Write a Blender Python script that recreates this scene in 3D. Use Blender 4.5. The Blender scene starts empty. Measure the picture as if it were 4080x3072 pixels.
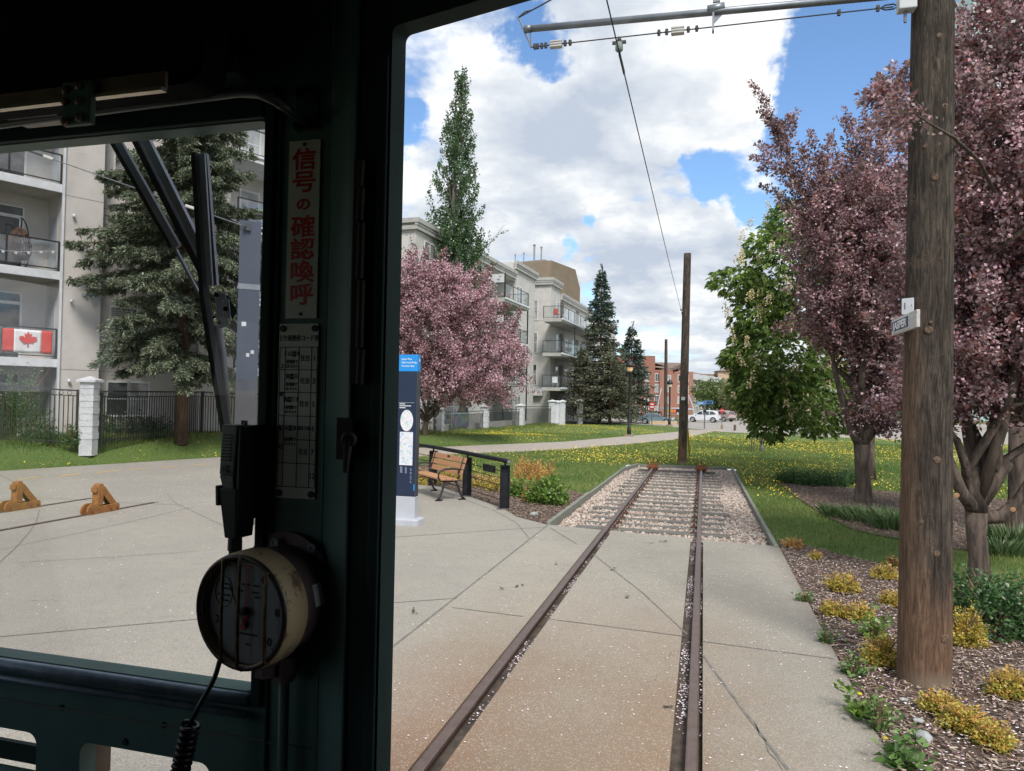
import bpy, bmesh, math, random
import numpy as np
from mathutils import Vector, Matrix

scene = bpy.context.scene
COL = scene.collection
R_ = math.radians
rng = np.random.default_rng(7)
random.seed(7)

# ------------------------------------------------------------------ camera
F_PX, PW, PH, EYE = 2840.0, 4080, 3072, 2.13
YAW, ROLL = R_(15.05), R_(1.05)
PITCH = math.atan((863 * 1.8445 - PH / 2) / F_PX)
FWD = np.array([-math.sin(YAW) * math.cos(PITCH), math.cos(YAW) * math.cos(PITCH), math.sin(PITCH)])
_rt = np.array([math.cos(YAW), math.sin(YAW), 0.0])
_up = np.cross(_rt, FWD)
RGT = math.cos(ROLL) * _rt + math.sin(ROLL) * _up
UPV = -math.sin(ROLL) * _rt + math.cos(ROLL) * _up
cam_data = bpy.data.cameras.new('camera')
cam = bpy.data.objects.new('camera', cam_data)
COL.objects.link(cam)
mw = Matrix.Identity(4)
for i in range(3):
    mw[i][0], mw[i][1], mw[i][2] = RGT[i], UPV[i], -FWD[i]
mw[2][3] = EYE
cam.matrix_world = mw
cam_data.sensor_width = 36
cam_data.lens = 36 * F_PX / PW
cam_data.clip_start, cam_data.clip_end = 0.02, 4000
scene.camera = cam
scene.view_settings.view_transform = 'Standard'
scene.view_settings.look = 'None'
scene.view_settings.exposure = 0.45
scene.view_settings.gamma = 1
scene.cycles.use_denoising = True
scene.cycles.max_bounces = 8
scene.cycles.transparent_max_bounces = 24

def ray(u, v):
    return FWD + RGT * (u - PW / 2) / F_PX - UPV * (v - PH / 2) / F_PX
def gp(u, v, z=0.0):                 # point on the level z that the photo shows at (u, v)
    d = ray(u, v); return np.array([0, 0, EYE]) + d * ((z - EYE) / d[2])
def yp(u, v, Y):                     # point on the plane y = Y
    d = ray(u, v); return np.array([0, 0, EYE]) + d * (Y / d[1])
def dp(u, v, dep):                   # point at a depth along the view
    return np.array([0, 0, EYE]) + ray(u, v) * dep

# ------------------------------------------------------------------ sky and sun
SUN_AZ = math.atan2(0.45, -0.80)     # bearing of the sun from +Y towards +X
SUN_EL = R_(50)
SUN_DIR = Vector((math.sin(SUN_AZ) * math.cos(SUN_EL), math.cos(SUN_AZ) * math.cos(SUN_EL), math.sin(SUN_EL)))
sun_d = bpy.data.lights.new('sun', 'SUN')
sun_d.energy, sun_d.angle, sun_d.color = 3.1, R_(18), (1.0, 0.95, 0.88)
sun = bpy.data.objects.new('sun', sun_d)
COL.objects.link(sun)
sun.rotation_euler = (-SUN_DIR).to_track_quat('-Z', 'Y').to_euler()

world = bpy.data.worlds.new('World')
scene.world = world
world.use_nodes = True
world.cycles.sampling_method = 'MANUAL'
world.cycles.sample_map_resolution = 512
NT = world.node_tree
for n_ in list(NT.nodes): NT.nodes.remove(n_)
def wn(t, **k):
    n = NT.nodes.new(t)
    for a, b in k.items(): setattr(n, a, b)
    return n
def wl(a, b): NT.links.new(a, b)
def wmath(op, a, b=None, c=None, clamp=False):
    n = wn('ShaderNodeMath', operation=op, use_clamp=clamp)
    for i, x in enumerate((a, b, c)):
        if x is None: continue
        if isinstance(x, (int, float)): n.inputs[i].default_value = x
        else: wl(x, n.inputs[i])
    return n.outputs[0]
def wvec(op, a, b=None, s=None):
    n = wn('ShaderNodeVectorMath', operation=op)
    for i, x in enumerate((a, b)):
        if x is None: continue
        if isinstance(x, (tuple, list, np.ndarray)): n.inputs[i].default_value = tuple(float(q) for q in x)
        else: wl(x, n.inputs[i])
    if s is not None: n.inputs['Scale'].default_value = s
    return n
w_out = wn('ShaderNodeOutputWorld'); w_bg = wn('ShaderNodeBackground')
w_sky = wn('ShaderNodeTexSky', sky_type='NISHITA', sun_disc=False)
w_sky.sun_elevation = SUN_EL
w_sky.sun_rotation = SUN_AZ
w_sky.air_density, w_sky.dust_density, w_sky.ozone_density = 1.0, 0.3, 2.5
w_tc = wn('ShaderNodeTexCoord')
w_dir = wvec('NORMALIZE', w_tc.outputs['Generated']).outputs[0]
w_sep = wn('ShaderNodeSeparateXYZ'); wl(w_dir, w_sep.inputs[0])
w_zc = wmath('ADD', wmath('MAXIMUM', w_sep.outputs[2], 0.0), 0.22)
w_cmb = wn('ShaderNodeCombineXYZ')
wl(wmath('DIVIDE', w_sep.outputs[0], w_zc), w_cmb.inputs[0])
wl(wmath('DIVIDE', w_sep.outputs[1], w_zc), w_cmb.inputs[1])
w_p = w_cmb.outputs[0]
def wnoise(vec, scale, detail, rough, dist=0.0, dim='2D'):
    n = wn('ShaderNodeTexNoise', noise_dimensions=dim)
    n.inputs['Scale'].default_value, n.inputs['Detail'].default_value = scale, detail
    n.inputs['Roughness'].default_value, n.inputs['Distortion'].default_value = rough, dist
    wl(vec, n.inputs['Vector']); return n
def fbm(vec, det=9.0):
    return wnoise(vec, 1.9, det, 0.56).outputs[0]
def bump_noise(vec):
    v = wn('ShaderNodeTexVoronoi', feature='F1', voronoi_dimensions='2D'); v.inputs['Scale'].default_value = 6.0
    d = wnoise(vec, 5.0, 4.0, 0.62)
    dd = wvec('SCALE', wvec('SUBTRACT', d.outputs['Color'], (0.5, 0.5, 0.5)).outputs[0], s=0.40).outputs[0]
    wl(wvec('ADD', vec, dd).outputs[0], v.inputs['Vector'])
    return v.outputs['Distance']
# ragged direction used for the clear gaps
w_j = wnoise(w_dir, 4.5, 6.0, 0.62, 0.0, '3D')
w_jd = wvec('SCALE', wvec('SUBTRACT', w_j.outputs['Color'], (0.5, 0.5, 0.5)).outputs[0], s=0.24).outputs[0]
w_dj = wvec('ADD', w_dir, w_jd).outputs[0]
def blob(u, v, rad_px, amt):
    d = ray(u, v); d = d / np.linalg.norm(d)
    r = rad_px / F_PX
    dist = wvec('DISTANCE', w_dj, d).outputs['Value']
    m = wn('ShaderNodeMapRange', interpolation_type='SMOOTHSTEP')
    wl(dist, m.inputs['Value'])
    m.inputs['From Min'].default_value, m.inputs['From Max'].default_value = r * 1.35, r * 0.25
    m.inputs['To Min'].default_value, m.inputs['To Max'].default_value = 0.0, amt
    return m.outputs[0]
GAPS = [(2180, 200, 150, .5), (3430, 330, 270, .54), (3310, 620, 150, .40), (3650, 150, 300, .6), (2900, 690, 140, .34), (2800, 730, 80, .2),
        (3900, 50, 330, .6), (2360, 905, 62, .3), (1640, 545, 120, .42), (2260, 1000, 60, .28), (2400, 1250, 90, .25), (2560, 1200, 70, .12),
        (2700, 1340, 140, .16), (3330, 450, 160, .4), (3080, 760, 120, .4), (1650, 620, 80, .3)]
HEAPS = [(2450, 380, 420, -.22), (2050, 700, 420, -.22), (2720, 1080, 240, -.25), (3000, 900, 230, -.25), (3050, 1200, 250, -.2), (2950, 230, 260, -.18), (2800, 1480, 300, -.15), (3180, 520, 60, -.2), (3360, 500, 60, -.35)]
acc = None
for b in GAPS + HEAPS:
    o_ = blob(*b)
    acc = o_ if acc is None else wmath('ADD', acc, o_)
den0 = fbm(w_p)
LOFF = (0.10, -0.13, 0.0)
den1 = fbm(wvec('ADD', w_p, LOFF).outputs[0], 5.0)
bil = bump_noise(w_p)
den = wmath('SUBTRACT', wmath('ADD', den0, wmath('MULTIPLY', wmath('SUBTRACT', 0.42, bil), 0.20)), acc)
w_a = wn('ShaderNodeMapRange', interpolation_type='SMOOTHSTEP'); wl(den, w_a.inputs['Value'])
w_a.inputs['From Min'].default_value, w_a.inputs['From Max'].default_value = 0.27, 0.52
# cloud brightness: thick undersides are grey, the sides towards the sun white
sh1 = wmath('MULTIPLY', wmath('SUBTRACT', den0, den1), 2.7)
sh2 = wmath('MULTIPLY', wmath('SUBTRACT', 0.36, bil), 0.62)
thick = wmath('MULTIPLY', wmath('SUBTRACT', den, 0.46), -0.95)
big = wmath('MULTIPLY', wmath('SUBTRACT', wnoise(w_p, 1.1, 2.0, 0.5).outputs[0], 0.5), -1.5)
lum = wmath('ADD', wmath('ADD', wmath('ADD', sh1, sh2), wmath('ADD', thick, big)), 0.76, clamp=True)
w_cr = wn('ShaderNodeValToRGB')
w_cr.color_ramp.elements[0].position, w_cr.color_ramp.elements[0].color = 0.0, (0.43, 0.48, 0.57, 1)
w_cr.color_ramp.elements[1].position, w_cr.color_ramp.elements[1].color = 1.0, (0.86, 0.86, 0.865, 1)
e_ = w_cr.color_ramp.elements.new(0.55); e_.color = (0.615, 0.645, 0.69, 1)
wl(lum, w_cr.inputs[0])
w_ss = wn('ShaderNodeMix', data_type='RGBA', blend_type='MULTIPLY'); w_ss.inputs[0].default_value = 1.0
wl(w_sky.outputs[0], w_ss.inputs[6]); w_ss.inputs[7].default_value = (0.130, 0.148, 0.162, 1)
w_mix = wn('ShaderNodeMix', data_type='RGBA')
wl(w_a.outputs[0], w_mix.inputs[0]); wl(w_ss.outputs[2], w_mix.inputs[6]); wl(w_cr.outputs[0], w_mix.inputs[7])
wl(w_mix.outputs[2], w_bg.inputs['Color'])
w_bg.inputs['Strength'].default_value = 1.0
wl(w_bg.outputs[0], w_out.inputs['Surface'])

# ------------------------------------------------------------------ helpers
def tag(o, label=None, cat=None, group=None, kind=None):
    if label: o['label'] = label
    if cat: o['category'] = cat
    if group: o['group'] = group
    if kind: o['kind'] = kind
    return o
def empty(name, loc=(0, 0, 0), rz=0.0, label=None, cat=None, group=None):
    o = bpy.data.objects.new(name, None)
    o.empty_display_size = 0.2
    COL.objects.link(o)
    o.location = loc; o.rotation_euler = (0, 0, rz)
    return tag(o, label, cat, group)
def kids(o):
    return [c for c in bpy.data.objects if c.parent == o]
def copy_tree(o, parent=None):
    c = o.copy(); COL.objects.link(c)
    if parent is not None: c.parent = parent
    for ch in kids(o): copy_tree(ch, c)
    return c

class MB:
    """collects plain shapes and links them as ONE mesh object"""
    def __init__(s): s.v, s.f, s.m, s.n = [], [], [], 0
    def raw(s, v, f, m=0):
        v = np.asarray(v, float); k = s.n
        s.v.append(v); s.n += len(v)
        for q in f:
            s.f.append([i + k for i in q]); s.m.append(m)
        return s
    def box(s, x0, x1, y0, y1, z0, z1, m=0, mat=None):
        v = np.array([(x, y, z) for z in (z0, z1) for y in (y0, y1) for x in (x0, x1)], float)
        if mat is not None: v = np.array([mat @ Vector(p) for p in v])
        return s.raw(v, [(0, 2, 3, 1), (4, 5, 7, 6), (0, 1, 5, 4), (2, 6, 7, 3), (0, 4, 6, 2), (1, 3, 7, 5)], m)
    def bar(s, a, b, w, h=None, m=0, up=(0, 0, 1)):
        """a straight bar of section w x h from a to b"""
        a, b = Vector(a), Vector(b); h = h or w
        t = (b - a).normalized(); u = Vector(up)
        if abs(t.dot(u)) > 0.95: u = Vector((1, 0, 0))
        sd = t.cross(u).normalized(); u = sd.cross(t)
        v = [p + sd * (i * w / 2) + u * (j * h / 2) for p in (a, b) for i, j in ((-1, -1), (1, -1), (1, 1), (-1, 1))]
        return s.raw([tuple(q) for q in v], [(3, 2, 1, 0), (4, 5, 6, 7), (0, 1, 5, 4), (1, 2, 6, 5), (2, 3, 7, 6), (3, 0, 4, 7)], m)
    def tube(s, pts, rad, seg=8, m=0, cap=True):
        pts = [Vector(p) for p in pts]; k = len(pts)
        rad = [rad] * k if isinstance(rad, (int, float)) else list(rad)
        vs, fs = [], []; pu = None
        for i, p in enumerate(pts):
            t = (pts[min(i + 1, k - 1)] - pts[max(i - 1, 0)]).normalized()
            if pu is None: pu = t.orthogonal().normalized()
            u = (pu - t * pu.dot(t)); u = u.normalized() if u.length > 1e-6 else t.orthogonal().normalized(); pu = u
            w = t.cross(u)
            for j in range(seg):
                a = 2 * math.pi * j / seg
                vs.append(tuple(p + (u * math.cos(a) + w * math.sin(a)) * rad[i]))
        for i in range(k - 1):
            for j in range(seg):
                a, b = i * seg + j, i * seg + (j + 1) % seg
                fs.append((a, b, b + seg, a + seg))
        if cap:
            fs.append(tuple(reversed(range(seg)))); fs.append(tuple(range((k - 1) * seg, k * seg)))
        return s.raw(vs, fs, m)
    def lathe(s, prof, org=(0, 0, 0), axis=(0, 0, 1), seg=24, m=0, cap=True):
        """prof: (radius, distance along the axis)"""
        o, t = Vector(org), Vector(axis).normalized(); u = t.orthogonal().normalized(); w = t.cross(u)
        vs, fs = [], []; k = len(prof)
        for r, z in prof:
            for j in range(seg):
                a = 2 * math.pi * j / seg
                vs.append(tuple(o + t * z + (u * math.cos(a) + w * math.sin(a)) * max(r, 1e-5)))
        for i in range(k - 1):
            for j in range(seg):
                a, b = i * seg + j, i * seg + (j + 1) % seg
                fs.append((a, b, b + seg, a + seg))
        if cap:
            fs.append(tuple(reversed(range(seg)))); fs.append(tuple(range((k - 1) * seg, k * seg)))
        return s.raw(vs, fs, m)
    def prism(s, poly, h0, h1, mat=None, m=0):
        """polygon (x, y) extruded from z h0 to h1; mat places it"""
        k = len(poly)
        v = [Vector((x, y, h)) for h in (h0, h1) for x, y in poly]
        if mat is not None: v = [mat @ p for p in v]
        f = [tuple(reversed(range(k))), tuple(range(k, 2 * k))]
        f += [(i, (i + 1) % k, (i + 1) % k + k, i + k) for i in range(k)]
        return s.raw([tuple(p) for p in v], f, m)
    def build(s, name, mats, parent=None, smooth=False, bevel=0.0, loc=None, seg=2):
        me = bpy.data.meshes.new(name)
        v = np.concatenate(s.v) if s.v else np.zeros((0, 3))
        me.from_pydata([tuple(p) for p in v], [], s.f)
        mats = mats if isinstance(mats, (list, tuple)) else [mats]
        for q in mats: me.materials.append(q)
        if len(mats) > 1: me.polygons.foreach_set('material_index', np.array(s.m, np.int32))
        bm = bmesh.new(); bm.from_mesh(me); bmesh.ops.recalc_face_normals(bm, faces=bm.faces); bm.to_mesh(me); bm.free()
        if smooth: me.polygons.foreach_set('use_smooth', np.ones(len(me.polygons), bool))
        me.update()
        o = bpy.data.objects.new(name, me); COL.objects.link(o)
        if parent is not None: o.parent = parent
        if loc is not None: o.location = loc
        if bevel:
            b = o.modifiers.new('bevel', 'BEVEL'); b.width = bevel; b.segments = seg; b.limit_method = 'ANGLE'; b.angle_limit = R_(40)
        return o

def fast_mesh(name, verts, nper, mats, parent=None, midx=None, smooth=False):
    """verts: (N, k, 3): N separate k-sided faces"""
    verts = np.asarray(verts, np.float32); N, k = verts.shape[:2]
    me = bpy.data.meshes.new(name)
    me.vertices.add(N * k); me.vertices.foreach_set('co', verts.reshape(-1))
    me.loops.add(N * k); me.loops.foreach_set('vertex_index', np.arange(N * k, dtype=np.int32))
    me.polygons.add(N); me.polygons.foreach_set('loop_start', np.arange(0, N * k, k, dtype=np.int32))
    me.polygons.foreach_set('loop_total', np.full(N, k, np.int32))
    mats = mats if isinstance(mats, (list, tuple)) else [mats]
    for q in mats: me.materials.append(q)
    if midx is not None: me.polygons.foreach_set('material_index', np.asarray(midx, np.int32))
    me.update(calc_edges=True); me.validate()
    o = bpy.data.objects.new(name, me); COL.objects.link(o)
    if parent is not None: o.parent = parent
    return o
def shape_mesh(name, tv, tf, xf, mats, parent=None, midx=None, smooth=False):
    """one template (verts tv, faces tf of equal size) placed N times: xf = (N, 3, 3) matrices and (N, 3) places"""
    Rm, T = xf
    tv = np.asarray(tv, np.float32); tf = np.asarray(tf, np.int32)
    V = np.einsum('nij,kj->nki', Rm, tv) + T[:, None, :]
    N, k = V.shape[:2]; nf, fs = tf.shape
    Fi = (tf[None] + (np.arange(N) * k)[:, None, None]).reshape(-1)
    me = bpy.data.meshes.new(name)
    me.vertices.add(N * k); me.vertices.foreach_set('co', V.astype(np.float32).reshape(-1))
    me.loops.add(len(Fi)); me.loops.foreach_set('vertex_index', Fi.astype(np.int32))
    me.polygons.add(N * nf); me.polygons.foreach_set('loop_start', np.arange(0, N * nf * fs, fs, dtype=np.int32))
    me.polygons.foreach_set('loop_total', np.full(N * nf, fs, np.int32))
    mats = mats if isinstance(mats, (list, tuple)) else [mats]
    for q in mats: me.materials.append(q)
    if midx is not None: me.polygons.foreach_set('material_index', np.repeat(np.asarray(midx, np.int32), nf))
    if smooth: me.polygons.foreach_set('use_smooth', np.ones(N * nf, bool))
    me.update(calc_edges=True)
    o = bpy.data.objects.new(name, me); COL.objects.link(o)
    if parent is not None: o.parent = parent
    return o
def unit(a):
    return a / np.maximum(np.linalg.norm(a, axis=-1, keepdims=True), 1e-9)
def rand_rot(n, tilt=None):
    """random rotation matrices"""
    q = rng.normal(size=(n, 4)); q /= np.linalg.norm(q, axis=1)[:, None]
    w, x, y, z = q.T
    return np.stack([np.stack([1 - 2 * (y * y + z * z), 2 * (x * y - z * w), 2 * (x * z + y * w)], 1),
                     np.stack([2 * (x * y + z * w), 1 - 2 * (x * x + z * z), 2 * (y * z - x * w)], 1),
                     np.stack([2 * (x * z - y * w), 2 * (y * z + x * w), 1 - 2 * (x * x + y * y)], 1)], 1)
def in_poly(x, y, poly):
    x, y = np.asarray(x), np.asarray(y); r = np.zeros(x.shape, bool); k = len(poly)
    for i in range(k):
        x0, y0 = poly[i]; x1, y1 = poly[(i + 1) % k]
        c = ((y0 > y) != (y1 > y)) & (x < (x1 - x0) * (y - y0) / ((y1 - y0) if y1 != y0 else 1e-9) + x0)
        r ^= c
    return r

# text and flat outlines as solid meshes
_cjk = None
def curve_to_mesh(cu, name, mat, parent=None):
    tmp = bpy.data.objects.new('tmp_curve', cu); COL.objects.link(tmp)
    dg = bpy.context.evaluated_depsgraph_get(); dg.update()
    me = bpy.data.meshes.new_from_object(tmp.evaluated_get(dg))
    bpy.data.objects.remove(tmp); me.name = name
    me.materials.clear(); me.materials.append(mat)
    o = bpy.data.objects.new(name, me); COL.objects.link(o)
    if parent is not None: o.parent = parent
    return o
def text_mesh(txt, size, mat, name='lettering', parent=None, thick=0.0006, align='CENTER', bold=0.0, xscale=1.0, spacing=1.0, fat=0.0):
    cu = bpy.data.curves.new(name, 'FONT'); cu.body = txt; cu.size = size
    cu.align_x = align; cu.align_y = 'CENTER'; cu.extrude = thick; cu.offset = bold; cu.space_line = spacing; cu.resolution_u = 3
    o = curve_to_mesh(cu, name, mat, parent)
    if xscale != 1.0:
        for v in o.data.vertices: v.co.x *= xscale
    if fat:                          # heavier strokes: the outline repeated a little to each side
        vs = [v.co.copy() for v in o.data.vertices]; fs = [tuple(p.vertices) for p in o.data.polygons]; V, Fc = [], []
        for i, (dx, dy) in enumerate(((0, 0), (1, .3), (-1, -.3), (.3, 1), (-.3, -1), (.7, -.7), (-.7, .7))):
            b = len(V); V += [(v.x + dx * fat, v.y + dy * fat, v.z + i * .00002) for v in vs]; Fc += [tuple(q + b for q in f) for f in fs]
        me = bpy.data.meshes.new(name); me.from_pydata(V, [], Fc); me.materials.append(mat); o.data = me
    return o
def rounded(x0, x1, y0, y1, r, k=5):
    p = []
    for cx, cy, a0 in ((x1 - r, y1 - r, 0), (x0 + r, y1 - r, 90), (x0 + r, y0 + r, 180), (x1 - r, y0 + r, 270)):
        for i in range(k + 1):
            a = R_(a0 + 90 * i / k); p.append((cx + r * math.cos(a), cy + r * math.sin(a)))
    return p
def plate(outer, holes, thick, name, mat, parent=None):
    """flat plate in its local xy plane with openings cut through it, centred on z"""
    cu = bpy.data.curves.new(name, 'CURVE'); cu.dimensions = '2D'; cu.fill_mode = 'BOTH'; cu.extrude = thick / 2
    for poly in [outer] + holes:
        sp = cu.splines.new('POLY'); sp.points.add(len(poly) - 1); sp.use_cyclic_u = True
        for q, (x, y) in zip(sp.points, poly): q.co = (x, y, 0, 1)
    return curve_to_mesh(cu, name, mat, parent)
def place(o, org, xa, ya):
    """put an object's local x, y axes on the world directions xa, ya"""
    xa = Vector(xa).normalized(); za = xa.cross(Vector(ya)).normalized(); ya = za.cross(xa)
    m = Matrix.Identity(4)
    for i in range(3): m[i][0], m[i][1], m[i][2], m[i][3] = xa[i], ya[i], za[i], org[i]
    o.matrix_local = m
    return o

# ------------------------------------------------------------------ materials
MAT = {}
LEAF_GAIN = 1.45
class NB:
    """small node builder for one material"""
    def __init__(s, name):
        s.m = bpy.data.materials.new(name); s.m.use_nodes = True; s.t = s.m.node_tree
        for n in list(s.t.nodes): s.t.nodes.remove(n)
        s.out = s.n('ShaderNodeOutputMaterial'); s.tc = s.n('ShaderNodeTexCoord')
        s.obj = s.tc.outputs['Object']
    def n(s, t, **k):
        q = s.t.nodes.new(t)
        for a, b in k.items(): setattr(q, a, b)
        return q
    def l(s, a, b): s.t.links.new(a, b)
    def setin(s, sock, x):
        if isinstance(x, bpy.types.NodeSocket): s.l(x, sock)
        elif isinstance(x, tuple) and len(x) == 3 and sock.type == 'RGBA': sock.default_value = (*x, 1)
        else: sock.default_value = x
    def math(s, op, a, b=0.0, clamp=False):
        q = s.n('ShaderNodeMath', operation=op, use_clamp=clamp); s.setin(q.inputs[0], a); s.setin(q.inputs[1], b); return q.outputs[0]
    def mapping(s, scale=(1, 1, 1), vec=None, rot=(0, 0, 0), loc=(0, 0, 0)):
        q = s.n('ShaderNodeMapping'); s.l(vec or s.obj, q.inputs[0]); q.inputs['Scale'].default_value = scale
        q.inputs['Rotation'].default_value = rot; q.inputs['Location'].default_value = loc; return q.outputs[0]
    def noise(s, scale, detail=4, rough=.55, vec=None, dist=0.0):
        q = s.n('ShaderNodeTexNoise'); s.l(vec or s.obj, q.inputs['Vector'])
        q.inputs['Scale'].default_value, q.inputs['Detail'].default_value, q.inputs['Roughness'].default_value, q.inputs['Distortion'].default_value = scale, detail, rough, dist
        return q.outputs[0]
    def voro(s, scale, vec=None, feature='F1', out='Distance'):
        q = s.n('ShaderNodeTexVoronoi', feature=feature); s.l(vec or s.obj, q.inputs['Vector']); q.inputs['Scale'].default_value = scale
        return q.outputs[out]
    def ramp(s, x, stops):
        q = s.n('ShaderNodeValToRGB'); s.l(x, q.inputs[0]); e = q.color_ramp.elements
        e[0].position, e[0].color = stops[0][0], (*stops[0][1], 1)
        e[1].position, e[1].color = stops[-1][0], (*stops[-1][1], 1)
        for p, c in stops[1:-1]:
            k = e.new(p); k.color = (*c, 1)
        return q.outputs[0]
    def sm(s, x, a, b):
        q = s.n('ShaderNodeMapRange', interpolation_type='SMOOTHSTEP'); s.setin(q.inputs['Value'], x)
        q.inputs['From Min'].default_value, q.inputs['From Max'].default_value = a, b; return q.outputs[0]
    def mix(s, f, a, b, mode='MIX'):
        q = s.n('ShaderNodeMix', data_type='RGBA', blend_type=mode); s.setin(q.inputs[0], f); s.setin(q.inputs[6], a); s.setin(q.inputs[7], b); return q.outputs[2]
    def sep(s, vec=None):
        q = s.n('ShaderNodeSeparateXYZ'); s.l(vec or s.obj, q.inputs[0]); return q.outputs
    def bump(s, h, strength, dist=0.01, prev=None):
        q = s.n('ShaderNodeBump'); s.l(h, q.inputs['Height']); q.inputs['Strength'].default_value = strength; q.inputs['Distance'].default_value = dist
        if prev is not None: s.l(prev, q.inputs['Normal'])
        return q.outputs[0]
    def pbr(s, col, rough=.6, metal=0.0, nrm=None, spec=.5, **k):
        q = s.n('ShaderNodeBsdfPrincipled'); s.setin(q.inputs['Base Color'], col); s.setin(q.inputs['Roughness'], rough)
        s.setin(q.inputs['Metallic'], metal); s.setin(q.inputs['Specular IOR Level'], spec)
        if nrm is not None: s.l(nrm, q.inputs['Normal'])
        for a, b in k.items(): s.setin(q.inputs[a.replace('_', ' ')], b)
        s.l(q.outputs[0], s.out.inputs['Surface']); return s.m
    def surf(s, sh): s.l(sh, s.out.inputs['Surface']); return s.m
def simple(name, c1, c2=None, scale=6.0, rough=.6, metal=0.0, bump=0.0, bscale=None, stretch=(1, 1, 1), detail=5, spec=.5, rough2=None):
    """two-tone noisy surface"""
    if name in MAT: return MAT[name]
    b = NB(name); vec = b.mapping(stretch)
    nz = b.noise(scale, detail, .6, vec)
    c2 = c2 or tuple(x * .78 for x in c1)
    col = b.mix(b.sm(nz, .35, .65), c1, c2)
    nrm = None
    if bump: nrm = b.bump(b.noise(bscale or scale * 6, 4, .6, vec), bump, .01)
    rg = rough if rough2 is None else b.mix(nz, (rough,) * 3, (rough2,) * 3)
    MAT[name] = b.pbr(col, rg, metal, nrm, spec)
    return MAT[name]
def leafmat(name, cols, trans=.32, gloss=.05, clump=0.0):
    """one tint per leaf, picked from cols"""
    cols = [tuple(min(.85, q * LEAF_GAIN) for q in c) for c in cols]
    b = NB(name); g = b.n('ShaderNodeNewGeometry')
    k = len(cols)
    r = b.n('ShaderNodeValToRGB'); r.color_ramp.interpolation = 'CONSTANT'; b.l(g.outputs['Random Per Island'], r.inputs[0])
    e = r.color_ramp.elements
    e[0].position, e[0].color = 0, (*cols[0], 1); e[1].position, e[1].color = 1 / k, (*cols[1 % k], 1)
    for i in range(2, k):
        q = e.new(i / k); q.color = (*cols[i], 1)
    col = r.outputs[0]
    if clump:                       # whole sprays differ in tint, not only single leaves
        nz = b.noise(clump, 3, .6); col = b.mix(1.0, col, b.ramp(nz, [(.36, (.62, .60, .62)), (.5, (1.0, 1.0, 1.0)), (.66, (1.45, 1.38, 1.40))]), 'MULTIPLY')
    d = b.n('ShaderNodeBsdfDiffuse'); b.l(col, d.inputs[0])
    t = b.n('ShaderNodeBsdfTranslucent'); b.l(col, t.inputs[0])
    m = b.n('ShaderNodeMixShader'); m.inputs[0].default_value = trans; b.l(d.outputs[0], m.inputs[1]); b.l(t.outputs[0], m.inputs[2])
    gl = b.n('ShaderNodeBsdfGlossy'); gl.inputs['Roughness'].default_value = .42; gl.inputs[0].default_value = (.62, .62, .62, 1)
    m2 = b.n('ShaderNodeMixShader'); m2.inputs[0].default_value = gloss; b.l(m.outputs[0], m2.inputs[1]); b.l(gl.outputs[0], m2.inputs[2])
    return b.surf(m2.outputs[0])
def glassmat(name, tint=(.93, .95, .95), refl=.07, rough=.02, dust=0.0, fres=.6):
    b = NB(name); t = b.n('ShaderNodeBsdfTransparent'); t.inputs[0].default_value = (*tint, 1)
    g = b.n('ShaderNodeBsdfGlossy'); g.inputs['Roughness'].default_value = rough
    lw = b.n('ShaderNodeLayerWeight'); lw.inputs[0].default_value = .25
    f = b.math('ADD', b.math('MULTIPLY', lw.outputs['Fresnel'], fres), refl, True)
    m = b.n('ShaderNodeMixShader'); b.l(f, m.inputs[0]); b.l(t.outputs[0], m.inputs[1]); b.l(g.outputs[0], m.inputs[2])
    res = m.outputs[0]
    if dust:
        d = b.n('ShaderNodeBsdfDiffuse'); d.inputs[0].default_value = (.75, .77, .8, 1)
        m2 = b.n('ShaderNodeMixShader'); b.l(b.math('MULTIPLY', b.sm(b.noise(3.0, 6, .6), .3, .75), dust), m2.inputs[0])
        b.l(res, m2.inputs[1]); b.l(d.outputs[0], m2.inputs[2]); res = m2.outputs[0]
    return b.surf(res)
# ------------------------------------------------------------------ ground, paving, track
XL, XR = -1.535, -0.040            # rail centres
PATH_FAR = [(-26, -8), (-22.5, 2.5), (-17.9, 14.7), (-15.8, 20.7), (-11.3, 29.0), (-6.9, 36.4), (-1.8, 53.5), (-1.2, 58)]
PATH_NEAR = [(-10.3, 23.0), (-9.7, 25.2), (-5.8, 30.7), (-1.7, 41.5), (0.55, 55.3)]
def x_far(y):
    return np.interp(y, [p[1] for p in PATH_FAR], [p[0] for p in PATH_FAR])
def berm(x, y):
    d = (x_far(y) - x) * 0.9
    t = np.clip(d / 2.4, 0, 1); t = t * t * (3 - 2 * t)
    H = np.interp(y, [-5, 25, 33, 40, 50, 60], [.56, .58, .34, .10, .04, .02])
    return H * t

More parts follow.
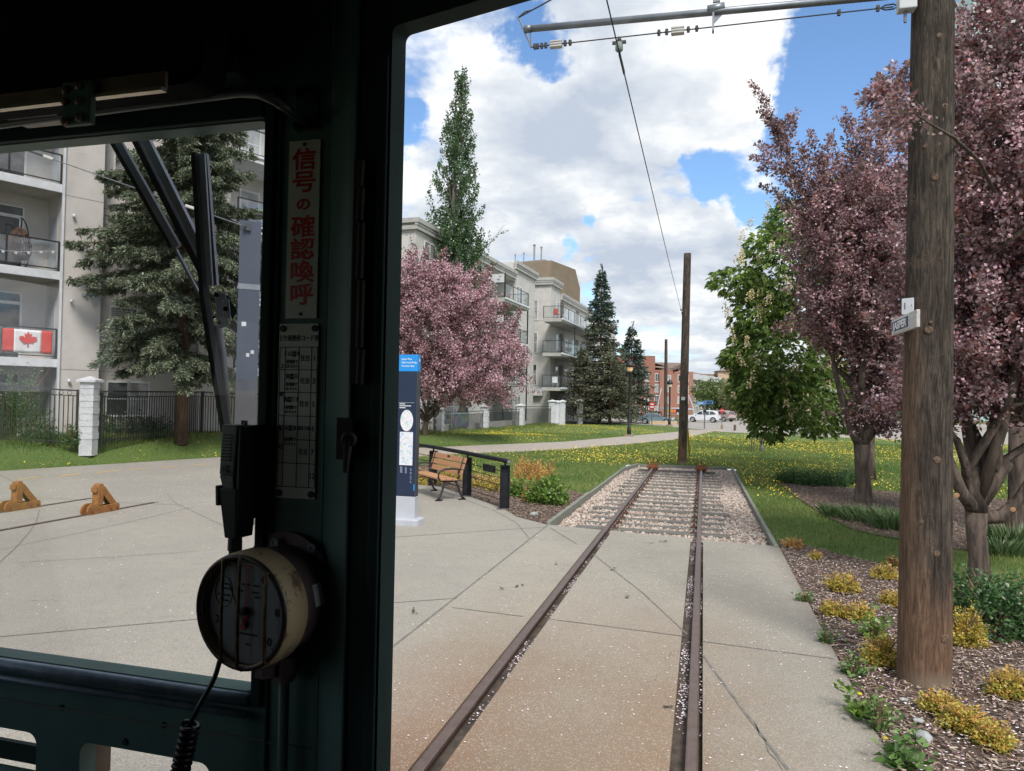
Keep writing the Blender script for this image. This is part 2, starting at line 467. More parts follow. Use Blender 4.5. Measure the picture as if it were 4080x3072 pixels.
def grass_material():
    b = NB('lawn')
    n1 = b.noise(.35, 4); n2 = b.noise(26, 6, .7); n3 = b.noise(2.2, 4)
    c = b.mix(b.sm(n1, .35, .65), (.105, .165, .044), (.14, .19, .054))
    c = b.mix(b.sm(n2, .3, .75), c, (.06, .10, .028))
    c = b.mix(b.math('MULTIPLY', b.sm(n3, .55, .8), .5), c, (.15, .14, .06))
    return b.pbr(c, .85, nrm=b.bump(b.noise(60, 3), .5, .03), spec=.15)
M_LAWN = grass_material()
def concrete_material():
    b = NB('concrete'); s = b.sep()
    big = b.noise(.45, 5, .6); fine = b.noise(75, 3, .8); mid = b.noise(5, 6, .65)
    c = b.mix(b.sm(big, .3, .7), (.385, .352, .292), (.325, .298, .25))
    c = b.mix(b.math('MULTIPLY', b.sm(mid, .45, .8), .35), c, (.20, .195, .18))
    pits = b.sm(b.voro(70), .12, .02)
    c = b.mix(b.math('MULTIPLY', b.sm(fine, .40, .70), .60), c, (.150, .142, .125))
    c = b.mix(b.math('MULTIPLY', pits, .35), c, (.16, .15, .13))
    lft = b.math('LESS_THAN', s[0], -2.535); rgt = b.math('GREATER_THAN', s[0], -.02); c = b.mix(b.math('MULTIPLY', lft, .75), c, b.mix(1.0, c, (.93, .95, .98), 'MULTIPLY')); c = b.mix(b.math('MULTIPLY', rgt, .8), c, b.mix(1.0, c, (.90, .91, .93), 'MULTIPLY'))
    dirt = b.sm(b.math('ADD', b.math('ABSOLUTE', b.math('SUBTRACT', s[0], 1.12)), b.math('MULTIPLY', b.math('SUBTRACT', b.noise(2.2, 5, .7), .5), .35)), .22, .0); c = b.mix(b.math('MULTIPLY', dirt, .45), c, (.17, .15, .125))
    # brown rust wash along the rails, strongest at the near end
    wob = b.math('MULTIPLY', b.math('SUBTRACT', b.noise(.8, 5, .65), .5), 2.4)
    near = b.sm(b.math('ADD', s[1], b.math('MULTIPLY', wob, 1.6)), 9.5, 3.6)
    ax = b.math('ABSOLUTE', b.math('ADD', s[0], .85)); side = b.sm(b.math('ADD', ax, b.math('MULTIPLY', wob, .35)), 2.1, .5)
    f = b.math('MULTIPLY', b.math('MULTIPLY', near, side), .95)
    c = b.mix(f, c, (.235, .172, .118))
    dl = b.math('ABSOLUTE', b.math('SUBTRACT', s[0], XL - .28)); hot = b.sm(b.math('ADD', dl, b.math('MULTIPLY', wob, .25)), .95, .1)
    f2 = b.math('MULTIPLY', b.math('MULTIPLY', hot, b.sm(b.math('ADD', s[1], wob), 6.4, 3.4)), .62)
    c = b.mix(f2, c, (.23, .115, .062))
    dr = b.math('ABSOLUTE', b.math('SUBTRACT', s[0], XR - .2)); hot2 = b.sm(b.math('ADD', dr, b.math('MULTIPLY', wob, .12)), .45, .05)
    c = b.mix(b.math('MULTIPLY', b.math('MULTIPLY', hot2, b.sm(b.math('ADD', s[1], wob), 7, 3.4)), .5), c, (.26, .16, .09))
    warp = b.n('ShaderNodeVectorMath', operation='ADD'); nzv = b.n('ShaderNodeTexNoise'); b.l(b.obj, nzv.inputs['Vector']); nzv.inputs['Scale'].default_value = 1.3; nzv.inputs['Detail'].default_value = 5
    b.l(b.obj, warp.inputs[0]); b.l(nzv.outputs['Color'], warp.inputs[1])
    crk = b.sm(b.voro(.38, warp.outputs[0], 'DISTANCE_TO_EDGE'), .0035, .001); c = b.mix(b.math('MULTIPLY', b.math('MULTIPLY', crk, b.sm(b.noise(.3, 3), .48, .6)), .55), c, (.12, .11, .10))
    blot = b.sm(b.noise(1.7, 6, .72), .60, .70); c = b.mix(b.math('MULTIPLY', blot, .32), c, (.17, .165, .155))
    agg = b.voro(130, out='Color'); ag = b.sep(agg); c = b.mix(b.math('MULTIPLY', b.math('GREATER_THAN', ag[0], .80), .40), c, (.14, .13, .12)); c = b.mix(b.math('MULTIPLY', b.math('GREATER_THAN', ag[1], .86), .35), c, (.50, .47, .42))
    st = b.noise(1.0, 6, .7, b.mapping((.25, 1.8, 1)))
    c = b.mix(b.math('MULTIPLY', b.sm(st, .62, .8), .35), c, (.42, .41, .38))
    h = b.math('ADD', b.noise(90, 4, .7), b.math('MULTIPLY', b.noise(14, 4), .6))
    return b.pbr(c, .8, nrm=b.bump(h, .5, .008), spec=.3)
M_CONC = concrete_material()
M_JOINT = simple('joint_filler', (.13, .125, .115), (.20, .19, .17), 8, .9)
M_DARK = simple('slot_dirt', (.045, .035, .03), (.09, .07, .055), 12, .95, bump=.4)
M_PATH = simple('path_asphalt', (.36, .315, .27), (.30, .265, .23), 2.5, .85, bump=.4, bscale=60)
M_ROAD = simple('road_surface', (.33, .30, .27), (.27, .25, .23), .6, .85, bump=.2, bscale=30)
M_MULCHBASE = simple('mulch_soil', (.105, .070, .052), (.055, .038, .030), 14, .95, bump=.8, bscale=40)
M_GRAVELBASE = simple('gravel_bed', (.30, .25, .215), (.16, .13, .11), 30, .95, bump=.8, bscale=50)
M_YELLOWPAINT = simple('yellow_line_paint', (.66, .42, .10), (.55, .38, .14), 10, .8)

# lawn: one sheet out to the horizon
lw_ = MB()
lx, ly = (-1500, -2.50, 1.05, 1500), (-1200, -6.9, 24.7, 2500)
lw_.raw([(x, y, -.035) for y in ly for x in lx], [(j * 4 + i, j * 4 + i + 1, j * 4 + i + 5, j * 4 + i + 4) for j in range(3) for i in range(3) if (i, j) != (1, 1)])
o = lw_.build('lawn', M_LAWN)
tag(o, kind='structure')
# grassy bank rising from the path to the garden fence
gx, gy = np.meshgrid(np.linspace(-42, -.8, 118), np.linspace(-6, 58, 160))
gz = berm(gx, gy)
vv = np.stack([gx, gy, gz - .03], -1).reshape(-1, 3)
W_ = gx.shape[1]; fcs = []
xf_ = x_far(gy[:, 0])
for j in range(gx.shape[0] - 1):
    for i in range(W_ - 1):
        if gx[j, i] < xf_[j] + .1: fcs.append((j * W_ + i, j * W_ + i + 1, (j + 1) * W_ + i + 1, (j + 1) * W_ + i))
vv[:, 2] += .012
tag(MB().raw(vv, fcs).build('grass_bank', M_LAWN, smooth=True), kind='structure')

YF = lambda x: 12.0 + (x + 2.55) * (-.6 / 3.68)          # far edge of the concrete across the track
BEDEDGE = [(-2.56, 12.0), (-3.25, 12.6), (-3.78, 13.5), (-5.2, 15.2), (-7.2, 17.4), (-9.0, 20.0), (-10.3, 23.0)]
P_LEFT = [(-1.605, -7), (-1.605, YF(-1.605))] + BEDEDGE + [(-15.0, 22.2), (-15.8, 20.7), (-17.9, 14.7), (-22.5, 2.5), (-26, -7)]
pb = MB()
pb.prism(P_LEFT, -.2, 0)
pb.prism([(-1.425, -7), (-.165, -7), (-.165, YF(-.165)), (-1.425, YF(-1.425))], -.2, 0)
pb.prism([(.022, -7), (1.12, -7), (1.12, YF(1.12)), (.022, YF(.022))], -.2, 0)
pb.box(-1.62, -1.41, -7, 11.85, -.19, -.055, 2)
pb.box(-.18, .035, -7, 11.6, -.19, -.055, 2)
def strip(pts, w, z=.004, m=1):
    pts = [np.array(p, float)[:2] for p in pts]
    L, Rr = [], []
    for i, p in enumerate(pts):
        t = pts[min(i + 1, len(pts) - 1)] - pts[max(i - 1, 0)]; t /= np.linalg.norm(t); nrm = np.array([-t[1], t[0]])
        L.append((*(p + nrm * w / 2), z)); Rr.append((*(p - nrm * w / 2), z))
    k = len(pts)
    pb.raw(L + Rr, [(i + k, i + 1 + k, i + 1, i) for i in range(k - 1)], m)
def J(*uv, w=.014, z=.004): strip([gp(u, v) for u, v in uv], w, z)
strip([(-2.535, 3.0), (-2.535, 11.95)], .022)
J((2190, 2102), (2298, 2168)); J((2362, 2208), (2560, 2362), (2738, 2528)); J((1800, 2421), (2085, 2457)); J((2180, 2466), (2728, 2536))
J((2800, 2612), (2960, 2828), (3140, 3068), w=.02); J((2798, 2556), (3325, 2626)); J((3003, 2872), (3028, 2930), (3050, 2952), (3062, 2998), (3096, 3030), (3118, 3070), w=.008)
J((1562, 2403), (1822, 2384)); J((1572, 2141), (1900, 2118), (2182, 2100)); J((1960, 2030), (2060, 2085), (2108, 2145)); J((1850, 1990), (1950, 2027))
J((0, 1893), (60, 1922), (110, 1960), (134, 1985)); J((157, 2032), (145, 2080), (118, 2120), (60, 2185), (0, 2240))
J((134, 1981), (345, 1993), (420, 1998), (730, 2014)); J((0, 2190), (300, 2127), (560, 2070), (778, 2018), w=.01)
J((0, 2538), (420, 2500), (830, 2464)); J((60, 2243), (420, 2222), (800, 2196), w=.009); J((660, 1960), (700, 2005), (900, 2100), w=.01)
J((0, 1996), (60, 1988), w=.009)
plaza = pb.build('plaza_paving', [M_CONC, M_JOINT, M_DARK])
tag(plaza, kind='structure')
# pinkish grey path beyond the plaza
pth = [(-10.3, 23.0)] + PATH_NEAR[1:] + [(.9, 57.5), (-1.0, 58.5)] + PATH_FAR[-2:2:-1] + [(-15.0, 22.2)]
tag(MB().prism(pth, -.1, .0).build('footpath', M_PATH), kind='structure')
# painted centre line of the cycle lane
dm = MB()
for u0, v0, u1, v1 in ((75, 1910, 162, 1901), (240, 1897, 318, 1888), (382, 1884, 465, 1876), (520, 1871, 592, 1866), (643, 1863, 706, 1858), (760, 1855, 818, 1850), (875, 1847, 925, 1843)):
    a, c = gp(u0, v0), gp(u1, v1); t = (c - a) / np.linalg.norm(c - a); nn = np.array([-t[1], t[0], 0]) * .05
    dm.raw([(*(a + nn)[:2], .005), (*(a - nn)[:2], .005), (*(c - nn)[:2], .005), (*(c + nn)[:2], .005)], [(0, 1, 2, 3)])
tag(dm.build('cycle_lane_marking', M_YELLOWPAINT), kind='structure')
# street crossing far ahead, with its kerb
ROADP = [(-45, 74), (-9, 71), (-3.5, 66.5), (.2, 58.6), (1.2, 56.2), (9, 52.5), (40, 40), (90, 22), (160, 30), (160, 108), (-45, 108)]
tag(MB().prism(ROADP, -.2, -.012).build('road', M_ROAD), kind='structure')

# track bed
BAL = [(-2.47, 11.99), (-2.40, 24.45), (.93, 24.75), (1.03, 11.42)]
tag(MB().prism([(-2.75, 11.3), (-2.75, 24.95), (1.25, 24.95), (1.25, 11.3)], -.3, -.115).build('ballast_bed', M_GRAVELBASE), kind='structure')
def scatter_poly(poly, n):
    P = np.array(poly); lo, hi = P.min(0), P.max(0); out = []
    got = 0
    while got < n:
        q = rng.uniform(lo, hi, (n * 2, 2)); q = q[in_poly(q[:, 0], q[:, 1], poly)]; out.append(q); got += len(q)
    return np.concatenate(out)[:n]
def island_colors(name, cols, rough=.8, nz=None, spec=.3):
    b = NB(name); g = b.n('ShaderNodeNewGeometry'); k = len(cols)
    r = b.n('ShaderNodeValToRGB'); r.color_ramp.interpolation = 'CONSTANT'; b.l(g.outputs['Random Per Island'], r.inputs[0]); e = r.color_ramp.elements
    e[0].position, e[0].color = 0, (*cols[0], 1); e[1].position, e[1].color = 1 / k, (*cols[1 % k], 1)
    for i in range(2, k): q = e.new(i / k); q.color = (*cols[i], 1)
    c = r.outputs[0]
    if nz: c = b.mix(b.math('MULTIPLY', b.noise(nz, 4), .5), c, (.12, .10, .09))
    return b.pbr(c, rough, spec=spec)
ico_v, ico_f = None, None
bm = bmesh.new(); bmesh.ops.create_icosphere(bm, subdivisions=1, radius=1.0)
ico_v = np.array([v.co[:] for v in bm.verts]); ico_f = np.array([[v.index for v in f.verts] for f in bm.faces]); bm.free()
M_STONE = island_colors('gravel_stones', [(.55, .45, .38), (.48, .365, .30), (.64, .57, .50), (.38, .29, .24), (.59, .475, .40), (.29, .245, .215), (.50, .42, .365), (.69, .63, .57), (.44, .31, .25)], .75, 40)
NS = 25000
q = scatter_poly(BAL, NS); sz = rng.uniform(.017, .034, NS)
S3 = rand_rot(NS) * (sz[:, None] * rng.uniform(.65, 1.25, (NS, 3)))[:, None, :]
zz = -.10 + rng.uniform(-.012, .022, NS)
o = shape_mesh('gravel', ico_v, ico_f, (S3, np.stack([q[:, 0], q[:, 1], zz], 1)), M_STONE, smooth=False)
tag(o, 'loose pinkish white gravel packed round the sleepers', 'gravel', kind='stuff')

# timber sleepers, half buried
def wood_mat(name, c1, c2, rough=.85, grain=(1, 14, 14), gs=3.0):
    b = NB(name); g = b.noise(gs, 8, .7, b.mapping(grain), .4); n = b.noise(1.5, 3)
    c = b.mix(b.sm(g, .35, .68), c1, c2); c = b.mix(b.math('MULTIPLY', n, .4), c, tuple(x * .6 for x in c1))
    return b.pbr(c, rough, nrm=b.bump(g, .6, .01), spec=.2)
M_SLEEPER = wood_mat('weathered_sleeper', (.215, .205, .185), (.085, .08, .073))
M_SLEEPDARK = wood_mat('creosote_sleeper', (.10, .09, .08), (.05, .045, .04))
M_TIMBER = wood_mat('edging_timber', (.27, .265, .23), (.14, .135, .115), grain=(14, 1, 14))
ys = [12.35, 12.95, 13.52, 14.1, 14.7, 15.32, 15.95, 16.6, 17.25, 17.95, 18.65, 19.35, 20.05, 20.8, 21.5, 22.2, 22.75]
proto = None
for i, y in enumerate(ys):
    if proto is None:
        sm = MB().box(-1.28, 1.28, -.115, .115, -.12, .0).build('sleeper', M_SLEEPER, bevel=.012)
        proto = sm
    else:
        sm = proto.copy(); COL.objects.link(sm)
    sm.location = (-.80 + rng.uniform(-.06, .06), y, -.054 + rng.uniform(-.010, .010)); sm.rotation_euler = (0, 0, rng.uniform(-.012, .012))
    sm.scale = (rng.uniform(.93, 1.06), rng.uniform(.75, 1.05), 1)
    nth = ['first', 'second', 'third', 'fourth', 'fifth', 'sixth', 'seventh', 'eighth', 'ninth', 'tenth', 'eleventh', 'twelfth', 'thirteenth', 'fourteenth', 'fifteenth', 'sixteenth', 'seventeenth'][i]
    tag(sm, f'grey half buried timber sleeper, {nth} one beyond the concrete edge' if i < 16 else 'grey half buried timber sleeper just before the dark end sleepers', 'sleeper', 'sleepers in the gravel')
for k, y in enumerate((23.15, 23.42)):
    sm = MB().box(-1.22, 1.16, -.11, .11, -.12, .03).build('sleeper', M_SLEEPDARK, bevel=.012)
    sm.location = (-.77, y, -.075)
    tag(sm, ('dark creosoted sleeper under the rail ends, nearer of the two', 'dark creosoted end sleeper, last of all before the wooden pole')[k], 'sleeper', 'sleepers in the gravel')

# rails
def rust_mat(name, c1, c2, c3, rough=.7, metal=.35):
    b = NB(name); n = b.noise(9, 8, .7); n2 = b.noise(60, 4, .6)
    c = b.mix(b.sm(n, .3, .7), c1, c2); c = b.mix(b.math('MULTIPLY', b.sm(n2, .5, .8), .7), c, c3)
    return b.pbr(c, rough, metal, b.bump(n2, .4, .004), .4)
M_RAILTOP = rust_mat('worn_rail_head', (.155, .105, .085), (.20, .15, .13), (.09, .06, .05), .42, .55)
M_RAILSIDE = rust_mat('rusty_rail_web', (.13, .07, .05), (.09, .05, .04), (.19, .09, .05), .85, .1)
M_RUST = rust_mat('orange_rust', (.26, .095, .04), (.17, .06, .03), (.33, .14, .06), .85, .1)
RAILP = [(-.068, -.15), (.068, -.15), (.068, -.138), (.012, -.118), (.010, -.038), (.035, -.028), (.036, -.004), (.026, 0), (-.026, 0), (-.036, -.004), (-.035, -.028), (-.010, -.038), (-.012, -.118), (-.068, -.138)]
def rail(x, y0, y1, ztop, label, group):
    k = len(RAILP); r = MB()
    v = [(px, y, pz) for y in (y0, y1) for px, pz in RAILP]
    f = [tuple(range(k)), tuple(reversed(range(k, 2 * k)))]; mm = [1, 1]
    for i in range(k):
        f.append(((i + 1) % k, i, i + k, (i + 1) % k + k)); mm.append(0 if 4 <= i <= 10 else 1)
    r.raw(v, f); r.m = mm
    o = r.build('rail', [M_RAILTOP, M_RAILSIDE]); o.location = (x, 0, ztop)
    return tag(o, label, 'rail', group)
G_RAIL = 'rails of the streetcar track'
RL_ = rail(XL, -6.5, 23.3, .032, 'brown rail running diagonally, the one with petals in its right groove', G_RAIL)
RR_ = rail(XR, -6.5, 23.3, .032, 'brown rail running straight ahead, the one nearest the mulch bed', G_RAIL)
rail(-10.28, -7, 11.6, .012, 'half buried rail under the nearer yellow wheel stop', 'rails of the siding')
rail(-11.80, -7, 11.6, .012, 'half buried rail under the far yellow wheel stop', 'rails of the siding')
_an = None
for r_, s_ in ((RL_, 1), (RR_, -1)):
    for y in ys:
        if _an is None:
            a_ = MB(); a_.box(-.05, .05, -.06, .06, 0, .022); a_.lathe([(.018, .02), (.018, .05), (.024, .052), (.02, .07)], (0, 0, 0), (0, 0, 1), 8); _an = a_.build('rail_anchor', M_RAILSIDE)
            an = _an
        else: an = _an.copy(); COL.objects.link(an)
        an.parent = r_; an.location = (s_ * .095, y, -.085)
sl = MB()
for x in (-10.28, -11.80):
    sl.raw([(x - .07, -7, .004), (x + .075, -7, .004), (x + .06, 9.9, .004), (x + .045, 11.7, .004), (x - .045, 11.7, .004), (x - .055, 9.9, .004)], [(0, 1, 2, 3, 4, 5)])
tag(sl.build('siding_track_slot_ground', M_DARK), kind='structure')
# rail fastenings: spikes and anchors stay inside two strings of clips
# rusty clamp stops on the rail ends
def rail_clamp(x, label):
    e = empty('rail_stop', (x, 23.3, 0), 0, label, 'rail stop', 'rusty stops on the rail ends')
    b = MB(); b.box(-.15, .15, -.10, .0, -.02, .10); b.box(-.19, -.11, -.14, .05, .02, .08); b.box(.11, .19, -.14, .05, .02, .08); b.box(-.11, .11, .0, .035, -.08, .15); b.box(-.06, .06, -.22, -.10, .035, .07)
    b.build('clamp_body', M_RUST, e, bevel=.012)
    for sx in (-.15, .15):
        k = MB(); k.lathe([(.018, 0), (.018, .13)], (sx, -.04, .08), seg=8); k.lathe([(.034, .0), (.034, .045)], (sx, -.04, .145), seg=6); k.build('bolt', M_RUST, e)
    MB().box(-.02, .02, .0, .04, .15, .34).build('spike', M_RUST, e)
    return e
rail_clamp(XL, 'rusty clamp stop on the left rail end by the pole')
rail_clamp(XR, 'rusty clamp stop on the end of the straight ahead rail')

# timber edging
def board(name, a, b, w, z0, z1, label, mat=M_TIMBER):
    a, b = np.array(a), np.array(b); L = np.linalg.norm(b - a); ang = math.atan2(b[1] - a[1], b[0] - a[0])
    m = MB().box(0, L, -w / 2, w / 2, z0, z1).build(name, mat, bevel=.008)
    m.location = (a[0], a[1], 0); m.rotation_euler = (0, 0, ang)
    return tag(m, label, 'edging board', 'timber edging round the gravel')
M_TIMB2 = wood_mat('green_grey_board', (.27, .275, .235), (.17, .175, .145), grain=(1, 14, 14))
board('edging_board', (-2.53, 11.98), (-2.50, 16.25), .075, -.25, .055, 'thick upright timber board between mulch bed and gravel', M_TIMB2)
board('edging_board', (-2.50, 16.32), (-2.43, 22.6), .055, -.25, .03, 'long low timber edging between lawn and gravel on the bench side', M_TIMB2)
board('edging_board', (-2.43, 22.66), (-2.12, 24.42), .08, -.25, .05, 'short angled timber at the far corner of the gravel', M_TIMB2)
board('edging_board', (-2.06, 24.48), (.78, 24.78), .06, -.25, .015, 'timber edging across the far end of the gravel behind the pole', M_TIMB2)
board('edging_board', (.95, 24.75), (1.08, 11.35), .065, -.25, .02, 'long timber edging between gravel and the lawn with the trees', M_TIMB2)

# mulch beds
BED_L = BEDEDGE[:-1] + [(-8.6, 21.6), (-6.6, 19.6), (-5.0, 18.2), (-3.7, 17.4), (-2.55, 16.25)]
BED_R1 = [(1.12, -4), (1.12, 11.3), (1.2, 12.05), (2.5, 10.5), (3.2, 9.95), (4.2, 9.4), (6.5, 8.3), (10, 7), (10, -4)]
E2 = [tuple(gp(u, v)[:2]) for u, v in ((3105, 1925), (3180, 1985), (3300, 2058), (3400, 2108), (3480, 2126), (3600, 2146), (3720, 2175))]
BED_R2 = E2 + [(4.6, 12.1), (6.5, 11.0), (11, 10), (12, 19), (5.5, 19.4), (3.6, 20.3)]
for nm, pl in (('left', BED_L), ('right', BED_R1), ('far', BED_R2)):
    tag(MB().prism(pl, -.15, -.008).build('mulch_bed_ground', M_MULCHBASE), kind='structure')
M_CHIP = island_colors('wood_chips', [(.21, .145, .11), (.29, .205, .16), (.14, .095, .075), (.36, .275, .22), (.09, .062, .053), (.25, .165, .12), (.42, .34, .28), (.165, .125, .105)], .9)
def chips(poly, dens, far, label):
    P = np.array(poly); area = abs(np.sum(P[:, 0] * np.roll(P[:, 1], -1) - np.roll(P[:, 0], -1) * P[:, 1])) / 2
    n = int(area * dens); q = scatter_poly(poly, n)
    dist = np.hypot(q[:, 0], q[:, 1]); ang = np.arctan2(q[:, 0], q[:, 1]) + YAW
    keep = (np.abs(ang) < .70) & (dist > 3.2) & (rng.random(n) < np.clip(far / dist, 0, 1) ** 1.2); q = q[keep]; n = len(q)
    L = rng.uniform(.018, .055, n); Wd = rng.uniform(.006, .015, n)
    a = rng.uniform(0, 2 * math.pi, n); t1 = rng.normal(0, .18, n)
    d = np.stack([np.cos(a), np.sin(a), np.sin(t1)], 1); s = np.stack([-np.sin(a), np.cos(a), rng.normal(0, .25, n)], 1)
    c = np.stack([q[:, 0], q[:, 1], rng.uniform(.0, .022, n)], 1)
    ex, ey = d * L[:, None] / 2, s * Wd[:, None] / 2
    V = np.stack([c - ex - ey, c + ex - ey * .7, c + ex + ey * .6, c - ex + ey], 1)
    return tag(fast_mesh('wood_chip_mulch', V, 4, M_CHIP), label, 'mulch', kind='stuff')
chips(BED_R1, 1500, 7, 'brown wood chip mulch round the foot of the near pole')
chips(BED_R2, 700, 22, 'brown wood chip mulch round the blossom tree trunk')
chips(BED_L, 1500, 18, 'brown wood chip mulch behind the black railing')

# fallen petals
M_PETAL = island_colors('petals', [(.86, .76, .80), (.90, .86, .88), (.82, .62, .70), (.88, .80, .84), (.80, .55, .66)], .7)
def petals(pts, size=(.006, .011), z=.006, tilt=.25):
    n = len(pts); a = rng.uniform(0, 6.283, n); r = rng.uniform(*size, n); k = 5
    an = a[:, None] + np.arange(k) * 2 * math.pi / k; asp = rng.uniform(.6, 1, n)
    x = np.cos(an) * r[:, None]; y = np.sin(an) * r[:, None] * asp[:, None]
    zz = (z if np.ndim(z) else np.full(n, z))[:, None] + np.abs(x * rng.normal(0, tilt, n)[:, None]) + rng.uniform(0, .001, (n, 1))
    return np.stack([pts[:, 0:1] + x, pts[:, 1:2] + y, zz], 2)
pr = []
n = 2100; q = np.stack([rng.uniform(-2.6, 1.12, n), 3.2 + 9.0 * rng.random(n) ** 1.1], 1)
dens = .35 + .75 * (q[:, 0] + 2.6) / 3.7
q = q[(rng.random(n) < dens) & ~((q[:, 0] > -1.62) & (q[:, 0] < -1.42)) & ~((q[:, 0] > -.17) & (q[:, 0] < .03)) & (q[:, 1] < YF(q[:, 0]))]
q = q[(np.sin(q[:, 0] * 3.1 + q[:, 1] * 1.7) + np.sin(q[:, 1] * 2.3 - q[:, 0] * 1.9) + rng.normal(0, .9, len(q))) > -.55]
pr.append(petals(q, (.005, .009)))
n = 800; q = np.stack([rng.uniform(-18, -2.4, n), rng.uniform(5, 20, n)], 1); q = q[in_poly(q[:, 0], q[:, 1], P_LEFT)]; pr.append(petals(q, (.008, .014)))
n = 600; q = np.stack([rng.uniform(-16, -9, n), rng.uniform(10, 17, n)], 1); q = q[in_poly(q[:, 0], q[:, 1], P_LEFT)]; pr.append(petals(q, (.010, .017)))
for x0, x1, n in ((-1.497, -1.435, 750), (-.155, -.082, 1100), (.0, .02, 250)):                          # drifts in the grooves
    y = 3.2 + 8.2 * rng.random(n); clump = np.sin(y * 5.1 + x0 * 40) + np.sin(y * 2.3 + 1) + rng.normal(0, .5, n)
    q = np.stack([rng.uniform(x0, x1, n), y], 1)[clump > .15]; pr.append(petals(q, (.005, .009), rng.uniform(-.05, -.018, len(q)), .6))
n = 3600; q = scatter_poly([(1.14, 3.4), (1.14, 11.0), (2.3, 10.4), (3.6, 8), (3.8, 3.4)], n); q = q[rng.random(len(q)) < np.clip(1.5 - .3 * (q[:, 0] - 1.1), .25, 1)]
pr.append(petals(q, (.005, .011), rng.uniform(.012, .028, len(q)), .5))
tag(fast_mesh('fallen_petals', np.concatenate(pr), 5, M_PETAL), 'pale pink blossom petals scattered over paving and mulch', 'petals', kind='stuff')
# dark dropped leaves on the paving
dl = []
for u, v in ((1652, 2443), (1648, 2430), (1998, 2350), (2066, 2338), (2218, 2250), (2445, 2270), (2590, 2164), (2632, 2158), (2645, 2161), (2955, 2193), (2750, 2460), (2500, 2380), (2665, 2820), (2160, 2430)):
    for k in range(3): dl.append(gp(u + rng.normal(0, 6), v + rng.normal(0, 3)))
tag(fast_mesh('fallen_leaves', petals(np.array(dl)[:, :2], (.012, .024), .010, .6), 5, simple('dead_leaf', (.035, .03, .028), (.06, .05, .04), 20, .9)), 'small dark dried leaves lying on the concrete', 'leaves', kind='stuff')

# grass blades, thicker near the camera
NOGRASS = [P_LEFT, pth, BAL, BED_L, BED_R1, BED_R2, ROADP, [(-1.7, -7), (1.12, -7), (1.12, 12), (-1.7, 12.1)], [(-2.6, 11.9), (-2.6, 24.7), (1.1, 24.9), (1.1, 11.3)]]
def lawn_points(n, rmin, rmax, pw):
    r = rmin + (rmax - rmin) * rng.random(n) ** pw; a = rng.uniform(-.68, .68, n) - YAW
    x, y = r * np.sin(a), r * np.cos(a)
    keep = np.ones(n, bool)
    for pl in NOGRASS: keep &= ~in_poly(x, y, pl)
    return x[keep], y[keep], r[keep]
def blades(x, y, r, h0, h1, w):
    n = len(x); z = berm(x, y) - .03; a = rng.uniform(0, 6.283, n); h = rng.uniform(h0, h1, n) * (1 + .35 * np.sin(x * 1.7) * np.sin(y * 1.3)); ln = rng.normal(0, .45, (n, 2)) * h[:, None]
    ww = w * (1 + r / 16)
    bx, by = np.cos(a) * ww / 2, np.sin(a) * ww / 2
    return np.stack([np.stack([x - bx, y - by, z], 1), np.stack([x + bx, y + by, z], 1), np.stack([x + ln[:, 0], y + ln[:, 1], z + h], 1)], 1)
M_BLADE = leafmat('grass_blades', [(.115, .17, .042), (.085, .135, .034), (.145, .19, .052), (.17, .195, .072), (.07, .115, .03), (.125, .178, .046), (.22, .205, .10)], .3, .03)
nb_ = M_BLADE.node_tree; _r = [n for n in nb_.nodes if n.bl_idname == 'ShaderNodeValToRGB'][0]; _t = nb_.nodes.new('ShaderNodeTexCoord'); _n = nb_.nodes.new('ShaderNodeTexNoise'); _n.inputs['Scale'].default_value = .55; _n.inputs['Detail'].default_value = 5
nb_.links.new(_t.outputs['Object'], _n.inputs['Vector']); _k = nb_.nodes.new('ShaderNodeMapRange'); nb_.links.new(_n.outputs[0], _k.inputs['Value']); _k.inputs['From Min'].default_value, _k.inputs['From Max'].default_value = .38, .66
_m = nb_.nodes.new('ShaderNodeMix'); _m.data_type = 'RGBA'; _m.blend_type = 'MULTIPLY'; _m.inputs[0].default_value = 1
_c = nb_.nodes.new('ShaderNodeMix'); _c.data_type = 'RGBA'; nb_.links.new(_k.outputs[0], _c.inputs[0]); _c.inputs[6].default_value = (.62, .78, .62, 1); _c.inputs[7].default_value = (1.3, 1.12, 1.05, 1)
_tg = [l.to_socket for l in _r.outputs[0].links]
for s_ in _tg: nb_.links.new(_m.outputs[2], s_)
nb_.links.new(_r.outputs[0], _m.inputs[6]); nb_.links.new(_c.outputs[2], _m.inputs[7])
x, y, r = lawn_points(430000, 10.0, 46.0, .85)
o = fast_mesh('grass', blades(x, y, r, .04, .095, .006), 3, M_BLADE); tag(o, 'green grass of the park lawn beside the path and track', 'grass', kind='stuff')
# long rough grass at the garden fence
ang = rng.uniform(0, 1, 40000)
FENCE_LINE = [(-21.7, 10.5), (-19.93, 16.4), (-19.22, 19.2), (-18.15, 23.6), (-14.0, 36.9), (-13.75, 44.5), (-13.3, 52.2), (-12.2, 58)]
fx = np.interp(ang, np.linspace(0, 1, len(FENCE_LINE)), [p[0] for p in FENCE_LINE]); fy = np.interp(ang, np.linspace(0, 1, len(FENCE_LINE)), [p[1] for p in FENCE_LINE])
fx = fx + np.abs(rng.normal(0, .45, len(fx))) - .15
o = fast_mesh('rough_grass', blades(fx, fy, np.hypot(fx, fy), .10, .28, .007), 3, M_BLADE); tag(o, 'long rough grass along the foot of the garden fence', 'grass', kind='stuff')

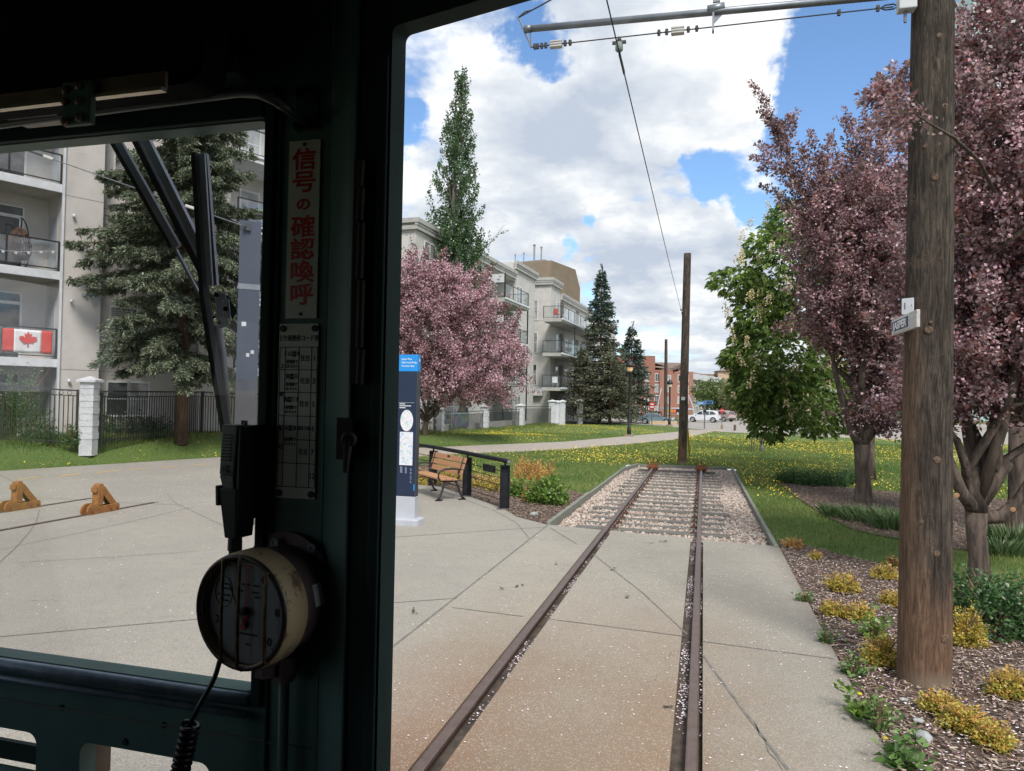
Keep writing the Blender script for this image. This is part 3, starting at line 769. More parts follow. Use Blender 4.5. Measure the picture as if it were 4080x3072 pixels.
# dandelions
M_DAND = simple('dandelion_yellow', (.80, .62, .06), (.70, .52, .05), 20, .7)
def flowers(x, y, h0, h1, rad):
    n = len(x); z = berm(x, y) + rng.uniform(h0, h1, n); k = 6; rad = rad * .66; an = rng.uniform(0, 6.28, n)[:, None] + np.arange(k) * 2 * math.pi / k
    r = rng.uniform(rad * .7, rad * 1.2, n)[:, None]; tx, ty = rng.normal(0, .45, (2, n))
    dx, dy = np.cos(an) * r, np.sin(an) * r
    return np.stack([x[:, None] + dx, y[:, None] + dy, z[:, None] + dx * tx[:, None] + dy * ty[:, None]], 2)
def clumpy(x, y, s, seed, lo):
    f = np.sin(x * s + seed) * np.sin(y * s * .6 + seed * 2) + np.sin(x * s * .43 + y * s * .31 + seed) + rng.normal(0, .7, len(x))
    return f > lo
x, y, r = lawn_points(115000, 11, 62, .8)
zone = np.where(x < x_far(y), np.where(y > 34, .5, .55), np.where(y < 17, 1.9, np.where((x > -1) | (y > 24), -.1, .9)))
k = clumpy(x, y, .9, 1.3, 0) if False else None
f = np.sin(x * .9 + 1.3) * np.sin(y * .55 + 2.6) + np.sin(x * .39 + y * .28 + 1.3) + rng.normal(0, .7, len(x))
keep = f > zone
mound = (np.hypot(x + 10.8, (y - 50) * .6) < 5.2) & (x < x_far(y) - .6)
x2, y2, r2 = lawn_points(26000, 11, 62, .8); km = (np.hypot(x2 + 10.8, (y2 - 50) * .45) < 5.0) & (x2 < x_far(y2) - .4)
xx = np.concatenate([x[keep], x2[km]]); yy = np.concatenate([y[keep], y2[km]])
o = fast_mesh('dandelions', flowers(xx, yy, .03, .10, .026), 6, M_DAND); tag(o, 'yellow dandelion flowers dotted all over the lawn', 'flowers', kind='stuff')
# ------------------------------------------------------------------ trees and shrubs
def leafq(p, d, L, W, droop=0.0):
    """rhombic leaves: base point p (N,3), direction d (N,3)"""
    n = len(p); d = unit(d); r = unit(np.cross(d, rng.normal(size=(n, 3))))
    L = np.broadcast_to(np.asarray(L, float), (n,))[:, None]; W = np.broadcast_to(np.asarray(W, float), (n,))[:, None]
    mid = p + d * L * .5; up = np.cross(r, d)
    tip = p + d * L; tip[:, 2] -= (droop * L)[:, 0]
    return np.stack([p, mid + r * W / 2 + up * W * .12, tip, mid - r * W / 2 + up * W * .12], 1)
def bark(name, c1, c2, sc=9):
    b = NB(name); g = b.noise(sc, 7, .7, b.mapping((1, 1, .22)), .5); v = b.voro(sc * 2.2, b.mapping((1, 1, .2)))
    c = b.mix(b.sm(g, .32, .68), c1, c2); c = b.mix(b.math('MULTIPLY', b.sm(v, .25, .05), .5), c, tuple(x * .4 for x in c2))
    return b.pbr(c, .9, nrm=b.bump(b.math('ADD', g, v), .9, .02), spec=.15)
M_BARK = bark('crabapple_bark', (.15, .118, .095), (.055, .043, .036))
M_BARKG = bark('grey_bark', (.25, .225, .195), (.13, .115, .10))
M_BARKS = bark('spruce_bark', (.17, .115, .085), (.085, .055, .042))
def wiggle(a, b, k=6, amt=.06, sag=0.0, up0=None):
    a, b = np.array(a, float), np.array(b, float); L = np.linalg.norm(b - a); out = []
    for i in range(k + 1):
        t = i / k; p = a + (b - a) * t + rng.normal(0, amt * L * .5, 3) * math.sin(math.pi * t)
        if up0 is not None: p = p + np.array(up0) * L * .35 * t * (1 - t) * 2
        p[2] += sag * math.sin(math.pi * t); out.append(p)
    return out
def in_ellipsoids(n, ells, shell=.35):
    """random points in a union of ellipsoids (centre, radii, weight), thicker towards the skin"""
    w = np.array([e[2] if len(e) > 2 else np.prod(e[1]) for e in ells], float); w /= w.sum()
    k = rng.choice(len(ells), n, p=w); c = np.array([e[0] for e in ells], float)[k]; r = np.array([e[1] for e in ells], float)[k]
    d = unit(rng.normal(size=(n, 3))); rad = (shell + (1 - shell) * rng.random(n)) ** .6
    return c + d * r * rad[:, None], d
def limb_system(mb, trunk_top, targets, r0, k_main, rmin=.008, seg=6):
    """main limbs from the trunk top to spread targets, then finer branches from limb points to every target"""
    T = np.array(targets); idx = [int(rng.integers(len(T)))]
    while len(idx) < k_main:
        dd = np.min([np.linalg.norm(T - T[i], axis=1) for i in idx], axis=0); idx.append(int(np.argmax(dd * rng.uniform(.7, 1, len(T)))))
    nodes, rads = [], []
    for i in idx:
        pts = wiggle(trunk_top, T[i] * .92 + np.array(trunk_top) * .08, 8, .10, 0, (0, 0, .5)); rr = np.linspace(r0, rmin * 1.5, 9); mb.tube(pts, rr, seg)
        nodes += pts[1:]; rads += list(rr[1:])
    N = np.array(nodes); rads = np.array(rads)
    for i in range(len(T)):
        if i in idx: continue
        d = np.linalg.norm(N - T[i], axis=1) + np.maximum(0, N[:, 2] - T[i, 2]) * 1.5
        j = int(np.argmin(d)); mb.tube(wiggle(N[j], T[i], 4, .12), np.linspace(min(rads[j] * .7, .05), rmin, 5), 5, cap=False)
    return mb
def shoots(base, dirs, length, per_m, spread, leafL, leafW, out_bias=.5, curl=.25):
    """leafy shoots: leaves all along each shoot"""
    n = len(base); cnt = np.maximum(3, (length * per_m).astype(int)); k = np.repeat(np.arange(n), cnt); N = len(k)
    t = rng.random(N); dirs = unit(dirs); bend = rng.normal(0, curl, (n, 3))
    p = base[k] + dirs[k] * (length[k] * t)[:, None] + bend[k] * (length[k] * t * t)[:, None]
    sd = unit(rng.normal(size=(N, 3))); taper = (1.05 - .75 * t)[:, None]
    p = p + sd * (spread * rng.random(N) ** .6)[:, None] * taper
    d = sd * (1 - out_bias) + dirs[k] * out_bias + rng.normal(0, .35, (N, 3))
    s = rng.uniform(.65, 1.25, N)
    return leafq(p, d, leafL * s, leafW * s, .12)

CRAB_LEAF = [(.18, .112, .110), (.105, .068, .064), (.26, .165, .172), (.21, .132, .134), (.09, .068, .05), (.33, .21, .225), (.145, .09, .087), (.18, .064, .052), (.38, .26, .28)]
CRAB_BLOOM = [(.52, .32, .37), (.43, .24, .295), (.56, .39, .44), (.34, .18, .225), (.58, .47, .51)]
M_CRABA = leafmat('purple_leaves', CRAB_LEAF, .34, .08, 2.2)
M_CRABB = leafmat('pink_blossom', CRAB_BLOOM, .34, .03)
def crab_tree(name, base, split, trunk_r, ells, nsh, leaf, bloom, label, spikes=(), limbs=7, lean=(0, 0), sh_len=(.35, .9), per_m=60, spread=.09, extra=None, prune=False, targets=70, keep=None):
    root = empty(name, tuple(base), 0, label, 'tree', 'crabapple trees in bloom')
    b = np.array(base, float); top = np.array([split[0], split[1], split[2]]) - b
    mb = MB(); tr = trunk_r
    kp = [np.array([0, 0, -.12]), np.array([0, 0, .08]), top * .35 + [.01, 0, 0], top * .7 - [.01, .01, 0], top]
    mb.tube(kp, [tr * 1.45, tr * 1.15, tr * .95, tr * .93, tr * 1.05], 14)
    E = [((np.array(e[0]) - b), e[1]) + tuple(e[2:]) for e in ells]
    tg, _ = in_ellipsoids(targets, E, .15)
    limb_system(mb, top, tg, tr * .62, limbs)
    if extra:
        for pts, r0, r1 in extra: mb.tube([np.array(p) - b for p in pts], np.linspace(r0, r1, len(pts)), 10)
    mb.build('trunk', M_BARK, root, smooth=True)
    P, d = in_ellipsoids(nsh, E, .12)
    if keep is not None:
        kk = keep(P + b); P, d = P[kk], d[kk]
    up = np.array([0, 0, 1.0]); D = unit(d * .75 + up * .75 + rng.normal(0, .3, P.shape)); Ln = rng.uniform(*sh_len, len(P))
    lg = rng.random(len(P)) < .22; Ln[lg] *= 1.9; D[lg] = unit(D[lg] * .35 + up); spread_k = 1.0
    ng = ~lg
    parts = [shoots((P - D * .3 * Ln[:, None])[ng], D[ng], Ln[ng], per_m, spread, leaf, leaf * .62), shoots((P - D * .25 * Ln[:, None])[lg], D[lg], Ln[lg], per_m * .9, spread * .8, leaf, leaf * .62)]
    for sb, sd, sl, *ls in spikes:
        lf_ = leaf * (ls[0] if ls else 1.0); dn_ = 1.6 if ls else 1.0; sp_w = .75 if ls else 1.0
        n = max(2, int(sl / .3))
        for i in range(n):
            t = i / n
            pp = (np.array(sb) - b)[None] + unit(np.array(sd, float))[None] * sl * t
            parts.append(shoots(pp, np.array([sd], float) + rng.normal(0, .12, (1, 3)), np.array([sl / n * 1.6]), per_m * 2.3 * dn_, spread * (1.6 - .75 * t) * sp_w, lf_, lf_ * .62))
    V = np.concatenate(parts)
    isb = rng.random(len(V)) < .08
    fast_mesh('crown', V, 4, [M_CRABA], root)
    # blossoms in clumps
    ncl = max(10, int(len(P) * bloom)); k = rng.choice(len(P), ncl); c = P[k] + D[k] * (Ln[k] * rng.uniform(.1, .6, ncl))[:, None]
    if keep is not None: pass
    m = rng.integers(12, 34, ncl); kk = np.repeat(np.arange(ncl), m)
    pos = c[kk] + rng.normal(0, spread * .55, (len(kk), 3)); s = rng.uniform(.6, 1.1, len(kk))
    fast_mesh('blossom', leafq(pos, rng.normal(size=pos.shape) + d[k][kk] * .8, leaf * .72 * s, leaf * .68 * s), 4, [M_CRABB], root)
    return root

def px_ell(u, v, dep, ru, rv, rd=None, w=None):
    s = dep / F_PX; c = dp(u, v, dep); rd = rd or (ru + rv) / 2
    e = (tuple(c), (ru * s, rd * s, rv * s)); return e + ((w,) if w else ())
# left blossom tree behind the information pillar
b0 = np.array([-12.6, 31.2, .1]); dL = 33.2
elsL = [px_ell(1735, 1330, dL, 240, 260, 170, 5.5), px_ell(1655, 1150, dL, 90, 130, 100, 1), px_ell(1770, 1150, dL, 95, 110, 100, 1), px_ell(1880, 1240, dL, 100, 140, 120, 1.2), px_ell(1960, 1480, dL, 140, 150, 130, 2), px_ell(2030, 1370, dL, 50, 100, 60, .4), px_ell(1800, 1530, dL, 200, 100, 150, 2.2), px_ell(1560, 1400, dL, 130, 220, 130, 2)]
spL = [(dp(1640, 1090, dL), (-.1, 0, 1), 1.0), (dp(1770, 1080, dL), (.05, 0, 1), 1.0), (dp(1810, 1110, dL), (.2, 0, 1), .7), (dp(1900, 1120, dL), (.7, 0, .6), .9), (dp(2040, 1330, dL), (.35, 0, 1), 1.1), (dp(1985, 1230, dL), (.9, 0, .25), .6), (dp(2060, 1500, dL), (.9, 0, -.1), .5), (dp(2040, 1440, dL), (.8, 0, .6), .7), (dp(1700, 1060, dL), (0, 0, 1), .6)]
crab_tree('blossom_tree', b0, (-12.55, 31.3, 1.0), .13, elsL, 1700, .115, 1.5, 'pink blossoming tree behind the blue information pillar', spL, 8, per_m=52, spread=.20, sh_len=(.35, .8))

# middle blossom tree in the mulch bed, its trunk in full view
b1 = gp(3440, 2000); d1 = float(np.dot(b1 - [0, 0, EYE], FWD))
k = d1 / F_PX
els1 = [px_ell(3450, 1080, d1, 250, 390, 260, 6), px_ell(3270, 900, d1, 105, 130, 150, 1.0), px_ell(3490, 830, d1, 160, 230, 200, 2), px_ell(3350, 1270, d1, 160, 130, 170, 1.3), px_ell(3580, 1450, d1, 170, 250, 200, 2), px_ell(3490, 1650, d1, 100, 70, 130, .6)]
sp1 = [(dp(3200, 800, d1), (-.36, 0, 1), 2.7), (dp(3170, 740, d1), (-.30, 0, 1), 1.5), (dp(3120, 600, d1), (.25, 0, 1), .8), (dp(3110, 640, d1), (-.6, 0, .5), .5), (dp(3170, 730, d1), (-.8, 0, .75), 1.0), (dp(3130, 560, d1), (-.5, .1, .8), .6), (dp(3225, 700, d1), (.05, 0, 1), .8), (dp(3190, 850, d1), (-.7, .2, .7), .8), (dp(3230, 800, d1), (-.1, 0, 1), 1.1), (dp(3265, 780, d1), (.03, 0, 1), 1.0), (dp(3330, 760, d1), (-.05, 0, 1), .95), (dp(3300, 800, d1), (.0, 0, 1), .9), (dp(3410, 720, d1), (-.05, 0, 1), 1.4), (dp(3440, 680, d1), (.0, 0, 1), 1.0), (dp(3480, 640, d1), (.08, 0, 1), 1.9), (dp(3540, 620, d1), (.02, 0, 1), 1.5), (dp(3570, 560, d1), (.05, 0, 1), 1.5), (dp(3150, 1310, d1), (-1, 0, .1), .3), (dp(3620, 420, d1), (.0, 0, 1), 1.0)]
tp = dp(3435, 1770, d1); 
ex1 = [([tp + [0, 0, -.08], dp(3395, 1720, d1), dp(3370, 1640, d1), dp(3330, 1500, d1), dp(3290, 1250, d1), dp(3270, 1000, d1)], .115, .012), ([tp + [0, 0, -.08], dp(3462, 1690, d1), dp(3480, 1600, d1), dp(3520, 1400, d1), dp(3500, 1100, d1), dp(3490, 800, d1)], .14, .012)]
crab_tree('crabapple_tree', b1, tuple(tp), .165, els1, 1080, .078, .5, 'purple leaved tree whose bare forked trunk rises from the mulch bed', sp1, 8, per_m=120, spread=.17, sh_len=(.4, .9), extra=ex1)

# near blossom tree right behind the thick pole, cut by the frame
b2 = gp(3900, 2330); d2 = float(np.dot(b2 - [0, 0, EYE], FWD))
els2 = [px_ell(4080, 700, d2, 420, 560, 420, 6), px_ell(3950, 1350, d2, 340, 330, 330, 3.5), px_ell(4150, 200, d2, 300, 420, 300, 2), px_ell(3800, 700, d2, 120, 250, 200, .7), px_ell(4250, 1400, d2, 300, 300, 300, 2), px_ell(3720, 1560, d2, 130, 130, 150, .7)]
sp2 = [(dp(3640, 470, d2 - 3.4), (-.8, -.1, .5), .30, .62), (dp(3600, 440, d2 - 3.4), (-.4, -.1, .8), .26, .62), (dp(3560, 400, d2 - 3.4), (-.7, 0, .3), .2, .62), (dp(3590, 500, d2 - 3.4), (-.9, 0, .1), .2, .62), (dp(3700, 500, d2 - 3.45), (-.85, .05, .5), .17, .62), (dp(3870, 250, d2), (0, 0, 1), .5), (dp(3935, 170, d2), (.05, 0, 1), 1.0), (dp(3600, 480, d2), (-.4, 0, .8), .45), (dp(3640, 620, d2), (-.3, 0, 1), .6), (dp(4030, 120, d2), (.1, 0, 1), .9)]
f2 = dp(3890, 2040, d2)
ex2 = [([f2, dp(3830, 1960, d2 - .1), dp(3800, 1880, d2 - .15), dp(3760, 1780, d2 - .1), dp(3700, 1700, d2), dp(3640, 1500, d2), dp(3620, 1300, d2)], .085, .012), ([f2, dp(3895, 1930, d2), dp(3880, 1850, d2 + .1), dp(3850, 1700, d2 + .1), dp(3870, 1400, d2 + .1), dp(3900, 1000, d2)], .12, .015), ([f2, dp(3925, 1900, d2 + .15), dp(3935, 1800, d2 + .2), dp(3980, 1650, d2 + .2), dp(4040, 1300, d2 + .2), dp(4080, 900, d2)], .09, .012),
       ([f2 + [0, 0, -.05], dp(3985, 2060, d2), dp(4060, 1990, d2 - .05), dp(4140, 1860, d2 - .1), dp(4200, 1600, d2 - .1), dp(4250, 1200, d2)], .10, .015), ([dp(3960, 760, d2 - 1.2), dp(3900, 640, d2 - 2.2), dp(3800, 548, d2 - 3.3), dp(3700, 490, d2 - 3.45), dp(3600, 420, d2 - 3.45)], .02, .004)]
crab_tree('crabapple_tree', b2, tuple(f2), .115, els2, 1450, .064, .7, 'nearest blossom tree, partly hidden by the thick wooden pole', sp2, 7, per_m=125, spread=.13, sh_len=(.3, .75), extra=ex2)
# third trunk by the right edge
b3 = gp(4042, 2120); d3 = float(np.dot(b3 - [0, 0, EYE], FWD))
els3 = [px_ell(4150, 1150, d3, 260, 420, 260, 4)]
crab_tree('crabapple_tree', b3, tuple(dp(4055, 1700, d3)), .13, els3, 900, .06, .25, 'pale trunked tree standing behind the nearest blossom tree at the right edge', (), 5, per_m=50, spread=.12)
# pruned pale cut ends are part of the near tree's look, on its trunk
root2 = bpy.data.objects['crabapple_tree.001']
M_CUT = simple('pruning_cut', (.42, .24, .11), (.30, .17, .08), 30, .8)
for (u, v, dd, r) in ((3812, 1973, -.19, .03), (4036, 2030, -.16, .03)):
    p = dp(u, v, d2 + dd) - b2
    MB().lathe([(r, 0), (r * .96, .012), (r * .5, .014)], tuple(p), tuple(-ray(u, v)), 12).build('pruning_cut', M_CUT, root2)

# horse chestnut behind the middle tree: hanging five part leaves and upright cream flower spikes
M_CHEST = leafmat('chestnut_leaves', [(.11, .17, .036), (.082, .142, .032), (.14, .205, .042), (.06, .11, .028), (.18, .25, .055), (.10, .165, .036)], .40, .05, 1.5)
M_PANICLE = leafmat('chestnut_flowers', [(.58, .51, .31), (.50, .43, .24), (.58, .55, .38), (.50, .38, .26)], .2, .0)
def chestnut(base, dc, ells, nl, nf, label, leafL=.21, name='chestnut_tree', prune_low=None):
    root = empty(name, tuple(base), 0, label, 'tree')
    b = np.array(base, float); E = [((np.array(e[0]) - b), e[1]) + tuple(e[2:]) for e in ells]
    mb = MB(); top = np.array([0, .1, 2.2]); mb.tube([(0, 0, -.1), (0, .02, .6), (.02, .05, 1.4), top], [.21, .16, .15, .15], 12)
    tg, _ = in_ellipsoids(60, E, .2); limb_system(mb, top, tg, .09, 8); mb.build('trunk', M_BARK, root, smooth=True)
    P, d = in_ellipsoids(nl, E, .45)
    k = 5; kk = np.repeat(np.arange(nl), k); j = np.tile(np.arange(k), nl); a0 = rng.uniform(0, 6.28, nl)[kk]; an = a0 + (j - 2) * .62
    out = unit(d * [1, 1, .35] + rng.normal(0, .25, d.shape)); hx = unit(np.cross(out, [0, 0, 1.0])); hy = unit(np.cross(hx, out) * 1.0)
    fan = (j - 2) * .55 + rng.normal(0, .1, len(j))
    dirs = out[kk] * np.cos(fan)[:, None] + hx[kk] * np.sin(fan)[:, None] + np.array([0, 0, -1.0]) * rng.uniform(.25, .95, (len(kk), 1))
    s = rng.uniform(.7, 1.15, nl)[kk] * (1 - .12 * np.abs(j - 2))
    V = leafq(P[kk] + rng.normal(0, .01, (len(kk), 3)), dirs, leafL * s, leafL * .40 * s, .1)
    fast_mesh('crown', V, 4, [M_CHEST], root)
    # flower spikes on the outer skin
    Pf, df = in_ellipsoids(nf * 3, E, .97); sel = (df[:, 1] < .3); Pf = (Pf + df * [.16, .16, .1])[sel][:nf]
    m = 42; kk = np.repeat(np.arange(len(Pf)), m); t = rng.random(len(kk)); hh = rng.uniform(.2, .34, len(Pf))[kk]
    a = rng.uniform(0, 6.28, len(kk)); rr = .075 * (1 - t * .8) * rng.random(len(kk)) ** .5
    pos = Pf[kk] + np.stack([np.cos(a) * rr, np.sin(a) * rr, t * hh + .02], 1)
    fast_mesh('flower_spikes', leafq(pos, np.stack([np.cos(a), np.sin(a), rng.normal(.2, .4, len(a))], 1), .05, .042), 4, [M_PANICLE], root)
    return root
bc = np.array([4.72, 23.0, 0]); dc = float(np.dot(bc - [0, 0, EYE], FWD))
elsC = [px_ell(3130, 1080, dc, 180, 220, 260, 2.0), px_ell(3095, 1420, dc, 195, 200, 260, 2.4), px_ell(3020, 1560, dc, 120, 110, 180, 1.0), px_ell(3230, 1600, dc, 240, 140, 260, 2.0), px_ell(3040, 1250, dc, 130, 120, 200, .9), px_ell(3150, 880, dc, 90, 80, 150, .5), px_ell(3060, 1670, dc, 80, 90, 120, .5), px_ell(2925, 1425, dc, 60, 45, 100, .25), px_ell(2930, 1120, dc, 110, 60, 140, .35),
        px_ell(3420, 900, dc + .6, 260, 200, 260, 2.0), px_ell(3520, 1300, dc + .8, 250, 330, 300, 1.8), px_ell(3700, 900, dc + .8, 170, 220, 250, .7)]
chestnut(bc, dc, elsC, 9000, 230, 'dense green tree with upright cream flower spikes, in front of the road')

# young staked tree further out
by = gp(3034, 1800); dy = float(np.dot(by - [0, 0, EYE], FWD))
ry = empty('young_tree', tuple(by), 0, 'thin young tree with a pale trunk between stakes on the dandelion lawn', 'tree')
mb = MB(); mb.tube([(0, 0, -.1), (.02, 0, 1.0), (0, 0, 2.6)], [.11, .09, .05], 10); mb.build('trunk', bark('pale_bark', (.52, .48, .43), (.36, .33, .29)), ry, smooth=True)
P, d = in_ellipsoids(900, [((0, 0, 3.2), (1.1, 1.1, 1.3))], .3); fast_mesh('crown', shoots(P, d + [0, 0, .4], rng.uniform(.2, .5, 900), 16, .1, .09, .055), 4, [M_CHEST], ry)
for u, v0, v1, lb in ((2994, 1735, 1798, 'thin dark stake left of the young pale trunk, further out of two'), (3003, 1738, 1800, 'thin dark stake between its twin and the young pale trunk')):
    p = gp(u, v1); tag(MB().tube([(0, 0, -.1), (.03, 0, 1.75)], .022, 6).build('tree_stake', M_BARK, loc=tuple(p)), lb, 'stake', 'stakes of the young tree')

# poplar behind the left blossom tree
M_POP = leafmat('poplar_leaves', [(.055, .105, .042), (.042, .085, .034), (.075, .13, .05), (.035, .068, .03), (.09, .145, .06)], .34, .07, 1.2)
bp = np.array([-15.4, 43.5, 0]); dpp = float(np.dot(bp - [0, 0, EYE], FWD))
rp = empty('poplar_tree', tuple(bp), 0, 'tall narrow green tree rising above the apartment roof', 'tree')
prof_v = np.array([290, 400, 480, 560, 640, 720, 800, 900, 1000, 1100, 1250, 1450, 1600]); prof_w = np.array([14, 34, 52, 66, 78, 96, 110, 116, 112, 122, 130, 122, 76]); prof_c = np.array([1840, 1838, 1826, 1818, 1815, 1812, 1808, 1812, 1818, 1838, 1850, 1850, 1850])
mb = MB(); ax = [np.array([0, 0, -.2])] + [dp(c, v, dpp) - bp for v, c in zip(prof_v[::-1], prof_c[::-1])]; mb.tube(ax, np.linspace(.26, .02, len(ax)), 9)
n = 520; v = 300 + 1250 * rng.random(n) ** .85; w = np.interp(v, prof_v, prof_w); c = np.interp(v, prof_v, prof_c); ph = rng.uniform(0, 6.28, n); rr = rng.random(n) ** .55
tip = np.stack([dp(cc + ww * r_ * math.cos(p_), vv_, dpp) + FWD * (ww * r_ * math.sin(p_) * dpp / F_PX) - bp for cc, ww, r_, p_, vv_ in zip(c, w, rr, ph, v)])
cen = np.stack([dp(cc, min(vv_ + 170, 1650), dpp) - bp for cc, vv_ in zip(c, v)])
st = cen + (tip - cen) * .3
for a, q in list(zip(st, tip))[:260]: mb.tube([a, (a + q) / 2 + rng.normal(0, .05, 3), q], [.025, .016, .006], 4, cap=False)
dd = unit(tip - cen) * .5 + np.array([0, 0, .9]); Ln = rng.uniform(.7, 1.5, n) * np.interp(v, [300, 700, 1600], [.7, .9, 1.1])
dens = np.interp(v, [290, 420, 560, 800, 1200], [.42, .6, .8, 1.0, 1.2])
V = np.concatenate([shoots(tip[k:k + 1] - unit(dd[k:k + 1]) * Ln[k] * .55, dd[k:k + 1], Ln[k:k + 1], 92 * dens[k], .27, .13, .12, .2, .14) for k in range(n)])
sp = [dp(1905, 1010, dpp) - bp, dp(1960, 960, dpp) - bp, dp(2010, 895, dpp) - bp]; mb.tube(sp, [.03, .02, .008], 5)
V = np.concatenate([V, shoots(np.array([sp[1]]), np.array([sp[2] - sp[1]]), np.array([1.2]), 34, .12, .1, .09), shoots(np.array([dp(1930, 1040, dpp) - bp, dp(1945, 1100, dpp) - bp]), np.array([[.5, 0, 1.0], [.6, 0, .9]]), np.array([1.3, 1.2]), 70, .22, .1, .09)])
mb.build('trunk', M_BARKG, rp, smooth=True); fast_mesh('crown', V, 4, [M_POP], rp)

# spruces
def spruce_mats(nm, cols): return leafmat(nm, cols, .12, .05)
M_SPA = spruce_mats('blue_spruce_needles', [(.115, .140, .088), (.080, .102, .064), (.165, .195, .125), (.052, .064, .044), (.140, .170, .108), (.075, .07, .05)])
M_SPB = spruce_mats('dark_spruce_needles', [(.052, .078, .062), (.040, .060, .048), (.072, .102, .078), (.032, .048, .040)])
M_SPC = spruce_mats('olive_spruce_needles', [(.085, .090, .055), (.068, .075, .048), (.105, .108, .066), (.055, .062, .042), (.075, .078, .050)])
def spruce(base, H, Rm, mat, label, whorl=.45, nb=11, zlo=.6, needle=.10, nw=.03, per=46, taper=.85, droop=.28, trunk_r=.17, low_mat=None, seed_gap=.0, name='spruce_tree', tuft=.16, group=None, zmax=None, rfun=None, hangk=.5, spray=0):
    root = empty(name, tuple(base), 0, label, 'tree', group)
    mb = MB(); mb.tube([(0, 0, -.2), (0, 0, H * .5), (0, 0, H)], [trunk_r, trunk_r * .55, .012], 10)
    z = zlo; PP, DD, MM = [], [], []
    while z < H - .15:
        t = z / H; Rz = (rfun(z) if rfun else Rm * (1 - t) ** taper)
        if zmax and z > zmax: break
        for q in range(max(4, int(nb * (1 - .35 * t)))):
            a = rng.uniform(0, 6.283); L = Rz * rng.uniform(.72, 1.08); z0 = z + rng.uniform(-.5, .5) * whorl
            dr = droop * L * rng.uniform(.7, 1.3) * (1 - t * .9); h = np.array([math.cos(a), math.sin(a), 0])
            k = 9; s = np.linspace(0, 1, k); lift = (.10 + .35 * t) * L
            cz = z0 + lift * s - (dr + lift) * s ** 1.6 + .10 * L * s ** 4
            pts = [h * (L * x) + np.array([0, 0, c_]) for x, c_ in zip(s, cz)]
            if L > .5: mb.tube(pts[::2], np.linspace(max(.012, .018 * L), .004, len(pts[::2])), 4, cap=False)
            if spray:
                nbl = int(spray * L) + 4; ub = np.sort(rng.uniform(.08, 1.0, nbl) ** .85); sg = rng.choice([-1.0, 1.0], nbl); sd = np.array([-h[1], h[0], 0])
                o_ = np.stack([np.interp(ub, s, [p[0] for p in pts]), np.interp(ub, s, [p[1] for p in pts]), np.interp(ub, s, cz)], 1)
                bl = (.16 + .26 * L * (1 - ub) ** .8 * (.35 + ub)) * rng.uniform(.6, 1.15, nbl); hg = rng.uniform(.05, .9, nbl)
                bd = unit(h[None] * .75 + sd[None] * sg[:, None] * rng.uniform(.3, .9, (nbl, 1)) + np.array([0, 0, -1.0]) * hg[:, None])
                kk = np.repeat(np.arange(nbl), np.maximum(6, (bl * per).astype(int))); tt_ = rng.random(len(kk))
                p = o_[kk] + bd[kk] * (bl[kk] * tt_)[:, None] + rng.normal(0, tuft * .32, (len(kk), 3)); p[:, 2] -= .12 * bl[kk] * tt_ ** 2
                PP.append(p); DD.append(bd[kk] + rng.normal(0, .5, (len(kk), 3))); continue
            n = int(per * L) + 8; u = rng.uniform(.12, 1.0, n) ** .8
            bx = np.interp(u, s, [p[0] for p in pts]); by_ = np.interp(u, s, [p[1] for p in pts]); bz = np.interp(u, s, cz)
            sd = np.array([-h[1], h[0], 0]); wv = (tuft + (.32 if hangk < .8 else .24) * L * (1 - u) * u * 1.6) * rng.uniform(-1, 1, n)
            hang = -np.abs(rng.normal(0, .09 + .05 * L, n)) * (rng.random(n) < hangk) + rng.normal(0, .02, n)
            p = np.stack([bx, by_, bz], 1) + sd[None] * wv[:, None] + h[None] * (-.4 * np.abs(wv))[:, None]; p[:, 2] += hang - .12 * np.abs(wv)
            d = h[None] * .8 + sd[None] * np.sign(wv)[:, None] * rng.uniform(.2, .9, (n, 1)) + np.array([0, 0, -.15]) + rng.normal(0, .35, (n, 3))
            PP.append(p); DD.append(d)
        z += whorl * rng.uniform(.8, 1.2) * (1 - .45 * t)
    # leader
    p = np.stack([rng.normal(0, .03, 40), rng.normal(0, .03, 40), H - rng.uniform(-.35, .9, 40)], 1); PP.append(p); DD.append(np.concatenate([rng.normal(0, .5, (40, 2)), np.full((40, 1), .9)], 1))
    P, D_ = np.concatenate(PP), np.concatenate(DD); s = rng.uniform(.7, 1.3, len(P))
    mb.build('trunk', M_BARKS, root, smooth=True)
    V = leafq(P, D_, needle * s, nw * s, .05)
    if low_mat:
        zl, m2 = low_mat; mi = ((P[:, 2] + rng.normal(0, .9, len(P))) < zl).astype(int); fast_mesh('crown', V, 4, [mat, m2], root, mi)
    else: fast_mesh('crown', V, 4, [mat], root)
    return root
# big spruce between fence and building
bs = dp(722, 1738, 24.6); bs[2] = .55
def r_big(z):
    return float(np.interp(z, [0, 2.2, 3.2, 4.5, 6.5, 8.0, 9.3, 11, 13.5, 16.5], [1.2, 2.0, 2.9, 3.2, 3.3, 3.0, 2.5, 1.9, 1.3, .1]))
spruce(bs, 16.5, 3.0, M_SPA, 'large blue green spruce behind the fence, seen past the wiper', whorl=.72, nb=13, zlo=2.6, needle=.12, nw=.036, per=185, droop=.40, trunk_r=.22, tuft=.11, spray=13, rfun=r_big, group='spruces by the apartments')
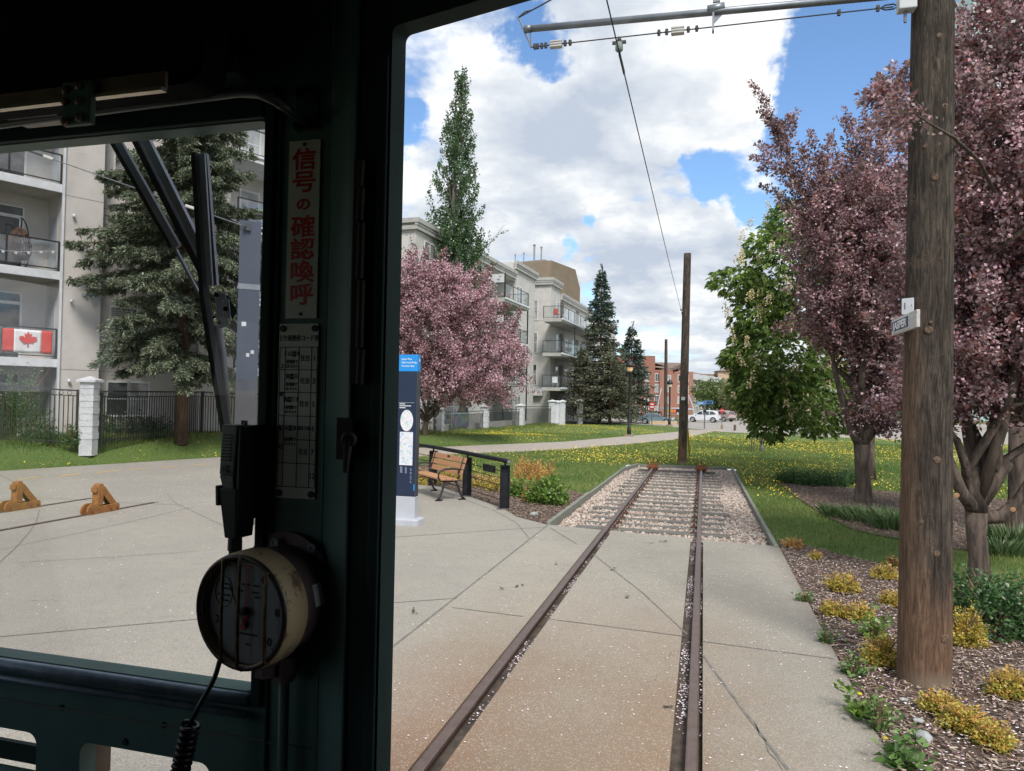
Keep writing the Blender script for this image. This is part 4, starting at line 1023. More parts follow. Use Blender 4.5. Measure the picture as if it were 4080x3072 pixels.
# spruce beside it with only its branch tips in view at the window's left and at the pillar
bl = dp(1500, 1720, 36); bl[2] = .2
spruce(bl, 11.6, 2.6, M_SPA, 'spruce mostly hidden by the tram pillar, branch tips above the blossom tree', whorl=.5, nb=10, zlo=1.2, needle=.16, nw=.07, per=90, group='spruces by the apartments')
bl2 = dp(-330, 1740, 21.3); bl2[2] = .5
spruce(bl2, 9.5, 2.35, M_SPA, 'spruce cut by the left edge, twigs before the egg chair balcony', whorl=.5, nb=10, zlo=1.0, needle=.16, nw=.07, per=100, group='spruces by the apartments')
b_ = np.array([-9.7, 69.0, 0]); spruce(b_, 15.0, 3.4, M_SPB, 'tall dark spruce before the far end of the apartments', whorl=.55, nb=11, zlo=1.6, needle=.27, nw=.12, per=42, taper=.72, droop=.2, low_mat=(9.0, M_SPC), tuft=.26, group='spruces by the apartments')
b_ = np.array([-7.0, 72.0, 0]); spruce(b_, 9.7, 3.3, M_SPB, 'shorter dark spruce behind the lit street lamp', whorl=.5, nb=11, zlo=.9, needle=.26, nw=.11, per=42, taper=.75, droop=.2, low_mat=(4.0, M_SPC), tuft=.25, group='spruces by the apartments')
b_ = np.array([-8.4, 66.5, 0]); spruce(b_, 6.6, 3.6, M_SPC, 'low olive spruce between the two dark ones', whorl=.5, nb=10, zlo=1.0, needle=.25, nw=.10, per=36, taper=.6, droop=.25, tuft=.24, group='spruces by the apartments')
b_ = np.array([-11.2, 66.5, 0]); spruce(b_, 7.2, 2.9, M_SPC, 'olive spruce with bare low twigs beside the white gate pillars', whorl=.55, nb=9, zlo=1.2, needle=.25, nw=.10, per=34, taper=.6, droop=.25, tuft=.24, group='spruces by the apartments')

# far broadleaf trees across the street
M_FAR = leafmat('far_leaves', [(.085, .13, .04), (.065, .105, .034), (.11, .16, .05), (.055, .085, .03), (.14, .17, .06)], .35, .03)
M_FARP = leafmat('far_pale_leaves', [(.22, .22, .11), (.17, .19, .085), (.26, .25, .14), (.14, .15, .07)], .35, .03)
def far_tree(x, y, h, w, mat, label, n=900, leaf=.28, trunk_h=.3):
    r = empty('street_tree', (x, y, 0), 0, label, 'tree', 'trees along the street'); mb = MB(); mb.tube([(0, 0, -.2), (0, 0, h * .5), (0, 0, h * .8)], [.15, .10, .03], 7)
    for q in range(9):
        a = rng.uniform(0, 6.28); mb.tube([(0, 0, h * rng.uniform(.2, .5)), (math.cos(a) * w * .3, math.sin(a) * w * .3, h * .6), (math.cos(a) * w * .42, math.sin(a) * w * .42, h * .8)], [.05, .03, .012], 4)
    mb.build('trunk', M_BARKG, r)
    E = [((0, 0, h * .60), (w * .5, w * .5, h * .36))] + [((math.cos(a) * w * .3, math.sin(a) * w * .3, h * rng.uniform(.45, .75)), (w * .28, w * .28, h * .22)) for a in rng.uniform(0, 6.28, 5)]
    P, d = in_ellipsoids(n, E, .4); fast_mesh('crown', shoots(P, d + [0, 0, .5], rng.uniform(.3, .8, n), 14, .2, leaf, leaf * .6), 4, [mat], r); return r
far_tree(1.5, 98, 5.2, 4.8, M_FAR, 'bushy green tree behind the parked silver car')
far_tree(4.3, 95, 5.2, 4.0, M_FARP, 'pale yellow green tree right of the parked cars')
far_tree(16, 92, 8.5, 7.5, M_FAR, 'green street tree seen through the chestnut twigs')
far_tree(25, 86, 9.5, 8, M_FAR, 'green tree far behind the forked trunk')
far_tree(36, 78, 10, 9, M_FARP, 'pale green tree far behind the thick pole')
far_tree(52, 70, 11, 10, M_FAR, 'green tree far out behind the right hand trunk')
far_tree(8.2, 57, 3.6, 2.4, M_FAR, 'thin small tree by the kerb past the chestnut', 240, .14)

# planted shrubs
M_SPIREA = leafmat('gold_spirea_leaves', [(.40, .32, .06), (.34, .30, .06), (.44, .29, .065), (.28, .27, .055), (.42, .22, .06), (.38, .33, .08), (.20, .23, .05)], .3, .04)
M_SPIREO = leafmat('orange_spirea_leaves', [(.44, .25, .09), (.38, .21, .07), (.46, .31, .11), (.34, .15, .06), (.40, .30, .08)], .3, .03)
M_BRIGHT = leafmat('bright_shrub_leaves', [(.11, .19, .035), (.085, .155, .03), (.15, .225, .045), (.065, .125, .026), (.20, .26, .06)], .35, .06)
M_DKSHRUB = leafmat('dark_shrub_leaves', [(.055, .115, .038), (.042, .09, .03), (.075, .145, .045), (.034, .07, .026)], .3, .06)
M_JUN = leafmat('juniper_needles', [(.040, .085, .032), (.030, .066, .026), (.055, .11, .04)], .15, .03)
M_STEM = simple('shrub_stems', (.20, .12, .075), (.12, .075, .05), 20, .9)
def shrub(name, pos, rx, ry, h, mat, n, leaf, label, group=None, asp=.55, up=.6, tip=None, flat=.0, cat='shrub'):
    root = empty(name, (pos[0], pos[1], 0), 0, label, cat, group)
    mb = MB()
    ang = rng.uniform(0, 6.28, 14)
    for a in ang: mb.tube([(math.cos(a) * .02, math.sin(a) * .02, -.03), (math.cos(a) * rx * .5, math.sin(a) * ry * .5, h * .55), (math.cos(a) * rx * .8, math.sin(a) * ry * .8, h * .8)], [.008, .006, .003], 4, cap=False)
    mb.build('stems', M_STEM, root)
    ns = max(12, n // 12); d = unit(rng.normal(size=(ns, 3)) * [1, 1, .7] + [0, 0, .25]); d[:, 2] = np.abs(d[:, 2]); rad = rng.uniform(.55, 1, ns) * (1 + .16 * np.sin(np.arctan2(d[:, 1], d[:, 0]) * 3 + pos[0] * 7))
    P = d * [rx, ry, h] * rad[:, None] * .86; P[:, 2] = np.maximum(P[:, 2], .01)
    k = np.repeat(np.arange(ns), 12); t = rng.random(len(k)); D_ = unit(d * .6 + [0, 0, up] + rng.normal(0, .2, d.shape))
    p = P[k] + D_[k] * ((t - .5) * leaf * 3.2)[:, None] + rng.normal(0, leaf * .3, (len(k), 3)); p[:, 2] = np.maximum(p[:, 2], .005)
    an = rng.uniform(0, 6.28, len(k)); ld = np.stack([np.cos(an), np.sin(an), rng.uniform(-.1, .9, len(k))], 1) + d[k] * .5
    s = rng.uniform(.6, 1.2, len(k)) * (1.1 - .4 * t); V = leafq(p, ld, leaf * s, leaf * asp * s, .15)
    if tip:
        mi = ((t > .62) & (rng.random(len(k)) < .55) & (P[k][:, 2] > h * .45)).astype(int); fast_mesh('foliage', V, 4, [mat, tip], root, mi)
    else: fast_mesh('foliage', V, 4, [mat], root)
    return root
G_SP = 'golden spirea shrubs in the mulch'
def sp_at(u, v, ru, rv, n, label, mat=M_SPIREA, tip=M_SPIREO, leaf=.034, dep_f=1.0):
    p = gp(u, v); dep = float(np.dot(p - [0, 0, EYE], FWD)); s = dep / F_PX
    return shrub('spirea_shrub', (p[0], p[1] + ru * s * .6), ru * s, ru * s * .8, rv * s * 1.05, mat, n, leaf, label, G_SP, tip=tip)
sp_at(3370, 2368, 74, 82, 2600, 'round golden orange spirea, alone furthest from the pole foot')
sp_at(3322, 2462, 52, 60, 1700, 'small golden spirea left one of a touching pair')
sp_at(3432, 2480, 66, 64, 2100, 'golden spirea right one of a touching pair')
sp_at(3530, 2312, 56, 56, 1500, 'golden spirea touching the left side of the pole, upper')
sp_at(3555, 2418, 45, 58, 1300, 'golden spirea half hidden by the pole, middle height')
sp_at(3525, 2665, 76, 130, 3200, 'tall golden spirea against the left foot of the pole')
sp_at(3862, 2585, 88, 170, 3600, 'big yellow green spirea just right of the pole', tip=None)
sp_at(3760, 2858, 74, 75, 2400, 'golden spirea at the bottom, back end of the front clump')
sp_at(3870, 2935, 95, 100, 3600, 'golden spirea at the bottom, middle of the front clump')
sp_at(3975, 2995, 75, 85, 2600, 'golden spirea at the bottom, front end of the front clump')
sp_at(4050, 2795, 100, 100, 3000, 'golden spirea by itself at the right border of the bed')
sp_at(3165, 2185, 48, 34, 900, 'low reddish spirea at the top corner of the near mulch bed', mat=M_SPIREO)
sp_at(3255, 2232, 28, 28, 450, 'tiny yellow spirea near the top corner of the near bed')
sp_at(3815, 2375, 40, 40, 900, 'golden spirea peeping out right behind the pole')
sp_at(3560, 2250, 22, 28, 260, 'tiny orange spirea tuft at the lawn border by the pole', mat=M_SPIREO)
p = gp(3960, 2505); shrub('dark_shrub', p[:2], .62, .5, .62, M_DKSHRUB, 5200, .06, 'dark green leafy shrub at the foot of the nearest blossom tree')
p = gp(3850, 2470); shrub('dark_shrub', p[:2] + [.35, .3], .45, .4, .48, M_DKSHRUB, 2600, .06, 'dark green shrub behind the big yellow spirea by the pole')
p = gp(3480, 2340); 
M_WEED = leafmat('weed_leaves', [(.10, .18, .05), (.075, .14, .04), (.13, .21, .065), (.06, .11, .035)], .3, .05)
G_W = 'weeds along the concrete edge'
for (u, v, r, h, n, lb) in ((3400, 2690, .14, .22, 620, 'bushy green weed at the concrete edge level with the pole foot'), (3300, 2560, .10, .12, 260, 'sprawling green weed at the paving edge above the bushy one'), (3205, 2395, .11, .11, 220, 'small pale green weed at the paving edge near the lone round spirea'),
                        (3500, 2905, .11, .27, 420, 'upright green weed at the edge near the bottom shrubs'), (3440, 2850, .08, .10, 160, 'small weed with a dandelion at the concrete edge'), (3590, 3045, .12, .08, 200, 'flat weed in the bottom corner by the paving'), (3480, 2540, .10, .16, 60, 'broad leaved green plant beside the golden pair')):
    p = gp(u, v); r *= .72; h *= .8; n = int(n * .5) if n > 100 else n; shrub('weed', p[:2], r, r, h, M_BRIGHT if n < 100 else M_WEED, n, .05 if n > 100 else .10, lb, G_W, asp=.5, cat='plant')
# bed by the bench railing
G_B = 'shrubs behind the railing'
p = gp(2172, 2012); shrub('green_shrub', p[:2] + [0, .3], .46, .4, .55, M_BRIGHT, 3400, .095, 'bright green leafy bush, right one, next to the timber board', G_B, asp=.75)
p = gp(2068, 1985); shrub('green_shrub', p[:2] + [0, .3], .38, .32, .42, M_BRIGHT, 2000, .085, 'bright green leafy bush, left one, next to the end railing post', G_B, asp=.75)
p = gp(2090, 1925); shrub('orange_shrub', p[:2] + [0, .3], .55, .5, .75, M_SPIREO, 3600, .05, 'loose orange shrub behind the two green bushes', G_B)
p = gp(2140, 1905); shrub('orange_shrub', p[:2] + [.05, .4], .45, .4, .52, M_SPIREO, 1800, .05, 'lower orange shrub on the track side of the taller one', G_B)
p = gp(2102, 2000); shrub('orange_shrub', p[:2] + [0, .1], .16, .16, .5, M_SPIREO, 700, .045, 'thin orange sprig between the two green bushes', G_B)
for (u, v, lb) in ((1968, 1960, 'golden shrub behind the last railing gap, near the end post'), (1905, 1945, 'golden shrub behind the railing right of the bench'), (1690, 1935, 'yellow green shrub between pillar and bench'), (1780, 1915, 'golden shrub hidden behind the bench back')):
    p = gp(u, v); shrub('golden_shrub', p[:2] + [0, .3], .42, .36, .40, M_SPIREA, 1900, .05, lb, G_B, tip=M_SPIREO)
# juniper row and iris tufts by the middle tree
for i, (u, v, w, lb) in enumerate(((3160, 1928, 60, 'dark green juniper, the end of the row away from the trunk'), (3240, 1938, 62, 'dark green juniper second in the row towards the trunk'), (3330, 1940, 64, 'dark green juniper third in the row towards the trunk'), (3400, 1932, 56, 'dark green juniper right beside the forked trunk'))):
    p = gp(u, v); s = float(np.dot(p - [0, 0, EYE], FWD)) / F_PX; shrub('juniper', p[:2] + [0, .35], w * s * 1.05, .42, .34, M_JUN, 3000, .10, lb, 'low junipers behind the middle tree', asp=.22, up=.9)
def tuft(u, v, r, h, n, lb):
    p = gp(u, v); a = rng.uniform(0, 6.28, n); rr = r * rng.random(n) ** .5; L = h * rng.uniform(.6, 1.1, n)
    b = np.stack([np.cos(a) * rr, np.sin(a) * rr * .7, np.full(n, -.02)], 1); d = unit(np.stack([np.cos(a) * .35, np.sin(a) * .35, np.ones(n)], 1) + rng.normal(0, .18, (n, 3)))
    sd = unit(np.cross(d, rng.normal(size=(n, 3)))) * .009; t = b + d * L[:, None] + np.stack([np.cos(a) * L * .2, np.sin(a) * L * .2, -L * .08], 1); m = b + d * L[:, None] * .55
    o = fast_mesh('grass_tuft', np.stack([b - sd, b + sd, m + sd, t, m - sd], 1), 5, M_JUN2); o.location = tuple(p); tag(o, lb, 'plant', 'leafy tufts in the far bed')
M_JUN2 = leafmat('iris_leaves', [(.075, .13, .05), (.06, .11, .04), (.10, .16, .06), (.13, .17, .075)], .3, .06)
tuft(3340, 2055, .28, .30, 260, 'small tuft of grassy leaves in the far bed, left of the others')
tuft(3455, 2075, .42, .34, 420, 'wide tuft of grassy leaves in the middle of the far bed')
tuft(3560, 2105, .34, .46, 330, 'tall tuft of iris leaves left against the thick pole')
tuft(3650, 2110, .3, .4, 200, 'tuft of iris leaves behind the thick pole')
tuft(4040, 2175, .5, .42, 420, 'broad patch of grassy leaves at the right edge beneath the low branch')
tuft(3990, 2200, .35, .3, 260, 'grassy tuft between the nearest blossom trunk and the pale one')
# shrubs inside the fence
for (u, v, dep, rx, h, n, mat, lb) in ((40, 1650, 22.3, 1.5, 3.0, 5200, M_DKSHRUB, 'big leafy bush inside the fence under the flag balcony'), (330 - 170, 1735, 21.6, .55, .95, 1100, M_DKSHRUB, 'small twiggy bush behind the fence left of the white pillar'), (470, 1720, 25.6, 1.1, 1.15, 2600, M_DKSHRUB, 'dark hedge bush below the ground floor window, near the pillar'), (590, 1715, 26.6, 1.1, 1.0, 2400, M_DKSHRUB, 'dark hedge bush below the ground floor window, near the spruce trunk'), (285, 1735, 21.4, .3, .8, 500, M_DKSHRUB, 'thin bush touching the white pillar')):
    p = dp(u, v, dep); o = shrub('garden_shrub', p[:2], rx, rx * .8, h, mat, n, .10, lb, 'bushes inside the garden fence'); o.location.z = .5
# ------------------------------------------------------------------ buildings and fences
def stucco(name, c1, c2):
    b = NB(name); n = b.noise(1.1, 6, .65); f = b.noise(30, 5, .7); st = b.noise(1.6, 5, .65, b.mapping((1, 1, .12)))
    c = b.mix(b.sm(n, .35, .68), c1, c2); c = b.mix(b.math('MULTIPLY', b.sm(st, .55, .8), .45), c, tuple(x * .72 for x in c2)); c = b.mix(b.math('MULTIPLY', b.sm(f, .4, .7), .22), c, tuple(x * .6 for x in c1))
    return b.pbr(c, .9, nrm=b.bump(f, .5, .015), spec=.2)
M_STUC = stucco('cream_stucco', (.57, .535, .505), (.49, .46, .435))
M_STUC2 = stucco('grey_cream_stucco', (.56, .545, .52), (.48, .465, .445))
M_TRIM = simple('white_trim', (.62, .635, .66), (.54, .555, .58), 3, .6)
M_CORN = simple('cornice_grey', (.40, .395, .375), (.34, .335, .32), 2, .8)
M_REVEAL = simple('stucco_joint', (.26, .24, .21), (.20, .19, .17), 5, .9)
M_BLKMET = simple('black_metal', (.018, .018, .020), (.03, .03, .032), 8, .45, .2, bump=.1)
M_SOFFIT = simple('soffit', (.42, .40, .36), (.36, .345, .31), 3, .9)
M_WINFR = simple('white_window_frame', (.70, .71, .72), (.62, .63, .64), 4, .5)
def pane_mat(name, c1, c2, refl=.5):
    b = NB(name); n = b.noise(2.2, 3, .5, b.mapping((1, 1, .5)))
    return b.pbr(b.mix(b.sm(n, .4, .6), c1, c2), .04, 0.0, None, refl)
M_PANE = pane_mat('dark_window_glass', (.03, .034, .038), (.075, .08, .08), .35)
M_PANEC = pane_mat('curtained_window_glass', (.25, .255, .26), (.42, .42, .42), .35)
M_PANEB = NB('blind_window_glass'); _s = M_PANEB.sep(); M_PANEB = M_PANEB.pbr(M_PANEB.mix(M_PANEB.math('MULTIPLY', M_PANEB.math('GREATER_THAN', M_PANEB.math('FRACT', M_PANEB.math('MULTIPLY', _s[2], 14.0)), .3), M_PANEB.sm(M_PANEB.noise(.55, 1), .42, .46)), (.05, .055, .06), (.34, .34, .33)), .05, 0, None, .4)
M_RAILGL = glassmat('balcony_glass', (.86, .90, .89), .10, .03, .10)
M_FROST = simple('frosted_glass', (.58, .61, .62), (.52, .55, .57), 2, .3)
M_WDOOR = simple('grey_door', (.42, .44, .47), (.36, .38, .41), 3, .5)

class Frame:
    """local building frame: x runs along the facade, y points into the building"""
    def __init__(s, name, org, deg, label, cat='building', group=None):
        s.o = np.array([org[0], org[1]]); a = R_(deg); s.e = np.array([math.cos(a), math.sin(a)]); s.n = np.array([-s.e[1], s.e[0]])
        s.root = empty(name, (org[0], org[1], 0), a, label, cat, group)
    def xz(s, u, v, y=0.0):
        d = ray(u, v); t = (s.o @ s.n + y) / (d[:2] @ s.n); q = d[:2] * t - s.o
        return float(q @ s.e), float(EYE + d[2] * t)
    def world(s, x, y, z):
        p = s.o + s.e * x + s.n * y; return np.array([p[0], p[1], z])
def window(root, x0, x1, z0, z1, y, cols=2, rows=1, fr=.06, mat=None, out=.03, side=None, name='window'):
    """frame proud of the wall at y, with its glass as a child; side = -1 turns it onto a wall facing -x (x is then y)"""
    f = MB()
    def bx(m, a0, a1, b0, b1, d0, d1):
        if side is None: m.box(a0, a1, d0, d1, b0, b1)
        else: m.box(d0, d1, a0, a1, b0, b1)
    o0, o1 = y - out, y + .05
    bx(f, x0 - fr, x1 + fr, z1, z1 + fr, o0, o1); bx(f, x0 - fr, x1 + fr, z0 - fr, z0, o0 - .02, o1); bx(f, x0 - fr, x0, z0, z1, o0, o1); bx(f, x1, x1 + fr, z0, z1, o0, o1)
    for i in range(1, cols): c = x0 + (x1 - x0) * i / cols; bx(f, c - fr * .35, c + fr * .35, z0, z1, o0 + .005, o1)
    for j in range(1, rows):
        c = z0 + (z1 - z0) * j / rows
        for i in range(cols):
            a, b = x0 + (x1 - x0) * i / cols + (fr * .35 if i else 0), x0 + (x1 - x0) * (i + 1) / cols - (fr * .35 if i < cols - 1 else 0)
            bx(f, a, b, c - fr * .3, c + fr * .3, o0 + .005, o1)
    w = f.build(name, M_WINFR, root)
    p = MB(); bx(p, x0 + .001, x1 - .001, z0 + .001, z1 - .001, y - .006, y + .04); p.build('pane', mat or (M_PANE, M_PANEC, M_PANEB)[int(rng.integers(0, 3))], w)
    return w
def railing(root, path, z, h=1.02, posts=True, step=1.3, name='balcony_railing', glass=True, bar=.045):
    """black railing with glass along a local path [(x, y), ...] on a slab at z"""
    f = MB(); g = MB()
    for (x0, y0), (x1, y1) in zip(path[:-1], path[1:]):
        L = math.hypot(x1 - x0, y1 - y0); n = max(1, round(L / step))
        f.bar((x0, y0, z + h), (x1, y1, z + h), bar, bar); f.bar((x0, y0, z + .09), (x1, y1, z + .09), bar * .7, bar * .7)
        for i in range(n + 1):
            t = i / n; px, py = x0 + (x1 - x0) * t, y0 + (y1 - y0) * t; f.box(px - bar * .55, px + bar * .55, py - bar * .55, py + bar * .55, z, z + h + .01)
        if glass:
            nx, ny = -(y1 - y0) / L * .006, (x1 - x0) / L * .006
            g.raw([(x0, y0, z + .12), (x1, y1, z + .12), (x1, y1, z + h - .03), (x0, y0, z + h - .03)], [(0, 1, 2, 3)])
    r = f.build(name, M_BLKMET, root)
    if glass: g.build('glass_panel', M_RAILGL, r)
    return r

# --- apartment building seen through the tram's left window
L_ = Frame('apartment_building', (-20.9, 19.15), 65, 'cream stucco apartment block with flag balcony, nearest the camera')
A = L_.root; H1 = 15.5
w = MB(); w.box(0, 1.22, 0, 9, .2, H1); w.box(1.22, 4.75, .8, 9, .2, H1); w.box(4.75, 5.9, 0, 9, .2, H1); w.box(5.9, 10.5, 1.5, 9, .2, H1); w.box(-9, 0, 1.5, 9, .2, H1); w.box(10.5, 11.6, .3, 9, .2, H1); w.box(-9.6, -9, 0, 9, .2, H1)
wall = w.build('wall', M_STUC, A)
jn = MB()
for z in (2.86, 5.80, 8.75, 11.7): jn.box(.0, 1.225, -.004, .0, z, z + .02); jn.box(1.222, 4.748, .796, .8, z, z + .02); jn.box(4.75, 5.9, -.004, 0, z, z + .02)
jn.build('wall_joints', M_REVEAL, A)
MB().box(-.075, -.004, -.075, -.005, .3, H1).build('downpipe', M_TRIM, A)
for zt in (3.20, 6.14, 9.08, 12.0):
    MB().box(-9, -.078, -.02, 1.499, zt - .27, zt).build('balcony_slab', M_TRIM, A)
    MB().box(-8.98, -.09, .0, 1.49, zt - .285, zt - .271).build('balcony_soffit', M_SOFFIT, A)
    railing(A, [(-9, .04), (-.10, .04)], zt, 1.0, step=1.42)
for zf in (.45, 3.20, 6.14, 9.08):
    window(A, -2.55, -.78, zf + .02, zf + 1.85, 1.5, 2, 1, .07, M_PANE, name='patio_door'); window(A, -2.55, -.78, zf + 1.95, zf + 2.22, 1.5, 2, 1, .05, M_PANE)
    MB().box(-.02, -.001, .55, 1.25, zf + .02, zf + 2.0).build('storage_door', M_WDOOR, A)
    window(A, -5.6, -4.2, zf + .8, zf + 2.1, 1.5, 2, 1, .06)
for zc in (9.9, 7.05, 4.1): window(A, 1.86, 2.75, zc, zc + 1.12, .8, 1, 1, .06)
window(A, 1.83, 2.50, 1.30, 2.48, .8, 1, 2, .07); window(A, 2.58, 3.23, 1.30, 2.48, .8, 1, 2, .07)
for z in (6.85, 4.05): window(A, 3.7, 4.4, z, z + 1.2, .8, 1, 1, .06)
for zt in (3.15, 6.0, 8.92, 11.78):
    MB().box(5.901, 10.4, -.55, 1.499, zt - .26, zt).build('balcony_slab', M_TRIM, A)
    MB().box(5.901, 10.4, -.62, -.551, zt - .07, zt + .03).build('slab_lip', M_TRIM, A)
    railing(A, [(5.95, -.5), (10.35, -.5), (10.35, 1.4)], zt, 1.05, step=1.4)
    window(A, 7.15, 7.95, zt + .45, zt + 1.95, 1.5, 1, 2, .06, M_PANEC); window(A, 8.6, 10.0, zt + .1, zt + 2.1, 1.5, 2, 1, .06)
for z in (8.05, 5.15, 2.45):
    k = MB(); k.lathe([(.05, 0), (.055, .05), (.03, .1)], (.28, -.1, z), (0, 0, 1), 10); k.box(.25, .31, -.09, -.001, z + .03, z + .06); k.build('wall_light', M_TRIM, A)
c_ = MB(); c_.box(-9.7, 1.25, -.25, .0, H1, H1 + .4); c_.box(-9.7, 11.8, 0, 9.1, H1, H1 + .4); c_.build('roof', M_CORN, A)

# --- long middle apartment building
B2 = Frame('apartment_building', (-17.05, 38.5), 85.9, 'grey cream apartment block behind the pink tree and the poplar')
A = B2.root
x_cor = B2.xz(2125, 1500)[0]; xr0 = B2.xz(1935, 1300)[0]; xr1 = B2.xz(2047, 1300)[0]; x0 = B2.xz(1650, 1300)[0]
Z2 = 12.95
w = MB(); w.box(x0, xr0, 0, 10, -.2, Z2); w.box(xr0, xr1, 1.7, 10, -.2, Z2); w.box(xr1, x_cor, 0, 10, -.2, Z2 + .9); w.box(x0 - 9, x0, 2.6, 10, -.2, Z2 + 1.4)
w.box(xr0, xr1, 0.02, 1.7, Z2 - .75, Z2)
w.build('wall', M_STUC2, A)
r = MB()
for (a, b, y0, z, xs) in ((x0 - .18, xr1, -.18, Z2, None), (xr1 - .12, x_cor + .18, -.2, Z2 + .9, None)):
    r.box(a, b, y0, .0, z - .62, z - .38); r.box(a - .06, b + .06 * (b == x_cor + .18), y0 - .10, .0, z - .22, z + .06); r.box(a - .03, b, y0 - .04, .0, z - .38, z - .22)
r.box(x0 - .18, x0 - .001, 0, 2.59, Z2 - .62, Z2 - .38); r.box(x0 - .25, x0 - .001, 0, 2.59, Z2 - .22, Z2 + .06)
r.box(x0 - 9.2, x0 - .26, 2.42, 2.6, Z2 + .8, Z2 + 1.05); r.box(x0 - 9.2, x0 + .1, 2.30, 2.6, Z2 + 1.2, Z2 + 1.5)
r.box(x_cor + .001, x_cor + .2, 0, 9.9, Z2 + .28, Z2 + .52); r.box(x_cor + .001, x_cor + .25, 0, 9.9, Z2 + .68, Z2 + .96)
r.build('cornice', M_CORN, A)
jn = MB()
for z in (3.3, 6.5, 9.7):
    jn.box(x0, xr0, -.004, 0, z, z + .03); jn.box(xr1, x_cor, -.004, 0, z, z + .03)
jn.build('wall_joints', M_REVEAL, A)
# windows of the left part and the end block
a, b = B2.xz(1693, 960)[0], B2.xz(1728, 960)[0]
for z in (9.9, 6.8, 3.6, .5): window(A, a, b + .2, z + .2, z + 1.95, 0, 2, 2, .07)
for q in (a + 3.5, a + 6.2):
    for z in (9.9, 6.8, 3.6, .5): window(A, q, q + 1.3, z + .2, z + 1.95, 0, 2, 2, .07)
a, b = B2.xz(2058, 1200)[0], B2.xz(2080, 1200)[0]
for z in (10.0, 6.8, 3.7, .55): window(A, a, b, z + .15, z + 1.85, 0, 2, 2, .07, M_PANEC)
PR = -1.75
s0, s1 = B2.xz(2013, 1215, PR)[0], B2.xz(2107, 1245, PR)[0]
for i, zt in enumerate((9.75, 6.62, 3.5)):
    MB().box(s0, s1, PR, 1.68 if False else -.002, zt - .30, zt).build('balcony_slab', M_CORN, A)
    MB().box(s0 - .08, s1 + .08, PR - .08, PR - .001, zt - .12, zt + .03).build('slab_lip', M_TRIM, A)
    MB().box(s0, xr1, -.001, 1.69, zt - .30, zt - .01).build('balcony_slab', M_CORN, A)
    railing(A, [(s0 + .05, -.02), (s0 + .05, PR + .05), (s1 - .05, PR + .05), (s1 - .05, -.02)], zt, 1.1, step=1.75)
    f = MB(); f.box(s0 + .08, s0 + .14, PR + .12, -.1, zt + 1.16, zt + 1.8); f.build('privacy_screen', M_FROST, A)
    k = MB(); k.box(s0 + .03, s0 + .12, PR + .02, PR + .11, zt - 3.1, zt + 1.85); k.box(s1 - .12, s1 - .03, PR + .02, PR + .11, zt - 3.1, zt - .31); k.build('balcony_post', M_BLKMET, A)
    window(A, xr0 + .8, xr0 + 2.6, zt + .05, zt + 2.1, 1.7, 2, 1, .07, M_PANEC, name='patio_door'); window(A, xr1 - 2.2, xr1 - 1.2, zt + .3, zt + 2.1, 1.7, 1, 2, .06)
window(A, xr0 + .8, xr0 + 2.6, .2, 2.1, 1.7, 2, 1, .07, name='patio_door')

# --- second block with the long balconies, beyond the entrance
B3 = Frame('apartment_building', (-14.1, 66.2), 86.6, 'grey cream apartment block beyond the gap, long balconies beside the spruces')
A = B3.root; Z3 = 12.75
xt = B3.xz(2232, 1200)[0]
w = MB(); w.box(0, xt, 0, 1.95, -.2, Z3 + .95); w.box(xt, 34, 0, 10, -.2, Z3); w.box(.5, xt, 1.95, 10, -.2, Z3)
w.build('wall', M_STUC2, A)
r = MB()
for (xa, xb, y0, y1, z) in ((-.2, xt + .12, -.2, 2.1, Z3 + .95),):
    r.box(xa, xb, y0, y1, z - .58, z - .34) ; r.box(xa - .08, xb + .08, y0 - .08, y1, z - .18, z + .1); r.box(xa - .04, xb + .04, y0 - .04, y1, z - .34, z - .18)
r.box(xt + .13, 34.1, -.2, -.001, Z3 - .58, Z3 - .34); r.box(xt + .21, 34.1, -.28, -.001, Z3 - .18, Z3 + .1); r.box(xt + .21, 34.1, -.24, -.001, Z3 - .34, Z3 - .18)
r.build('cornice', M_CORN, A)
jn = MB()
for z in (3.5, 6.6, 9.7): jn.box(-.004, 0, 0, 1.95, z, z + .03); jn.box(0, xt, -.004, 0, z, z + .03)
jn.build('wall_joints', M_REVEAL, A)
for z in (9.9, 6.8, 3.75): window(A, 1.35, 1.75, z - .1, z + 1.75, 0, 1, 2, .07, side=-1)
MB().box(-.55, -.005, .6, 1.94, 2.55, 3.25).build('entrance_canopy', M_TRIM, A)
PR = -1.8
s0, s1 = B3.xz(2238, 1385, PR)[0], B3.xz(2400, 1385, PR)[0] + 4
s0 = B3.xz(2238, 1390, PR)[0]
for zt in (9.6, 6.45, 3.3):
    MB().box(s0, s1, PR, -.002, zt - .30, zt).build('balcony_slab', M_CORN, A)
    MB().box(s0 - .1, s1 + .1, PR - .1, PR - .001, zt - .14, zt + .03).build('slab_lip', M_TRIM, A)
    railing(A, [(s0 + .05, -.02), (s0 + .05, PR + .05), (s1 - .05, PR + .05)], zt, 1.12, step=2.4)
    MB().box(s0 + 5.4, s0 + 5.5, PR + .05, PR + .15, zt - 3.0, zt - .31).build('balcony_post', M_BLKMET, A)
    d0 = B3.xz(2218, 1240)[0]
    for q in (d0 - .1, d0 + 6.6, d0 + 13): window(A, q, q + .95, zt + .05, zt + 2.1, 0, 1, 1, .08, M_PANEC, name='balcony_door')
    for q in (d0 + 3.4, d0 + 10.6): window(A, q, q + 1.5, zt + .5, zt + 2.0, 0, 2, 2, .07)
    for q in (d0 + 1.25, d0 + 8.0): MB().box(q, q + 1.5, -.012, .02, zt + .05, zt + 2.35).build('flat_recess_patch', simple('painted_recess_shade', (.20, .185, .165), (.16, .15, .135), 2, .9), A)  # flat panels; the shade of a recess is put into their colour
